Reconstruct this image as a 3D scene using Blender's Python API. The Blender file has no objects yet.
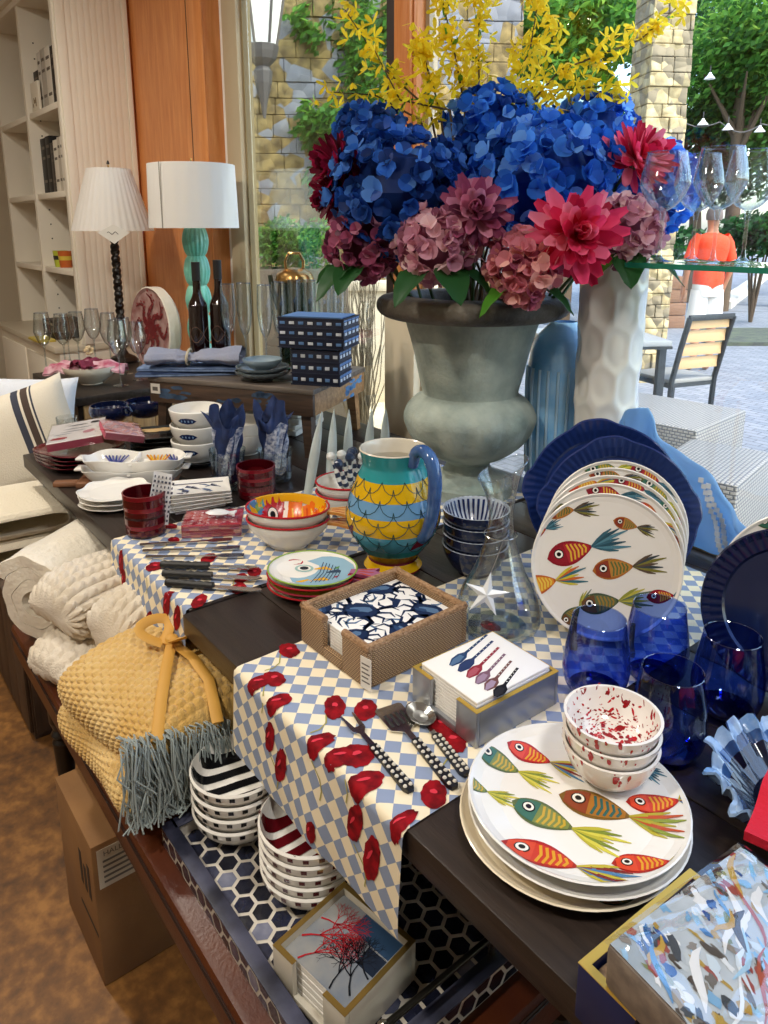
import bpy, bmesh, math, random
from mathutils import Vector, Matrix, Euler
PI = math.pi
R = math.radians
sin, cos = math.sin, math.cos
rnd = random.Random(7)
COL = bpy.context.scene.collection

# ------------------------------------------------------------------ camera maths (room frame: x along the table, y into the window)
CAM = (0.602, -0.522, 1.51)
PITCH, YAW, FOC, PPX, PPY = R(13.1), R(51.5), 739.0, 384.0, 400.0
def _ray(px, py):
    a = (px - PPX) / FOC; b = (py - PPY) / FOC
    x, y, z = a, cos(PITCH) - b * sin(PITCH), -sin(PITCH) - b * cos(PITCH)
    return (x * cos(YAW) - y * sin(YAW), x * sin(YAW) + y * cos(YAW), z)
def at(px, py, z):                      # point of a horizontal surface
    d = _ray(px, py); t = (z - CAM[2]) / d[2]
    return (CAM[0] + d[0] * t, CAM[1] + d[1] * t, z)
def at_y(px, py, y):                    # point of an upright plane parallel to the window
    d = _ray(px, py); t = (y - CAM[1]) / d[1]
    return (CAM[0] + d[0] * t, y, CAM[2] + d[2] * t)
def at_d(px, py, dist):                 # point at a depth
    d = _ray(px, py)
    return (CAM[0] + d[0] * dist, CAM[1] + d[1] * dist, CAM[2] + d[2] * dist)

# ------------------------------------------------------------------ materials
MATS = {}
def lin(h):
    if not isinstance(h, str): return tuple(h) + (1,) if len(h) == 3 else tuple(h)
    h = h.lstrip('#'); o = []
    for i in (0, 2, 4):
        c = int(h[i:i + 2], 16) / 255
        o.append(c / 12.92 if c <= .04045 else ((c + .055) / 1.055) ** 2.4)
    return tuple(o) + (1,)
def _new(name):
    m = bpy.data.materials.new(name); m.use_nodes = True
    nt = m.node_tree; b = nt.nodes['Principled BSDF']
    MATS[name] = m
    return m, nt, b
def mat(name, col, rough=.5, metal=0., spec=.5, coat=0., sheen=0., bump=None, col2=None, nscale=20., emit=None, sub=0.):
    """plain or two-tone noisy surface; bump=(scale, strength)"""
    if name in MATS: return MATS[name]
    m, nt, b = _new(name)
    b.inputs['Base Color'].default_value = lin(col)
    b.inputs['Roughness'].default_value = rough
    b.inputs['Metallic'].default_value = metal
    b.inputs['Specular IOR Level'].default_value = spec
    b.inputs['Coat Weight'].default_value = coat
    b.inputs['Coat Roughness'].default_value = .06
    b.inputs['Sheen Weight'].default_value = sheen
    if sub:
        b.inputs['Subsurface Weight'].default_value = sub
    if emit:
        b.inputs['Emission Color'].default_value = lin(emit[0]); b.inputs['Emission Strength'].default_value = emit[1]
    tc = None
    if col2 or bump:
        tc = nt.nodes.new('ShaderNodeTexCoord')
    if col2:
        n = nt.nodes.new('ShaderNodeTexNoise'); n.inputs['Scale'].default_value = nscale; n.inputs['Detail'].default_value = 6
        r = nt.nodes.new('ShaderNodeValToRGB')
        r.color_ramp.elements[0].color = lin(col); r.color_ramp.elements[1].color = lin(col2)
        r.color_ramp.elements[0].position = .36; r.color_ramp.elements[1].position = .66
        nt.links.new(tc.outputs['Object'], n.inputs['Vector']); nt.links.new(n.outputs['Fac'], r.inputs['Fac'])
        nt.links.new(r.outputs['Color'], b.inputs['Base Color'])
    if bump:
        n = nt.nodes.new('ShaderNodeTexNoise'); n.inputs['Scale'].default_value = bump[0]; n.inputs['Detail'].default_value = 5
        bp = nt.nodes.new('ShaderNodeBump'); bp.inputs['Strength'].default_value = bump[1]; bp.inputs['Distance'].default_value = .01
        nt.links.new(tc.outputs['Object'], n.inputs['Vector']); nt.links.new(n.outputs['Fac'], bp.inputs['Height'])
        nt.links.new(bp.outputs['Normal'], b.inputs['Normal'])
    return m
def wood(name, c1, c2, axis=0, scale=6., rough=.45, stretch=14., plank=None, bump=.25):
    if name in MATS: return MATS[name]
    m, nt, b = _new(name)
    tc = nt.nodes.new('ShaderNodeTexCoord'); mp = nt.nodes.new('ShaderNodeMapping')
    s = [stretch] * 3; s[axis] = 1.
    mp.inputs['Scale'].default_value = s
    n = nt.nodes.new('ShaderNodeTexNoise'); n.inputs['Scale'].default_value = scale; n.inputs['Detail'].default_value = 8; n.inputs['Roughness'].default_value = .65
    r = nt.nodes.new('ShaderNodeValToRGB')
    r.color_ramp.elements[0].color = lin(c1); r.color_ramp.elements[1].color = lin(c2)
    r.color_ramp.elements[0].position = .32; r.color_ramp.elements[1].position = .7
    nt.links.new(tc.outputs['Object'], mp.inputs['Vector']); nt.links.new(mp.outputs['Vector'], n.inputs['Vector'])
    nt.links.new(n.outputs['Fac'], r.inputs['Fac']); nt.links.new(r.outputs['Color'], b.inputs['Base Color'])
    bp = nt.nodes.new('ShaderNodeBump'); bp.inputs['Strength'].default_value = bump; bp.inputs['Distance'].default_value = .004
    nt.links.new(n.outputs['Fac'], bp.inputs['Height']); nt.links.new(bp.outputs['Normal'], b.inputs['Normal'])
    b.inputs['Roughness'].default_value = rough
    return m
def glass(name, tint='#ffffff', edge='#ffffff', refl=1., rough=0., base=.07):
    """thin-walled glass: clear straight on, more tinted and more reflective at grazing angles"""
    if name in MATS: return MATS[name]
    m = bpy.data.materials.new(name); m.use_nodes = True; MATS[name] = m
    nt = m.node_tree; nt.nodes.clear()
    o = nt.nodes.new('ShaderNodeOutputMaterial'); mx = nt.nodes.new('ShaderNodeMixShader')
    tr = nt.nodes.new('ShaderNodeBsdfTransparent'); gl = nt.nodes.new('ShaderNodeBsdfGlossy')
    gl.inputs['Roughness'].default_value = rough; gl.inputs['Color'].default_value = (refl, refl, refl, 1)
    lw = nt.nodes.new('ShaderNodeLayerWeight'); lw.inputs['Blend'].default_value = .5
    pw = nt.nodes.new('ShaderNodeMath'); pw.operation = 'POWER'; pw.inputs[1].default_value = 4.
    fr = nt.nodes.new('ShaderNodeMath'); fr.operation = 'MULTIPLY_ADD'; fr.inputs[1].default_value = .85; fr.inputs[2].default_value = base
    p2 = nt.nodes.new('ShaderNodeMath'); p2.operation = 'POWER'; p2.inputs[1].default_value = 2.2
    nt.links.new(lw.outputs['Facing'], pw.inputs[0]); nt.links.new(pw.outputs[0], fr.inputs[0]); nt.links.new(lw.outputs['Facing'], p2.inputs[0])
    cm = nt.nodes.new('ShaderNodeMixRGB'); cm.inputs[1].default_value = lin(tint); cm.inputs[2].default_value = lin(edge)
    nt.links.new(p2.outputs[0], cm.inputs[0]); nt.links.new(cm.outputs[0], tr.inputs['Color'])
    nt.links.new(fr.outputs[0], mx.inputs[0]); nt.links.new(tr.outputs[0], mx.inputs[1]); nt.links.new(gl.outputs[0], mx.inputs[2])
    nt.links.new(mx.outputs[0], o.inputs['Surface'])
    return m
def checker(name, c1, c2, size, rot=45., rough=.8):
    if name in MATS: return MATS[name]
    m, nt, b = _new(name)
    uv = nt.nodes.new('ShaderNodeUVMap'); mp = nt.nodes.new('ShaderNodeMapping'); mp.inputs['Rotation'].default_value = (0, 0, R(rot))
    ck = nt.nodes.new('ShaderNodeTexChecker'); ck.inputs['Scale'].default_value = 1 / size
    ck.inputs['Color1'].default_value = lin(c1); ck.inputs['Color2'].default_value = lin(c2)
    nt.links.new(uv.outputs[0], mp.inputs[0]); nt.links.new(mp.outputs[0], ck.inputs['Vector']); nt.links.new(ck.outputs[0], b.inputs['Base Color'])
    b.inputs['Roughness'].default_value = rough; b.inputs['Specular IOR Level'].default_value = .2
    return m
def paint(h, rough=.22, spec=.5):
    return mat('paint_' + h.lstrip('#') + ('' if rough == .22 else '_%d' % int(rough * 100)), h, rough, spec=spec)
def leafmat(name, col, col2=None, rough=.5, trans=.35):
    """petals and leaves: some light comes through"""
    if name in MATS: return MATS[name]
    m, nt, b = _new(name)
    b.inputs['Base Color'].default_value = lin(col); b.inputs['Roughness'].default_value = rough
    b.inputs['Specular IOR Level'].default_value = .25
    t = nt.nodes.new('ShaderNodeBsdfTranslucent'); t.inputs['Color'].default_value = lin(col2 or col)
    mx = nt.nodes.new('ShaderNodeMixShader'); mx.inputs[0].default_value = trans
    o = nt.nodes['Material Output']
    nt.links.new(b.outputs[0], mx.inputs[1]); nt.links.new(t.outputs[0], mx.inputs[2]); nt.links.new(mx.outputs[0], o.inputs['Surface'])
    return m

# ------------------------------------------------------------------ mesh builder
class MB:
    def __init__(s):
        s.v, s.f, s.m, s.uv, s.mats, s.T = [], [], [], [], [], Matrix.Identity(4)
    def mi(s, m):
        if m is None: m = mat('default_white', '#dddddd')
        if m not in s.mats: s.mats.append(m)
        return s.mats.index(m)
    def add(s, vs, fs, m=None, uvs=None):
        o = len(s.v); k = s.mi(m); T = s.T
        s.v.extend([tuple(T @ Vector(p)) for p in vs])
        for i, f in enumerate(fs):
            s.f.append(tuple(o + j for j in f)); s.m.append(k)
            s.uv.append([uvs[j] for j in f] if uvs else None)
    def at(s, loc=(0, 0, 0), rot=(0, 0, 0), sc=1.):
        sc = (sc,) * 3 if isinstance(sc, (int, float)) else sc
        s.T = Matrix.LocRotScale(Vector(loc), Euler(rot), Vector(sc)); return s
    def box(s, a, b, m=None, bevel=0.):
        """axis-aligned box from corner a to corner b"""
        c = [(a[i] + b[i]) / 2 for i in range(3)]; d = [abs(b[i] - a[i]) for i in range(3)]
        bm = bmesh.new(); bmesh.ops.create_cube(bm, size=1)
        for v in bm.verts: v.co = Vector((v.co[i] * d[i] + c[i] for i in range(3)))
        if bevel: bmesh.ops.bevel(bm, geom=list(bm.edges), offset=min(bevel, min(d) * .45), segments=2, affect='EDGES', profile=.5)
        bm.verts.index_update()
        s.add([v.co[:] for v in bm.verts], [[v.index for v in f.verts] for f in bm.faces], m); bm.free(); return s
    def lathe(s, prof, n=32, m=None, fn=None, mats=None, a0=0., a1=None):
        """prof: (r, z) list; fn(angle, r, z)->(r, z); mats: one per profile segment"""
        full = a1 is None; a1 = 2 * PI if full else a1
        nn = n if full else n + 1
        vs = []
        for r, z in prof:
            for i in range(nn):
                a = a0 + (a1 - a0) * i / n; rr, zz = fn(a, r, z) if fn else (r, z)
                vs.append((rr * cos(a), rr * sin(a), zz))
        for j in range(len(prof) - 1):
            fs = []
            for i in range(n):
                k = (i + 1) % nn
                q = (j * nn + i, j * nn + k, (j + 1) * nn + k, (j + 1) * nn + i)
                if prof[j][0] < 1e-6: q = (q[0], q[2], q[3])
                elif prof[j + 1][0] < 1e-6: q = (q[0], q[1], q[2])
                fs.append(q)
            o = [vs[x] for x in range(j * nn, (j + 2) * nn)]
            s.add(o, [[x - j * nn for x in f] for f in fs], mats[j] if mats else m)
        return s
    def tube(s, pts, r, n=8, m=None, caps=True, flat=1.):
        """r: number or one radius per point"""
        pts = [Vector(p) for p in pts]; rs = r if isinstance(r, (list, tuple)) else [r] * len(pts)
        vs = []; up = None
        for i, p in enumerate(pts):
            t = (pts[min(i + 1, len(pts) - 1)] - pts[max(i - 1, 0)])
            t = t.normalized() if t.length > 1e-9 else Vector((0, 0, 1))
            if up is None:
                up = Vector((0, 0, 1)) if abs(t.z) < .9 else Vector((1, 0, 0))
            x = t.cross(up)
            if x.length < 1e-6: x = t.orthogonal()
            x.normalize(); y = x.cross(t); up = y
            for k in range(n):
                a = 2 * PI * k / n; vs.append(p + x * (rs[i] * cos(a)) + y * (rs[i] * flat * sin(a)))
        fs = []
        for i in range(len(pts) - 1):
            for k in range(n):
                k2 = (k + 1) % n; fs.append((i * n + k, i * n + k2, (i + 1) * n + k2, (i + 1) * n + k))
        if caps:
            fs.append(tuple(range(n))[::-1]); fs.append(tuple((len(pts) - 1) * n + k for k in range(n)))
        s.add(vs, fs, m); return s
    def grid(s, fn, nu, nv, m=None, uvfn=None, wrapu=False):
        vs = []; uv = []
        for j in range(nv + 1):
            for i in range(nu + (0 if wrapu else 1)):
                u, v = i / nu, j / nv
                vs.append(fn(u, v)); uv.append(uvfn(u, v) if uvfn else (u, v))
        w = nu if wrapu else nu + 1
        fs = []
        for j in range(nv):
            for i in range(nu):
                k = (i + 1) % w
                fs.append((j * w + i, j * w + k, (j + 1) * w + k, (j + 1) * w + i))
        s.add(vs, fs, m, uv); return s
    def prism(s, pts, z0, z1, m=None, mtop=None):
        """a polygon raised from z0 to z1"""
        n = len(pts)
        s.add([(p[0], p[1], z0) for p in pts] + [(p[0], p[1], z1) for p in pts], [tuple(range(n))[::-1]] + [(i, (i + 1) % n, n + (i + 1) % n, n + i) for i in range(n)], m)
        s.add([(p[0], p[1], z1) for p in pts], [tuple(range(n))], mtop or m); return s
    # painted pattern that follows a surface: surf(x, y, off) -> point
    def strip(s, surf, pts, ws, m, off=.0004):
        vs = []; n = len(pts)
        for i in range(n):
            x0, y0 = pts[max(i - 1, 0)]; x1, y1 = pts[min(i + 1, n - 1)]
            d = math.hypot(x1 - x0, y1 - y0) or 1; nx, ny = -(y1 - y0) / d, (x1 - x0) / d
            w = ws[i] if isinstance(ws, (list, tuple)) else ws
            for k in (-1, -.5, 0, .5, 1): vs.append(surf(pts[i][0] + nx * w * k, pts[i][1] + ny * w * k, off))
        fs = [(i * 5 + k, (i + 1) * 5 + k, (i + 1) * 5 + k + 1, i * 5 + k + 1) for i in range(n - 1) for k in range(4)]
        s.add(vs, fs, m); return s
    def disc(s, surf, cx, cy, rx, ry, rot, m, off=.0004, n=14, wob=0., seed=0, big=False):
        vs = [surf(cx, cy, off)]; fs = []; rr = random.Random(seed)
        w = [1 + wob * rr.uniform(-1, 1) for _ in range(n)]
        for q in (.25, .5, .75, 1.) if big else (.5, 1.):
            for k in range(n):
                a = 2 * PI * k / n; x, y = rx * q * cos(a) * w[k], ry * q * sin(a) * w[k]
                vs.append(surf(cx + x * cos(rot) - y * sin(rot), cy + x * sin(rot) + y * cos(rot), off))
        for k in range(n):
            k2 = (k + 1) % n
            fs.append((0, 1 + k, 1 + k2))
            for j in range(3 if big else 1): fs.append((1 + j * n + k, 1 + (j + 1) * n + k, 1 + (j + 1) * n + k2, 1 + j * n + k2))
        s.add(vs, fs, m); return s
    def build(s, name, parent=None, sharp=38., kind=None, label=None):
        me = bpy.data.meshes.new(name); me.from_pydata(s.v, [], s.f)
        for m in s.mats: me.materials.append(m)
        me.polygons.foreach_set('material_index', s.m)
        if any(u is not None for u in s.uv):
            l = me.uv_layers.new(name='UVMap'); d = []
            for f, u in zip(s.f, s.uv):
                for q in (u if u else [(0, 0)] * len(f)): d.extend(q)
            l.data.foreach_set('uv', d)
        me.polygons.foreach_set('use_smooth', [True] * len(s.f))
        me.update(); me.validate()
        try: me.set_sharp_from_angle(angle=R(sharp))
        except Exception: pass
        o = bpy.data.objects.new(name, me); COL.objects.link(o)
        if parent: o.parent = parent
        if kind: o['kind'] = kind
        if label: o['label'] = label
        return o
def tag(o, label, cat, group=None, kind=None):
    o['label'] = label; o['category'] = cat
    if group: o['group'] = group
    if kind: o['kind'] = kind
    return o
def thing(name, label, cat, loc=(0, 0, 0), rot=0., group=None):
    o = bpy.data.objects.new(name, None); COL.objects.link(o)
    o.empty_display_size = .05
    o.location = loc; o.rotation_euler = (0, 0, rot) if isinstance(rot, (int, float)) else rot
    return tag(o, label, cat, group)
def solo(mb, name, label, cat, loc=(0, 0, 0), rot=0., group=None, kind=None, sharp=38.):
    o = mb.build(name, sharp=sharp); o.location = loc
    o.rotation_euler = (0, 0, rot) if isinstance(rot, (int, float)) else rot
    return tag(o, label, cat, group, kind)
def struct(mb, name, parent=None, sharp=30.):
    return mb.build(name, parent, sharp, 'structure')
def dup(o, loc, rot=None, label=None, group=None):
    r = o.copy(); COL.objects.link(r); r.location = loc
    if rot is not None: r.rotation_euler = (0, 0, rot) if isinstance(rot, (int, float)) else rot
    if label: r['label'] = label
    if group: r['group'] = group
    for ch in list(o.children):
        c = ch.copy(); COL.objects.link(c); c.parent = r
        for g in list(ch.children):
            d = g.copy(); COL.objects.link(d); d.parent = c
    return r
def lerp_prof(prof, z):
    for (r0, z0), (r1, z1) in zip(prof, prof[1:]):
        if min(z0, z1) <= z <= max(z0, z1) and abs(z1 - z0) > 1e-9: return r0 + (r1 - r0) * (z - z0) / (z1 - z0)
    return prof[-1][0]
def smooth_prof(pts, n=6):
    """Catmull-Rom through (r, z) points"""
    P = [pts[0]] + list(pts) + [pts[-1]]; o = []
    for i in range(1, len(P) - 2):
        for k in range(n):
            t = k / n; q = []
            for c in (0, 1):
                a, b, d, e = P[i - 1][c], P[i][c], P[i + 1][c], P[i + 2][c]
                q.append(.5 * (2 * b + (d - a) * t + (2 * a - 5 * b + 4 * d - e) * t * t + (3 * b - a - 3 * d + e) * t ** 3))
            o.append((max(q[0], 0), q[1]))
    o.append(tuple(pts[-1])); return o
TZ = .76                                 # table top height
# light levels
SKY, SUN, EXPO = .6, 3.2, .24
CEIL = [(-.5, -1.5, 38, .2, (1., .91, .78)), (-2.4, -.5, 34, .2, (1., .92, .80)), (1.2, -.1, 28, .4, (1., .97, .93)), (-3.6, -2.2, 14, .3, (1., .90, .76)), (-1.2, -3.2, 10, .5, (1., .88, .72))]
# ================================================================== THE ROOM
plaster = mat('plaster_wall', '#d8cdb8', .85)
mb = MB(); mb.grid(lambda u, v: (-7 + 12 * u, -5 + 7.3 * v if v < 1 else 1.42, 0), 4, 4)
m, nt, b = _new('stained_concrete')
tc = nt.nodes.new('ShaderNodeTexCoord')
n1 = nt.nodes.new('ShaderNodeTexNoise'); n1.inputs['Scale'].default_value = 5; n1.inputs['Detail'].default_value = 9; n1.inputs['Roughness'].default_value = .7
n2 = nt.nodes.new('ShaderNodeTexNoise'); n2.inputs['Scale'].default_value = 28; n2.inputs['Detail'].default_value = 6
mx = nt.nodes.new('ShaderNodeMixRGB'); mx.inputs[0].default_value = .4
r = nt.nodes.new('ShaderNodeValToRGB'); cr = r.color_ramp
cr.elements[0].position = .36; cr.elements[0].color = lin('#3f260f'); cr.elements[1].position = .62; cr.elements[1].color = lin('#9a6a32')
e = cr.elements.new(.5); e.color = lin('#6f481e')
nt.links.new(tc.outputs['Object'], n1.inputs['Vector']); nt.links.new(tc.outputs['Object'], n2.inputs['Vector'])
nt.links.new(n1.outputs['Fac'], mx.inputs[1]); nt.links.new(n2.outputs['Fac'], mx.inputs[2]); nt.links.new(mx.outputs[0], r.inputs['Fac'])
nt.links.new(r.outputs['Color'], b.inputs['Base Color']); b.inputs['Roughness'].default_value = .5
concrete = m
mb = MB(); mb.box((-7, -5, -.1), (5, 1.42, 0), concrete); struct(mb, 'floor')
mb = MB(); mb.box((-7, -5, 3.2), (5, 1.42, 3.3), mat('ceiling_paint', '#e4dccb', .9)); struct(mb, 'ceiling')
mb = MB(); mb.box((-7.1, -5, 0), (-7, 1.42, 3.2), plaster); struct(mb, 'wall_left')
mb = MB(); mb.box((5, -5, 0), (5.1, 1.42, 3.2), plaster); struct(mb, 'wall_right')
mb = MB(); mb.box((-7.1, -5.1, 0), (5.1, -5, 3.2), plaster); struct(mb, 'wall_rear')
# window wall: solid left of the pier, a low sill wall and a head beam elsewhere
mb = MB(); mb.box((-7, 1.3, 0), (-3.98, 1.42, 3.2), plaster)
mb.box((-3.98, 1.3, 0), (4.99, 1.42, .38), plaster); mb.box((-3.98, 1.3, 2.95), (4.99, 1.42, 3.2), plaster)
mb.box((4.2, 1.3, .38), (4.99, 1.42, 2.95), plaster)
struct(mb, 'wall_window')
# orange timber pier
orange = wood('orange_timber', '#c8773c', '#e29c60', 2, 3., .38, 10., bump=.05)
mb = MB(); mb.box((-3.98, 1.2, 0), (-2.955, 1.299, 3.199), orange)
mb.box((-3.975, 1.185, .01), (-3.90, 1.2, 3.19), orange, .004)
mb.box((-3.12, 1.19, .01), (-2.955, 1.2, 3.19), orange, .004)
mb.box((-3.135, 1.194, .01), (-3.12, 1.199, 3.19), mat('groove_dark', '#3a2412', .7))
struct(mb, 'trim_1')
# window frame: pale left jamb, mullion, sill
jamb = mat('pale_jamb_paint', '#b9a98c', .55); blk = mat('black_gasket', '#1b1a19', .5); wht = mat('white_jamb', '#e9e6de', .5)
mb = MB()
mb.box((-2.953, 1.285, .38), (-2.93, 1.34, 2.95), wht); mb.box((-2.929, 1.29, .38), (-2.905, 1.34, 2.95), blk)
mb.box((-2.904, 1.27, .38), (-2.76, 1.35, 2.95), jamb, .004)
mb.box((-2.757, 1.295, .38), (-2.745, 1.34, 2.95), mat('tan_stop', '#8b7852', .6))
f = struct(mb, 'window_1')
mb = MB(); mb.box((-2.74, 1.318, .38), (-1.64, 1.323, 2.95), glass('window_pane_reflective', '#f6faf8', '#e8f0f0', base=.09)); struct(mb, 'window_pane', f)
mb = MB(); mb.box((-1.636, 1.27, 1.26), (-1.585, 1.35, 2.95), mat('mullion_dark', '#2a1a14', .5)); mb.box((-1.584, 1.26, 1.26), (-1.46, 1.36, 2.95), orange, .004)
mb.box((-1.50, 1.25, 1.26), (-1.478, 1.26, 2.95), orange, .003)
struct(mb, 'trim_2')
mb = MB(); mb.box((-1.636, 1.26, .38), (-1.46, 1.36, 1.259), mat('pale_post_paint', '#eadbbd', .5), .004); struct(mb, 'trim_4')  # lower mullion coloured pale so that it reads as sunlit
mb = MB(); mb.box((-1.46, 1.30, .38), (-1.44, 1.34, 2.95), jamb); mb.box((4.17, 1.30, .38), (4.2, 1.34, 2.95), jamb)
mb.box((-1.44, 1.30, .38), (4.17, 1.34, .42), jamb); mb.box((-1.44, 1.30, 2.92), (4.17, 1.34, 2.95), jamb)
f = struct(mb, 'window_2')
mb = MB(); mb.box((-1.44, 1.318, .42), (4.17, 1.323, 2.92), glass('window_pane', '#fbfdfd', '#e8f0f0', base=.03)); struct(mb, 'window_pane', f)
mb = MB(); mb.box((-2.9, 1.19, .35), (4.2, 1.2985, .38), jamb, .005); struct(mb, 'trim_3')

# ------------------------------------------------------------------ bookcase
cream = mat('cream_case_paint', '#f4ecdb', .5, bump=(40, .05))
shadow = mat('case_back_paint', '#6f675c', .7)  # back panel darkened in colour to put shade inside the bays
bc = thing('bookcase', 'tall cream painted bookcase with crown moulding and beadboard side, standing against the orange pier', 'bookcase', (-3.88, 0, 0))
X1, Y0, Y1, W = 0., .785, 1.18, 1.5
mb = MB()
mb.box((-.045, Y0, .84), (0, Y1, 2.88), cream)
for i in range(9):                       # beadboard boards on the side
    y = Y0 + .051 + i * .0348
    mb.box((0.0, y, .86), (.006, y + .0343, 2.62 + .16), cream, .0007)
mb.box((0, Y0, .84), (.012, Y0 + .05, 2.88), cream, .003); mb.box((0, Y1 - .03, .84), (.012, Y1, 2.88), cream, .003); mb.box((0, Y0 + .0505, 2.782), (.0125, Y1 - .0305, 2.88), cream, .003)
mb.box((-.05, Y0 - .012, .84), (.0, Y0, 2.88), cream, .003)
mb.build('side_panel', bc)
mb = MB(); mb.box((-W, Y0, .84), (-W + .04, Y1, 2.88), cream)
mb.box((-.74, Y0 - .01, .84), (-.70, Y1 - .02, 2.86), cream)
for k in range(20): mb.box((-.7001, Y0 + .06, .9 + k * .09), (-.6985, Y0 + .068, .908 + k * .09), blk)
mb.build('divider_panel', bc)
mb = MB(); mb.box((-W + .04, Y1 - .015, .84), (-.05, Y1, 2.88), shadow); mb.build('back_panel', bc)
for z in (1.235, 1.685, 2.165):
    mb = MB(); mb.box((-.695, Y0, z), (-.05, Y1 - .016, z + .035), cream, .003); mb.build('shelf', bc)
    mb = MB(); mb.box((-W + .045, Y0, z), (-.745, Y1 - .016, z + .035), cream, .003); mb.build('shelf', bc)
mb = MB(); mb.box((-W, Y0, 2.84), (0.0, Y1, 2.879), cream)
for k, (d, z0, z1) in enumerate([(.02, 2.81, 2.85), (.045, 2.85, 2.89), (.08, 2.89, 2.95), (.1, 2.95, 2.99)]):
    mb.box((-W - d, Y0 - d, z0), (.0 + d, Y1, z1), cream, .008)
mb.build('crown_moulding', bc)
mb = MB(); mb.box((-W, Y0 - .14, 0), (-.01, Y1, .80), cream); mb.box((-W + .03, Y0 - .15, .1), (-.8, Y0 - .14, .74), cream, .004); mb.box((-.75, Y0 - .15, .1), (-.06, Y0 - .14, .74), cream, .004)
mb.build('base_cabinet', bc)
mb = MB(); mb.box((-W, Y0 - .17, .80), (.0, Y1, .84), mat('case_counter', '#cfc4ae', .45), .006); mb.build('countertop', bc)

# books and wares on its shelves (spines in greys, creams and blacks)
def book(x, y, z, w, h, d, c, lean=0., label='', name='book', group='books on the cream bookcase'):
    o = thing(name, label, 'book', (x, y, z), 0, group)
    cv = mat('cover_' + c.lstrip('#'), c, .55)
    mb = MB(); mb.box((-w / 2, 0, 0), (-w / 2 + .003, d, h), cv); mb.box((w / 2 - .003, 0, 0), (w / 2, d, h), cv); mb.box((-w / 2, -.002, 0), (w / 2, .002, h), cv, .001)
    for q in (.2, .62, .8):
        mb.box((-w * .3, -.0032, h * q), (w * .3, -.0021, h * (q + .05)), mat('spine_mark', '#6f675c', .6))
    mb.build('cover', o)
    mb = MB(); mb.box((-w / 2 + .004, .003, .004), (w / 2 - .004, d - .004, h - .004), mat('book_pages', '#e3dac6', .8)); mb.build('pages', o)
    o.rotation_euler = (0, lean, 0)
    return o
BX = -3.95
cols = ['#d9d2c4', '#b9b0a2', '#2a2724', '#cfc6b6', '#151412', '#8c8377', '#efe9dd']
def row(x0, x1, z, y, specs, place):
    x = x0; tot = sum(q[0] + .0015 for q in specs)
    for i, (w, h, c, nm) in enumerate(specs):
        w *= min(1.35, (-3.985 - x0) / tot) if len(specs) > 1 else 1.
        book(x + w / 2, y, z + .0005, w, h, .2, c, 0, '%s on the %s of the cream bookcase' % (nm, place)); x += w + .0015
row(-4.56, 0, 2.2005, .83, [(.08, .24, '#24211e', 'wide black book beside the small framed card'), (.05, .33, '#d5d0c6', 'slim silver-white book'), (.07, .335, '#b9b2a6', 'grey striped book'), (.08, .33, '#e7e1d4', 'cream book with a patterned spine'), (.1, .32, '#2c2825', 'dark brown book standing at the row end')], 'upper shelf')
row(-4.56, 0, 1.7205, .83, [(.10, .33, '#161514', 'black glossy tall book beside the shelf divider'), (.09, .335, '#1d1b1a', 'second black tall book'), (.06, .29, '#4b453e', 'short dark grey book'), (.08, .30, '#ece5d6', 'thick cream book'), (.05, .31, '#cdc4b4', 'slim stone-coloured book'), (.06, .31, '#f2ecdf', 'ivory book'), (.09, .33, '#d9cfbd', 'wide beige book')], 'middle shelf')
row(-3.965, 0, 2.2005, .84, [(.02, .42, '#4c4640', 'thin tall dark book'), ], 'upper shelf')
# framed card
mb = MB(); mb.box((-.08, 0, 0), (.08, .015, .17), mat('card_cream', '#e9e1cf', .6), .002)
for k in range(5): mb.box((-.05 + k * .02, -.0012, .03 + .02 * (k % 3)), (-.036 + k * .02, 0, .05 + .03 * (k % 2)), mat('card_ink', '#8d7a5c', .7))
solo(mb, 'picture_card', 'small cream card with brown drawing propped on the upper bookcase shelf', 'card', (-4.47, .80, 2.2007))
# third shelf: bottles and tins
bl = glass('smoke_bottle', '#3c3a3a', '#161414')
def small_bottle(x, y, z, h, r, m, label):
    o = thing('bottle', label, 'bottle', (x, y, z), 0, 'bottles and jars on the lower shelf')
    MB().lathe([(0, 0), (r, 0), (r, h * .55), (r * .8, h * .66), (r * .35, h * .74), (r * .35, h * .92), (0, h * .92)], 16, m).build('body', o)
    MB().lathe([(0, h * .9), (r * .42, h * .9), (r * .42, h), (0, h)], 12, mat('bottle_cap', '#111111', .3)).build('cap', o)
    MB().lathe([(r * 1.01, h * .12), (r * 1.01, h * .4)], 16, mat('bottle_label', '#cfc6bc', .6)).build('label_band', o)
z = 1.2705
for i, (x, h, c, l) in enumerate([(-4.40, .29, '#b5b1aa', 'tall silver grey bottle beside the yellow green cup'), (-4.33, .30, '#6c4136', 'tall brown bottle second along the lower bookcase shelf'), (-4.26, .28, '#8a8984', 'pewter grey bottle in the middle of the lower bookcase shelf'), (-4.19, .31, '#181716', 'tall black bottle on the lower bookcase shelf'), (-4.12, .33, '#22201f', 'tallest black bottle near the bookcase side panel'), (-4.055, .2, '#c9c0b8', 'short pale bottle at the side panel end of the shelf')]):
    small_bottle(x + .06, .955 + .02 * (i % 2), z, h, .034, mat('bt' + c.lstrip('#'), c, .2), l)
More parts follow.
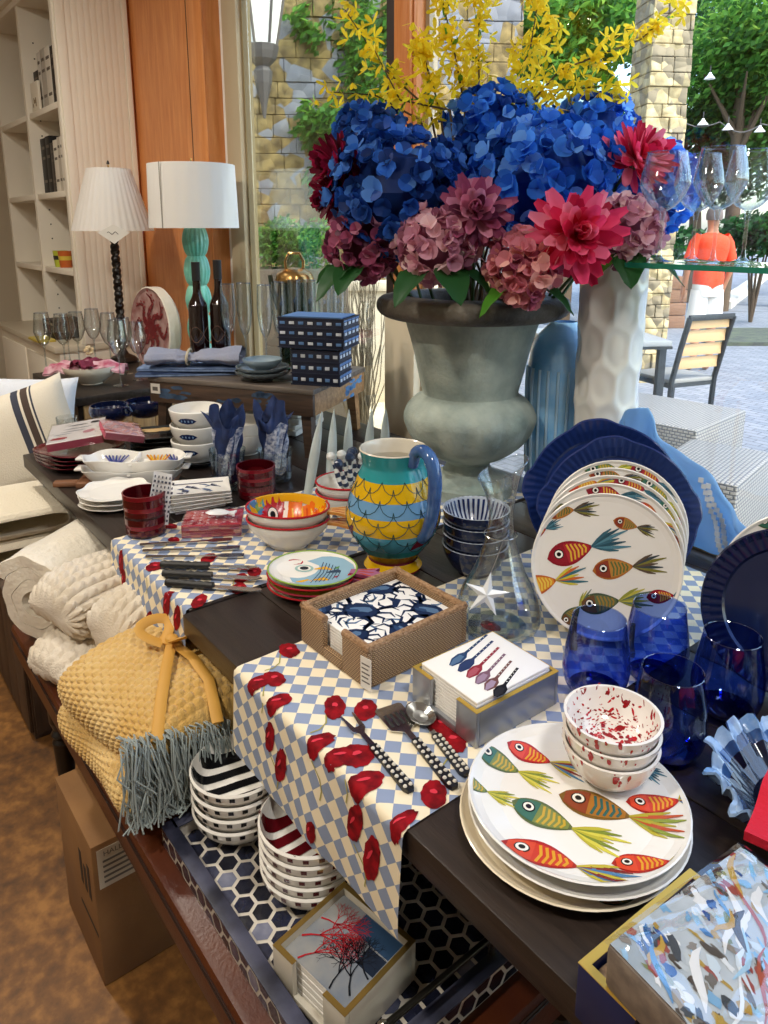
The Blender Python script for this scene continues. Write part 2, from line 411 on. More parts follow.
def cup(x, y, c, c2, l, h=.1, r=.045):
    o = thing('cup', l, 'cup', (x, y, z), 0)
    MB().lathe([(0, 0), (r * .8, 0), (r, h), (r * .93, h), (r * .75, .006), (0, .006)], 20, mat('cup' + c.lstrip('#'), c, .3)).build('body', o)
    MB().lathe([(r * .9, h * .45), (r * .96, h * .7)], 20, mat('cup' + c2.lstrip('#'), c2, .3)).build('band', o)
cup(-4.40, .84, '#b9c23a', '#2b2a22', 'yellow green patterned cup on the lower bookcase shelf')
cup(-4.29, .84, '#c5642c', '#d9c04a', 'orange patterned cup beside the yellow green cup')
# bottom bay: black boxes, an envelope of yellow papers
mb = MB(); mb.box((-.13, 0, 0), (.13, .2, .11), mat('black_card', '#141312', .45), .003); mb.box((-.1, -.002, .085), (.1, 0, .1), mat('card_mark', '#9c9384', .6))
solo(mb, 'gift_box', 'low black box on the bookcase counter below the shelves', 'box', (-4.30, .70, .8407))
mb = MB(); mb.box((-.15, 0, 0), (.15, .16, .24), mat('black_card', '#141312', .45), .003)
mb.box((-.13, -.003, .14), (.0, 0, .22), mat('card_grey', '#55504a', .4))
solo(mb, 'display_box', 'tall black box standing behind the low black box on the counter', 'box', (-4.25, .93, .8407))
mb = MB(); mb.box((-.12, 0, 0), (.12, .1, .008), mat('yellow_paper', '#b9a23c', .7)); mb.box((-.11, .005, .008), (.11, .1, .014), mat('yellow_paper2', '#d0bd66', .7))
solo(mb, 'booklet', 'yellow booklet lying flat on the bookcase counter', 'booklet', (-4.22, .585, .8407))
mb = MB(); mb.box((-.03, 0, 0), (.03, .12, .36), mat('pale_box', '#cfc4b6', .6), .003); mb.disc(lambda x, y, o: (x, -o, y), 0, .2, .012, .02, 0, mat('pale_mark', '#8b2e2a', .6))
solo(mb, 'carton', 'tall pale carton with red mark against the bookcase side panel', 'box', (-4.00, .86, .8407))
# dark baskets on the top of the case
for k, l in enumerate(['dark woven basket at the corner on top of the bookcase', 'dark woven basket further along the bookcase top']):
    mb = MB(); mb.lathe([(0, 0), (.11, 0), (.13, .12), (.12, .2), (.10, .2), (.10, .02), (0, .02)], 20, mat('dark_wicker', '#2a231d', .7, bump=(60, .6)))
    solo(mb, 'basket', l, 'basket', (-4.3 - .34 * k, .9, 2.9907))
# ================================================================== TABLES, CLOTHS AND THE WARES AT THE FRONT
walnut = wood('dark_walnut', '#1b1512', '#362b25', 0, 4., .38, 16., bump=.3)
walnut2 = wood('dark_walnut_edge', '#181210', '#2e2420', 0, 4., .4, 16.)
IR, IAZ = (cos(YAW), sin(YAW)), YAW                    # direction towards the window side of the room, seen across the table
def table(name, x0, x1, yf, yb, label):
    o = thing(name, label, 'table', ((x0 + x1) / 2, 0, 0))
    h = (x1 - x0) / 2
    mb = MB(); n = 7; w = (yb - yf) / n
    for i in range(n): mb.box((-h, yf + i * w, TZ - .045), (h, yf + (i + 1) * w - (.0012 if i < n - 1 else 0), TZ), walnut, .003)
    mb.build('tabletop', o)
    mb = MB()
    mb.box((-h + .08, yf + .36, TZ - .12), (h - .08, yf + .385, TZ - .0455), walnut2); mb.box((-h + .08, yb - .125, TZ - .12), (h - .08, yb - .1, TZ - .0455), walnut2)
    mb.box((-h + .08, yf + .386, TZ - .12), (-h + .105, yb - .126, TZ - .0455), walnut2); mb.box((h - .105, yf + .386, TZ - .12), (h - .08, yb - .126, TZ - .0455), walnut2)
    mb.build('apron', o)
    for sx in (-1, 1):
        for y in (yf + .40, yb - .07):
            x = sx * (h - .07)
            mb = MB(); mb.prism([(x - .03, y - .03), (x + .03, y - .03), (x + .03, y + .03), (x - .03, y + .03)], 0, TZ - .121, walnut2); mb.build('leg', o)
    return o
table('display_table', -2.045, -.701, .014, 1.17, 'dark plank display table under the white wares, further one of the two end to end')
table('display_table', -.695, 1.25, -.004, 1.17, 'dark plank display table carrying fish plates and blue glasses, nearer one of the two')

CK = checker('check_cloth', '#efe2c4', '#8d9ab4', .0245)
cherry_r = mat('cherry_print', '#980e1a', .75, spec=.15, col2='#5c0810', nscale=60); cherry_hi = mat('cherry_print_light', '#d8394a', .75, spec=.15)
cherry_st = mat('cherry_stem_print', '#a7a05a', .8, spec=.1)
def runner(label, x0, x1, yf, back, flap, cherries, wavy=.006, curve=0.):
    w = x1 - x0; rad = .009; top = back - (yf + rad); zt = TZ + .0016
    def surf(u, v, off=0.):
        # u across, v from the back edge to the hem
        rip = .0006 * sin(v * 40 + u * 9)
        if v < top: return (x0 + u, back - v, zt + off + abs(rip))
        a = (v - top) / (rad * PI / 2)
        if a < 1:
            t = a * PI / 2
            return (x0 + u, yf + rad - (rad + off) * sin(t), zt - rad + (rad + off) * cos(t))
        d = v - top - rad * PI / 2
        k = min(d / .12, 1)
        wv = wavy * k * (sin(u * 17 + 1) + .5 * sin(u * 41))
        x = x0 + u + curve * k * d
        return (x, yf - off - .003 * k + min(wv, .0) - .004 * k, zt - rad - d)
    L = top + rad * PI / 2 + flap
    mb = MB(); mb.grid(lambda a, b: surf(a * w, b * L), 40, 130, CK, lambda a, b: (a * w, b * L))
    def uv_of(px, py):
        p = at(px, py, zt)
        if p[1] > yf + .004: return (p[0] - x0, back - p[1])
        q = at_y(px, py, yf - .006)
        return (q[0] - x0, top + rad * PI / 2 + (zt - rad - q[2]))
    k = 0
    for (px, py, rx, ry, rot) in cherries:
        u, v = uv_of(px, py); k += 1
        if not (.012 < u < w - .006): u = min(max(u, .014), w - .014)
        rx *= 1.2; ry *= 1.12
        mb.disc(surf, u, v, rx, ry, rot, cherry_r, .0011, 26, .09, k, True)
        mb.disc(surf, u - .004, v - .003, rx * .16, ry * .3, rot + .3, cherry_hi, .0017, 10, .2, k + 50)
        if k % 2:
            e = [(u + .012 * sin(q * 1.3) + q * .012, v + ry + q * .016) for q in range(4)]
            if all(.005 < p[0] < w - .005 and p[1] < L - .004 for p in e): mb.strip(surf, e, [.0012] * 4, cherry_st, .0009)
    return solo(mb, 'table_runner', label, 'table runner', sharp=80)
runner('checked cherry table runner hanging over the table edge beside the striped bowls', -.462, -.002, -.0115, .98, .155,
       [(x / 3.07 + 230, y / 3.07 + 630, rx, ry, ro) for x, y, rx, ry, ro in [(170, 55, .021, .016, .2), (55, 160, .013, .024, .1), (135, 152, .020, .016, 0), (142, 222, .014, .024, .1), (322, 238, .026, .015, .6), (416, 247, .022, .016, .8),
        (243, 352, .014, .026, .1), (296, 386, .015, .027, .15), (390, 387, .021, .022, 0), (410, 470, .016, .028, .1), (120, 330, .012, .025, .2), (157, 415, .013, .029, .2), (378, 595, .013, .03, .25), (433, 702, .014, .034, .2),
        (536, 640, .010, .026, 0), (625, 507, .022, .016, .7), (686, 340, .024, .017, .6), (650, 290, .022, .016, .6), (262, 612, .010, .018, .2), (910, 100, .018, .014, 0), (880, 130, .018, .014, 0), (800, -10, .018, .014, 0)]])
runner('checked cherry table runner under the cutlery packs, hem curving down towards the knitted throws', -1.147, -.706, .0065, 1.05, .15,
       [(x / 4.04 + 70, y / 4.04 + 440, rx, ry, ro) for x, y, rx, ry, ro in [(342, 513, .02, .017, .6), (560, 480, .023, .015, .6), (200, 497, .013, .028, .1), (214, 565, .013, .026, .1), (382, 662, .014, .03, .3), (425, 722, .013, .028, .3), (540, 670, .026, .013, .7),
        (335, 722, .012, .02, .3), (705, 618, .022, .014, .6), (410, 350, .016, .012, 0), (420, 405, .016, .012, 0), (745, 535, .02, .014, .6), (690, 560, .02, .014, .6)]], .012)

# ------------------------------------------------------------------ painted fish
FISH = {
 'green': ('#5c6a3c', '#7d8a46', '#3f6f5c', '#c8a638', ['#b9b03a', '#d3c94e', '#7c8a34']),
 'red': ('#a8231f', '#cf3a26', '#d9482c', '#e0a02c', ['#c0b03a', '#4a7fa8', '#7d2a2a']),
 'brown': ('#7a5a24', '#a9702a', '#8d3f22', '#33605a', ['#b3a634', '#8d9a3a', '#c0532c']),
 'orange': ('#b4562a', '#d98a34', '#c2412a', '#e8c650', ['#c8b63c', '#3d6c7a', '#c2622c']),
 'crimson': ('#8e1d2a', '#a92a33', '#8e1d2a', '#d9a93c', ['#39606e', '#4f7d8c', '#2e4f5c']),
 'tan': ('#a9672c', '#b8803c', '#8a3a28', '#5c6a3c', ['#5b4a3c', '#7a7434', '#39434a']),
 'olive': ('#46523c', '#5f6a48', '#6b4a2c', '#9a7a34', ['#8f8f3c', '#5f6f5c', '#b8ae48']),
}
def fish(mb, surf, x, y, rot, L, kind, rmax=None, bend=0., lay=.0005):
    c0, c1, ch, cs, ct = FISH[kind]
    ca, sa = cos(rot), sin(rot)
    def S(px, py, off):
        py += bend * px * px / L
        X, Y = x + px * ca - py * sa, y + px * sa + py * ca
        if rmax:
            r = math.hypot(X, Y)
            if r > rmax: X, Y = X * rmax / r, Y * rmax / r
        return surf(X, Y, off)
    B = .6 * L; h = .155 * L
    N = 13
    prof = [(-.5 * L + B * i / (N - 1), h * max(sin(PI * (i / (N - 1)) ** .8), 0) ** .85) for i in range(N)]
    mb.strip(S, [(p, 0) for p, w in prof], [w for p, w in prof], paint(c0), lay)
    mb.strip(S, [(p, 0) for p, w in prof[1:-1]], [w * .8 for p, w in prof[1:-1]], paint(c1), lay * 1.7)
    mb.strip(S, [(p, 0) for p, w in prof[1:6]], [w * .82 for p, w in prof[1:6]], paint(ch), lay * 2.4)
    for i in (6, 7, 8, 9, 10):
        p, w = prof[i]
        mb.strip(S, [(p - .012 * L, -w * .72), (p + .012 * L, 0), (p - .012 * L, w * .72)], [.012 * L] * 3, paint(cs), lay * 2.4)
    ex = -.5 * L + B * .27
    mb.disc(S, ex, .02 * L, .062 * L, .062 * L, 0, paint('#16130f'), lay * 3.1, 14); mb.disc(S, ex, .02 * L, .05 * L, .05 * L, 0, paint('#f4efe2'), lay * 3.8, 14); mb.disc(S, ex, .02 * L, .027 * L, .027 * L, 0, paint('#0d0c0c'), lay * 4.5, 12)
    for k in range(7):
        a = R(-32 + 64 * k / 6); l = (.36 + .07 * ((k * 5) % 3)) * L
        q = [(.08 * L + l * t * cos(a), l * t * sin(a) * (1 - .25 * t)) for t in (0, .33, .66, 1)]
        mb.strip(S, q, [.008 * L, .018 * L, .021 * L, .006 * L], paint(ct[k % 3]), lay * (1.1 + .15 * k))

white_glaze = mat('white_glaze', '#efece4', .16, coat=.5); cream_glaze = mat('cream_glaze', '#e9dcc0', .2, coat=.4)
def coupe(r, h=.02, t=.006):
    out = [(0, .0), (r * .55, .0), (r * .62, .002), (r * .9, h * .62), (r * .985, h - .002), (r, h), (r * .985, h + .001)]
    ins = [(r * .95, h - .002), (r * .88, h * .62 + .001), (r * .7, t + .001), (r * .4, t), (0, t)]
    return out + ins, ins
def plate_surf(ins):
    p = ins[::-1]
    def f(x, y, off):
        r = math.hypot(x, y)
        for (r0, z0), (r1, z1) in zip(p, p[1:]):
            if r <= r1: return (x, y, z0 + (z1 - z0) * (r - r0) / (r1 - r0) + off)
        return (x, y, p[-1][1] + off)
    return f
def fish_plate_mb(r, fishes, glz=white_glaze, h=.02):
    prof, ins = coupe(r, h); mb = MB(); mb.lathe(prof, 56, glz)
    s = plate_surf(ins)
    for x, y, rot, L, k, b in fishes: fish(mb, s, x * r, y * r, rot, L * r, k, r * .95, b)
    return mb
# stacked dinner plates at the front (local x = towards image right)
PC = at(574, 827, TZ)
flist = [(-.18, -.27, -.55, 1.0, 'green', .1), (-.52, .42, -.54, .8, 'green', 0), (.36, -.14, -.44, 1.1, 'brown', 0), (-.26, -.70, -.40, 1.1, 'red', -.22), (.52, -.74, -.12, .8, 'red', 0), (.86, -.06, -.1, .8, 'red', .1), (-.18, .55, -.5, .78, 'red', 0), (-.86, .10, -.3, .62, 'green', 0), (.72, .42, -.9, .5, 'crimson', 0)]
zz = TZ + .0005
for k, (l, gl, fs, rr, off) in enumerate([('cream dinner plate at the bottom of the fish plate stack on the table corner', cream_glaze, [(.35, -.8, .2, .6, 'olive', 0)], .137, (-.004, -.010)), ('white dinner plate in the middle of the fish plate stack', white_glaze, [(.3, .2, 0, .6, 'red', 0)], .137, (.003, -.002)), ('white dinner plate painted with green, brown and red fish under the splatter bowls', white_glaze, flist, .137, (0, 0))]):
    solo(fish_plate_mb(rr, fs, gl), 'dinner_plate', l, 'plate', (PC[0] + off[0], PC[1] + off[1], zz), IAZ, 'stacked fish dinner plates'); zz += .0155
# splatter bowls
def bowl_prof(r, h, foot=.5, t=.004, belly=.62):
    o = [(0, 0), (r * foot, 0), (r * foot, .004), (r * (foot + .22), h * .28), (r * .93, h * .68), (r, h)]
    i = [(r - t, h), (r * .93 - t, h * .68), (r * (foot + .2) - t, h * .3), (r * foot * .8, .008), (0, .007)]
    return smooth_prof(o, 4)[4:] and (o[:3] + smooth_prof(o[2:], 4)[1:] + smooth_prof(i, 4)), smooth_prof(i, 4)
red_sp = paint('#b3141c'); red_sp2 = paint('#8a0f16')
def lathe_surf(prof):
    """(arc length round, height) -> point on a lathed wall"""
    rm = max(r for r, z in prof)
    def f(s, z, off):
        r = lerp_prof(prof, z); a = s / rm
        return ((r + off) * cos(a), (r + off) * sin(a), z)
    return f
BC = at(608, 776, TZ + .036)
sz = zz - .0155 + .0092
for k, l in enumerate(['white bowl with red splatter at the bottom of the trio on the fish plate', 'white bowl with red splatter, middle one of the trio on the fish plate', 'white bowl with red splattered inside at the top of the trio']):
    r, h = .063, .05
    pr, ins = bowl_prof(r, h, .55)
    mb = MB(); mb.lathe(pr, 44, mat('white_stoneware', '#ece6dd', .2, coat=.5))
    g = random.Random(20 + k); s = plate_surf(ins)
    if k == 2:
        for q in range(560):
            a = g.uniform(0, 2 * PI); d = r * .93 * math.sqrt(g.uniform(.02, 1)); e = abs(g.gauss(0, .0017)) + .0007
            mb.disc(s, d * cos(a), d * sin(a), e * g.uniform(.6, 1.1) * (1 if d < r * .5 else .35), e, a + g.uniform(-.5, .5), g.choice((red_sp, red_sp2)), .0005, 9, .35, q)
    out = smooth_prof([(r * .55, .004), (r * .77, h * .28), (r * .93, h * .68), (r, h)], 4)
    ls = lathe_surf(out)
    for q in range(60):
        a = g.uniform(0, 2 * PI * r); zq = h * (1 - abs(g.gauss(0, .22))); e = abs(g.gauss(0, .0012)) + .0005
        if zq > .01: mb.disc(ls, a, min(zq, h * .97), e, e * g.uniform(1, 2.6), 0, red_sp, .0005, 8, .3, q)
    solo(mb, 'splatter_bowl', l, 'bowl', (BC[0], BC[1], sz), 0, 'red splattered bowls'); sz += .0205

# ------------------------------------------------------------------ blue stemless glasses
blue_gl = glass('cobalt_glass', '#86a4ee', '#1430a0', .9); blue_base = glass('cobalt_glass_base', '#3458c0', '#0a1c78', .9); rim_gl = glass('glass_rim', '#d8e2f4', '#c2d2ee', 1.)
def stemless(loc, l):
    o = thing('blue_glass', l, 'glass', loc, 0, 'blue stemless glasses')
    P = smooth_prof([(.03, .002), (.047, .016), (.054, .045), (.051, .08), (.0455, .115), (.0425, .134)], 5)
    bo = MB().lathe(P, 40, blue_gl).build('bowl', o, 60)
    MB().lathe([(0, 0), (.03, 0), (.0345, .004), (.042, .0105), (.03, .0085), (0, .0075)], 32, blue_base).build('base', o, 60)
    MB().lathe([(.0425, .134), (.0432, .1352), (.0422, .1362), (.0412, .1352), (.0425, .134)], 40, rim_gl).build('rim', bo, 60)
    return o
for (px, py), l in [((665, 752), 'blue stemless glass standing nearest behind the splatter bowls'), ((594, 692), 'blue stemless glass beside the silver napkin box'), ((653, 678), 'blue stemless glass at the back against the standing fish plate'), ((724, 712), 'blue stemless glass in front of the upright navy plate')]:
    p = at(px, py, TZ); stemless((p[0], p[1], TZ + .0005), l)
p = at(812, 722, TZ); stemless((p[0], p[1], TZ + .0005), 'blue stemless glass cut off by the picture edge above the ruffled dish')

# ------------------------------------------------------------------ plates on the stand
def stand_rot(lean, az): return (R(90 - lean), 0, R(az + 90))
oak = wood('oak_peg', '#8a6234', '#b98d54', 2, 8, .5)
AZ = -52.
ax = Vector((cos(R(AZ)), sin(R(AZ)), 0))                 # facing direction
side = Vector((-ax.y, ax.x, 0))                          # to the right when looking at the faces
F0 = Vector(at(601, 647, TZ)); F0.z = 0
lean = 17.
def stand_plate(dist, shift, r, zc):
    """centre of a plate leaning on the rack; dist back along the rack"""
    q = F0 - ax * dist + side * shift
    return Vector((q.x - ax.x * r * sin(R(lean)) * 1., q.y - ax.y * r * sin(R(lean)), zc + r * cos(R(lean))))
o = thing('plate_rack', 'small wooden plate rack with an upright peg holding the fish plates', 'rack', (F0.x, F0.y, TZ + .0037), R(AZ + 90))
mb = MB()
for sx in (-.05, .05): mb.box((sx - .007, -.03, 0), (sx + .007, .33, .012), oak, .002)
mb.build('runner', o)
for k in range(6):
    mb = MB()
    for sx in (-.05, .05): mb.tube([(sx, -.018 + k * .032, .012), (sx, -.018 + k * .032 + .0, .035 if k else .06)], .0045, 8, oak)
    mb.build('peg', o)
fsets = [
 [(-.52, .72, .15, .72, 'tan', 0), (.34, .58, -.2, .55, 'tan', 0), (-.28, .22, .38, 1.08, 'crimson', 0), (.28, .02, .22, .92, 'tan', 0), (-.72, -.28, .35, .9, 'orange', 0), (.12, -.46, .25, .92, 'olive', 0), (.84, -.30, .2, .6, 'crimson', 0), (-.35, -.62, .9, .6, 'olive', 0), (-.86, .42, .5, .5, 'crimson', 0)],
 [(.05, .84, -.1, .8, 'crimson', 0), (-.6, .6, .2, .6, 'olive', 0), (.6, .55, -.6, .7, 'orange', 0), (.9, .1, -1.2, .6, 'tan', 0)],
 [(-.3, .86, .2, .8, 'orange', 0), (.35, .84, -.3, .8, 'crimson', 0), (.8, .45, -1.0, .6, 'green', 0)],
 [(.0, .86, -.05, .8, 'tan', 0), (-.6, .6, .5, .6, 'crimson', 0), (.65, .62, -.7, .8, 'green', 0), (.93, .1, -1.2, .6, 'orange', 0)],
 [(-.1, .86, .1, .8, 'green', 0), (.5, .75, -.5, .8, 'crimson', 0)]]
names = ['white fish plate standing foremost on the wooden rack', 'white fish plate standing second on the rack behind the foremost', 'white fish plate standing third on the wooden rack', 'white fish plate standing fourth on the wooden rack', 'white fish plate standing hindmost on the rack, against the navy platters']
for k in range(5):
    r = .134
    c = stand_plate(k * .030, .006 * k, r, TZ + .0150 + .004 * (k > 0) + .006 * k)
    solo(fish_plate_mb(r, fsets[k], mat('plate_white_matt', '#e6e0d6', .3), .012), 'standing_plate', names[k], 'plate', c, stand_rot(lean, AZ), 'fish plates on the rack')
# navy platters
navy = mat('navy_glaze', '#1c2f66', .18, coat=.5); navy_d = mat('navy_glaze_deep', '#131d40', .15, coat=.6)
def ribbed(r, lobes, ribs=64, h=.022, rim=.22, navy=navy):
    pr = [(0, .0), (r * .6, 0), (r * .75, .004), (r * .98, h), (r, h + .003), (r * .98, h + .005), (r * .9, h * .8 + .003), (r * (1 - rim), .011), (r * (1 - rim - .03), .007), (r * .5, .006), (0, .006)]
    def fn(a, q, z):
        k = max(0, (q / r - (1 - rim)) / rim)
        d = 1.
        for la, lw, lh in lobes:
            x = (a - la + PI) % (2 * PI) - PI
            d += lh * math.exp(-(x / lw) ** 4) * (1 if q > r * .9 else 0)
        return q * d, z + (.0022 * cos(a * ribs) * min(k * 3, 1) * (q < r * .97) if k > 0 else 0)
    return MB().lathe(pr, ribs * 4, navy, fn)
lob = [(R(100), .26, .06), (R(10), .20, .05), (R(174), .20, .07), (R(264), .2, .07)]
for k, (l, dd, sh, r) in enumerate([('large navy blue ribbed platter with lobed rim behind the standing fish plates', .20, .032, .155), ('second navy ribbed platter, hindmost behind the lobed platter', .25, .004, .160)]):
    c = stand_plate(dd, sh, r, TZ + .02 + .012 * k)
    solo(ribbed(r, lob), 'navy_platter', l, 'platter', c, stand_rot(14, AZ), 'navy ribbed platters')
P = at(762, 700, TZ); az2 = -68
r = .137
solo(ribbed(r, [(R(90), .01, 0)], 56, .016, .24, navy_d), 'navy_plate', 'navy ribbed plate propped upright behind the blue glasses', 'plate', (P[0] + .0, P[1] + .07, TZ + .004 + r * cos(R(16))), stand_rot(16, az2))
mb = fish_plate_mb(.14, [(-.35, .84, .3, .6, 'green', 0), (.1, .9, -.1, .6, 'red', 0)], white_glaze, .012)
solo(mb, 'standing_plate', 'white plate with green and red brushwork peeping over the upright navy plate', 'plate', (P[0] + .0, P[1] + .125, TZ + .012 + .14 * cos(R(14))), stand_rot(14, az2))
# easel for those two
o = thing('plate_easel', 'small wooden easel behind the upright navy plate', 'easel', (P[0], P[1] + .10, TZ + .0006), R(az2 + 90))
mb = MB(); mb.tube([(-.05, .075, .0), (-.03, .12, .16)], .005, 8, oak); mb.build('strut', o)
mb = MB(); mb.tube([(.05, .075, .0), (.03, .12, .16)], .005, 8, oak); mb.build('strut', o)
mb = MB(); mb.tube([(-.0305, .12, .16), (.0305, .12, .16)], .005, 8, oak); mb.build('crossbar', o)

# ------------------------------------------------------------------ wicker napkin box
def weave(name, c1, c2, s=130., bump=.9):
    if name in MATS: return MATS[name]
    m, nt, b = _new(name)
    tc = nt.nodes.new('ShaderNodeTexCoord'); out = []
    for ax_, off in (('X', 0), ('Z', 0)):
        pass
    mp = nt.nodes.new('ShaderNodeMapping'); nt.links.new(tc.outputs['Object'], mp.inputs[0])
    br = nt.nodes.new('ShaderNodeTexBrick')
    nx_ = nt.nodes.new('ShaderNodeSeparateXYZ'); nt.links.new(tc.outputs['Normal'], nx_.inputs[0]); ab = nt.nodes.new('ShaderNodeMath'); ab.operation = 'ABSOLUTE'; nt.links.new(nx_.outputs[2], ab.inputs[0]); gtn = nt.nodes.new('ShaderNodeMath'); gtn.operation = 'GREATER_THAN'; gtn.inputs[1].default_value = .6; nt.links.new(ab.outputs[0], gtn.inputs[0])
    sel = nt.nodes.new('ShaderNodeMixRGB'); nt.links.new(gtn.outputs[0], sel.inputs[0])
    sx = nt.nodes.new('ShaderNodeSeparateXYZ'); ad = nt.nodes.new('ShaderNodeMath'); ad.operation = 'ADD'; cb = nt.nodes.new('ShaderNodeCombineXYZ')
    nt.links.new(mp.outputs[0], sx.inputs[0]); nt.links.new(sx.outputs[0], ad.inputs[0]); nt.links.new(sx.outputs[1], ad.inputs[1])
    nt.links.new(ad.outputs[0], cb.inputs[0]); nt.links.new(sx.outputs[2], cb.inputs[1]); nt.links.new(cb.outputs[0], sel.inputs[1]); nt.links.new(mp.outputs[0], sel.inputs[2]); nt.links.new(sel.outputs[0], br.inputs['Vector'])
    br.inputs['Scale'].default_value = s; br.inputs['Mortar Size'].default_value = .14; br.inputs['Mortar Smooth'].default_value = .8
    br.inputs['Brick Width'].default_value = .9; br.inputs['Row Height'].default_value = .55
    br.inputs['Color1'].default_value = lin(c1); br.inputs['Color2'].default_value = lin(c1); br.inputs['Mortar'].default_value = lin(c2)
    nt.links.new(br.outputs['Color'], b.inputs['Base Color'])
    bp = nt.nodes.new('ShaderNodeBump'); bp.inputs['Strength'].default_value = bump; bp.inputs['Distance'].default_value = .003; bp.invert = True
    nt.links.new(br.outputs['Fac'], bp.inputs['Height']); nt.links.new(bp.outputs['Normal'], b.inputs['Normal'])
    b.inputs['Roughness'].default_value = .6
    return m
wick = weave('wicker_weave', '#c9a67c', '#5f4027', 150)
wickrim = mat('wicker_rim', '#b8916a', .6, bump=(220, .8), col2='#8f6a46', nscale=160)
C = [Vector(at(*p, TZ + .075)) for p in ((362, 652), (472, 606), (395, 570), (303, 604))]
cen = sum(C, Vector()) / 4
ang = math.atan2((C[0] - C[3] + C[1] - C[2]).y, (C[0] - C[3] + C[1] - C[2]).x)
hx = ((C[0] - C[3]).length + (C[1] - C[2]).length) / 4; hy = ((C[3] - C[2]).length + (C[0] - C[1]).length) / 4
o = thing('napkin_box', 'square wicker napkin box with crab print napkins, corner towards the camera', 'napkin box', (cen.x, cen.y, TZ + .0034), ang)
t, H = .012, .072
mb = MB(); mb.box((-hx, -hy, 0), (-.028, -hy + t, H), wick, .003); mb.box((.028, -hy, 0), (hx, -hy + t, H), wick, .003); mb.box((-.028, -hy, 0), (.028, -hy + t, .02), wick, .002)
mb.box((-hx, hy - t, 0), (hx, hy, H), wick, .003); mb.box((-hx, -hy + t, 0), (-hx + t, hy - t, H), wick, .003); mb.box((hx - t, -hy + t, 0), (hx, hy - t, H), wick, .003); mb.box((-hx + t, -hy + t, 0), (hx - t, hy - t, .006), wick)
mb.build('body', o)
mb = MB()
for a, b_ in [((-hx, -hy + t / 2), (-.028, -hy + t / 2)), ((.028, -hy + t / 2), (hx, -hy + t / 2)), ((-hx, hy - t / 2), (hx, hy - t / 2)), ((-hx + t / 2, -hy), (-hx + t / 2, hy)), ((hx - t / 2, -hy), (hx - t / 2, hy))]:
    mb.tube([(a[0], a[1], H), (b_[0], b_[1], H)], .0072, 8, wickrim)
mb.build('rim', o)
mb = MB(); mb.at((hx - .0, -hy - .002, .012), (0, 0, R(8))); mb.box((-.012, -.0015, -.008), (.012, -.0007, .05), mat('tag_paper', '#e6e2d8', .7)); 
for q in range(5): mb.box((-.009, -.0019, .004 + q * .008), (.009 - .003 * (q % 2), -.0016, .0065 + q * .008), mat('tag_ink', '#6a655e', .7))
mb.build('price_tag', o)
nap_w = mat('napkin_white', '#f1eee8', .7); ink = paint('#1c2c4c', .7, .1); ink2 = paint('#55708f', .7, .1)
nx, ny = hx - t - .003, hy - t - .003
np_ = thing('napkin_stack', 'stack of white paper napkins printed with dark blue crabs in the wicker box', 'napkins', (cen.x, cen.y, TZ + .0034), ang)
mb = MB()
for k in range(9): mb.box((-nx + .0006 * (k % 2), -ny, .0066 + k * .006), (nx - .0006 * (k % 3), ny, .0122 + k * .006), nap_w, .0015)
flat = lambda z: (lambda x, y, off: (x, y, z + off))
S = flat(.0602)
def crab(mb, S, x, y, a, s):
    def T(px, py, off):
        X = x + px * cos(a) - py * sin(a); Y = y + px * sin(a) + py * cos(a)
        return S(min(max(X, -nx + .002), nx - .002), min(max(Y, -ny + .002), ny - .002), off)
    mb.disc(T, 0, 0, .036 * s, .023 * s, 0, ink, .0004, 16, .12, 3); mb.disc(T, .003 * s, .004 * s, .02 * s, .010 * s, .2, ink2, .0008, 12, .3, 4); mb.disc(T, -.01 * s, -.006 * s, .012 * s, .006 * s, .2, paint('#2c4468', .7, .1), .001, 12, .3, 4)
    for sd in (-1, 1):
        for q in range(4):
            b0 = R(-50 + q * 28); e = [(sd * (.03 + .0) * s * cos(b0), .02 * s * sin(b0)), (sd * .052 * s * cos(b0), .045 * s * sin(b0) + .006 * s), (sd * .066 * s * cos(b0 - .3), .055 * s * sin(b0) - .006 * s)]
            mb.strip(T, e, [.0035 * s, .0028 * s, .0008 * s], ink, .0004)
        e = [(sd * .028 * s, .018 * s), (sd * .05 * s, .036 * s), (sd * .046 * s, .056 * s), (sd * .026 * s, .06 * s)]
        mb.strip(T, e, [.004 * s, .006 * s, .009 * s, .001 * s], ink, .0004)
for x, y, a, s in [(-.03, -.03, .5, 1.05), (-.07, .05, .9, .9), (.05, .065, .2, 1.), (.075, -.02, -.5, .95), (.03, -.095, 1.2, .9), (-.085, -.08, 2.4, .8), (-.02, .11, 3.2, .7)]: crab(mb, S, x, y, a, s)
g = random.Random(4)
for q in range(26):
    x, y, a = g.uniform(-nx * .9, nx * .9), g.uniform(-ny * .9, ny * .9), g.uniform(0, 6)
    e = [(min(max(x + .012 * k * cos(a + k * .5), -nx), nx), min(max(y + .012 * k * sin(a + k * .5), -ny), ny)) for k in range(4)]
    mb.strip(S, e, [.001, .003, .0025, .0005], g.choice((ink, ink2)), .0003)
mb.build('napkins', np_, 30)

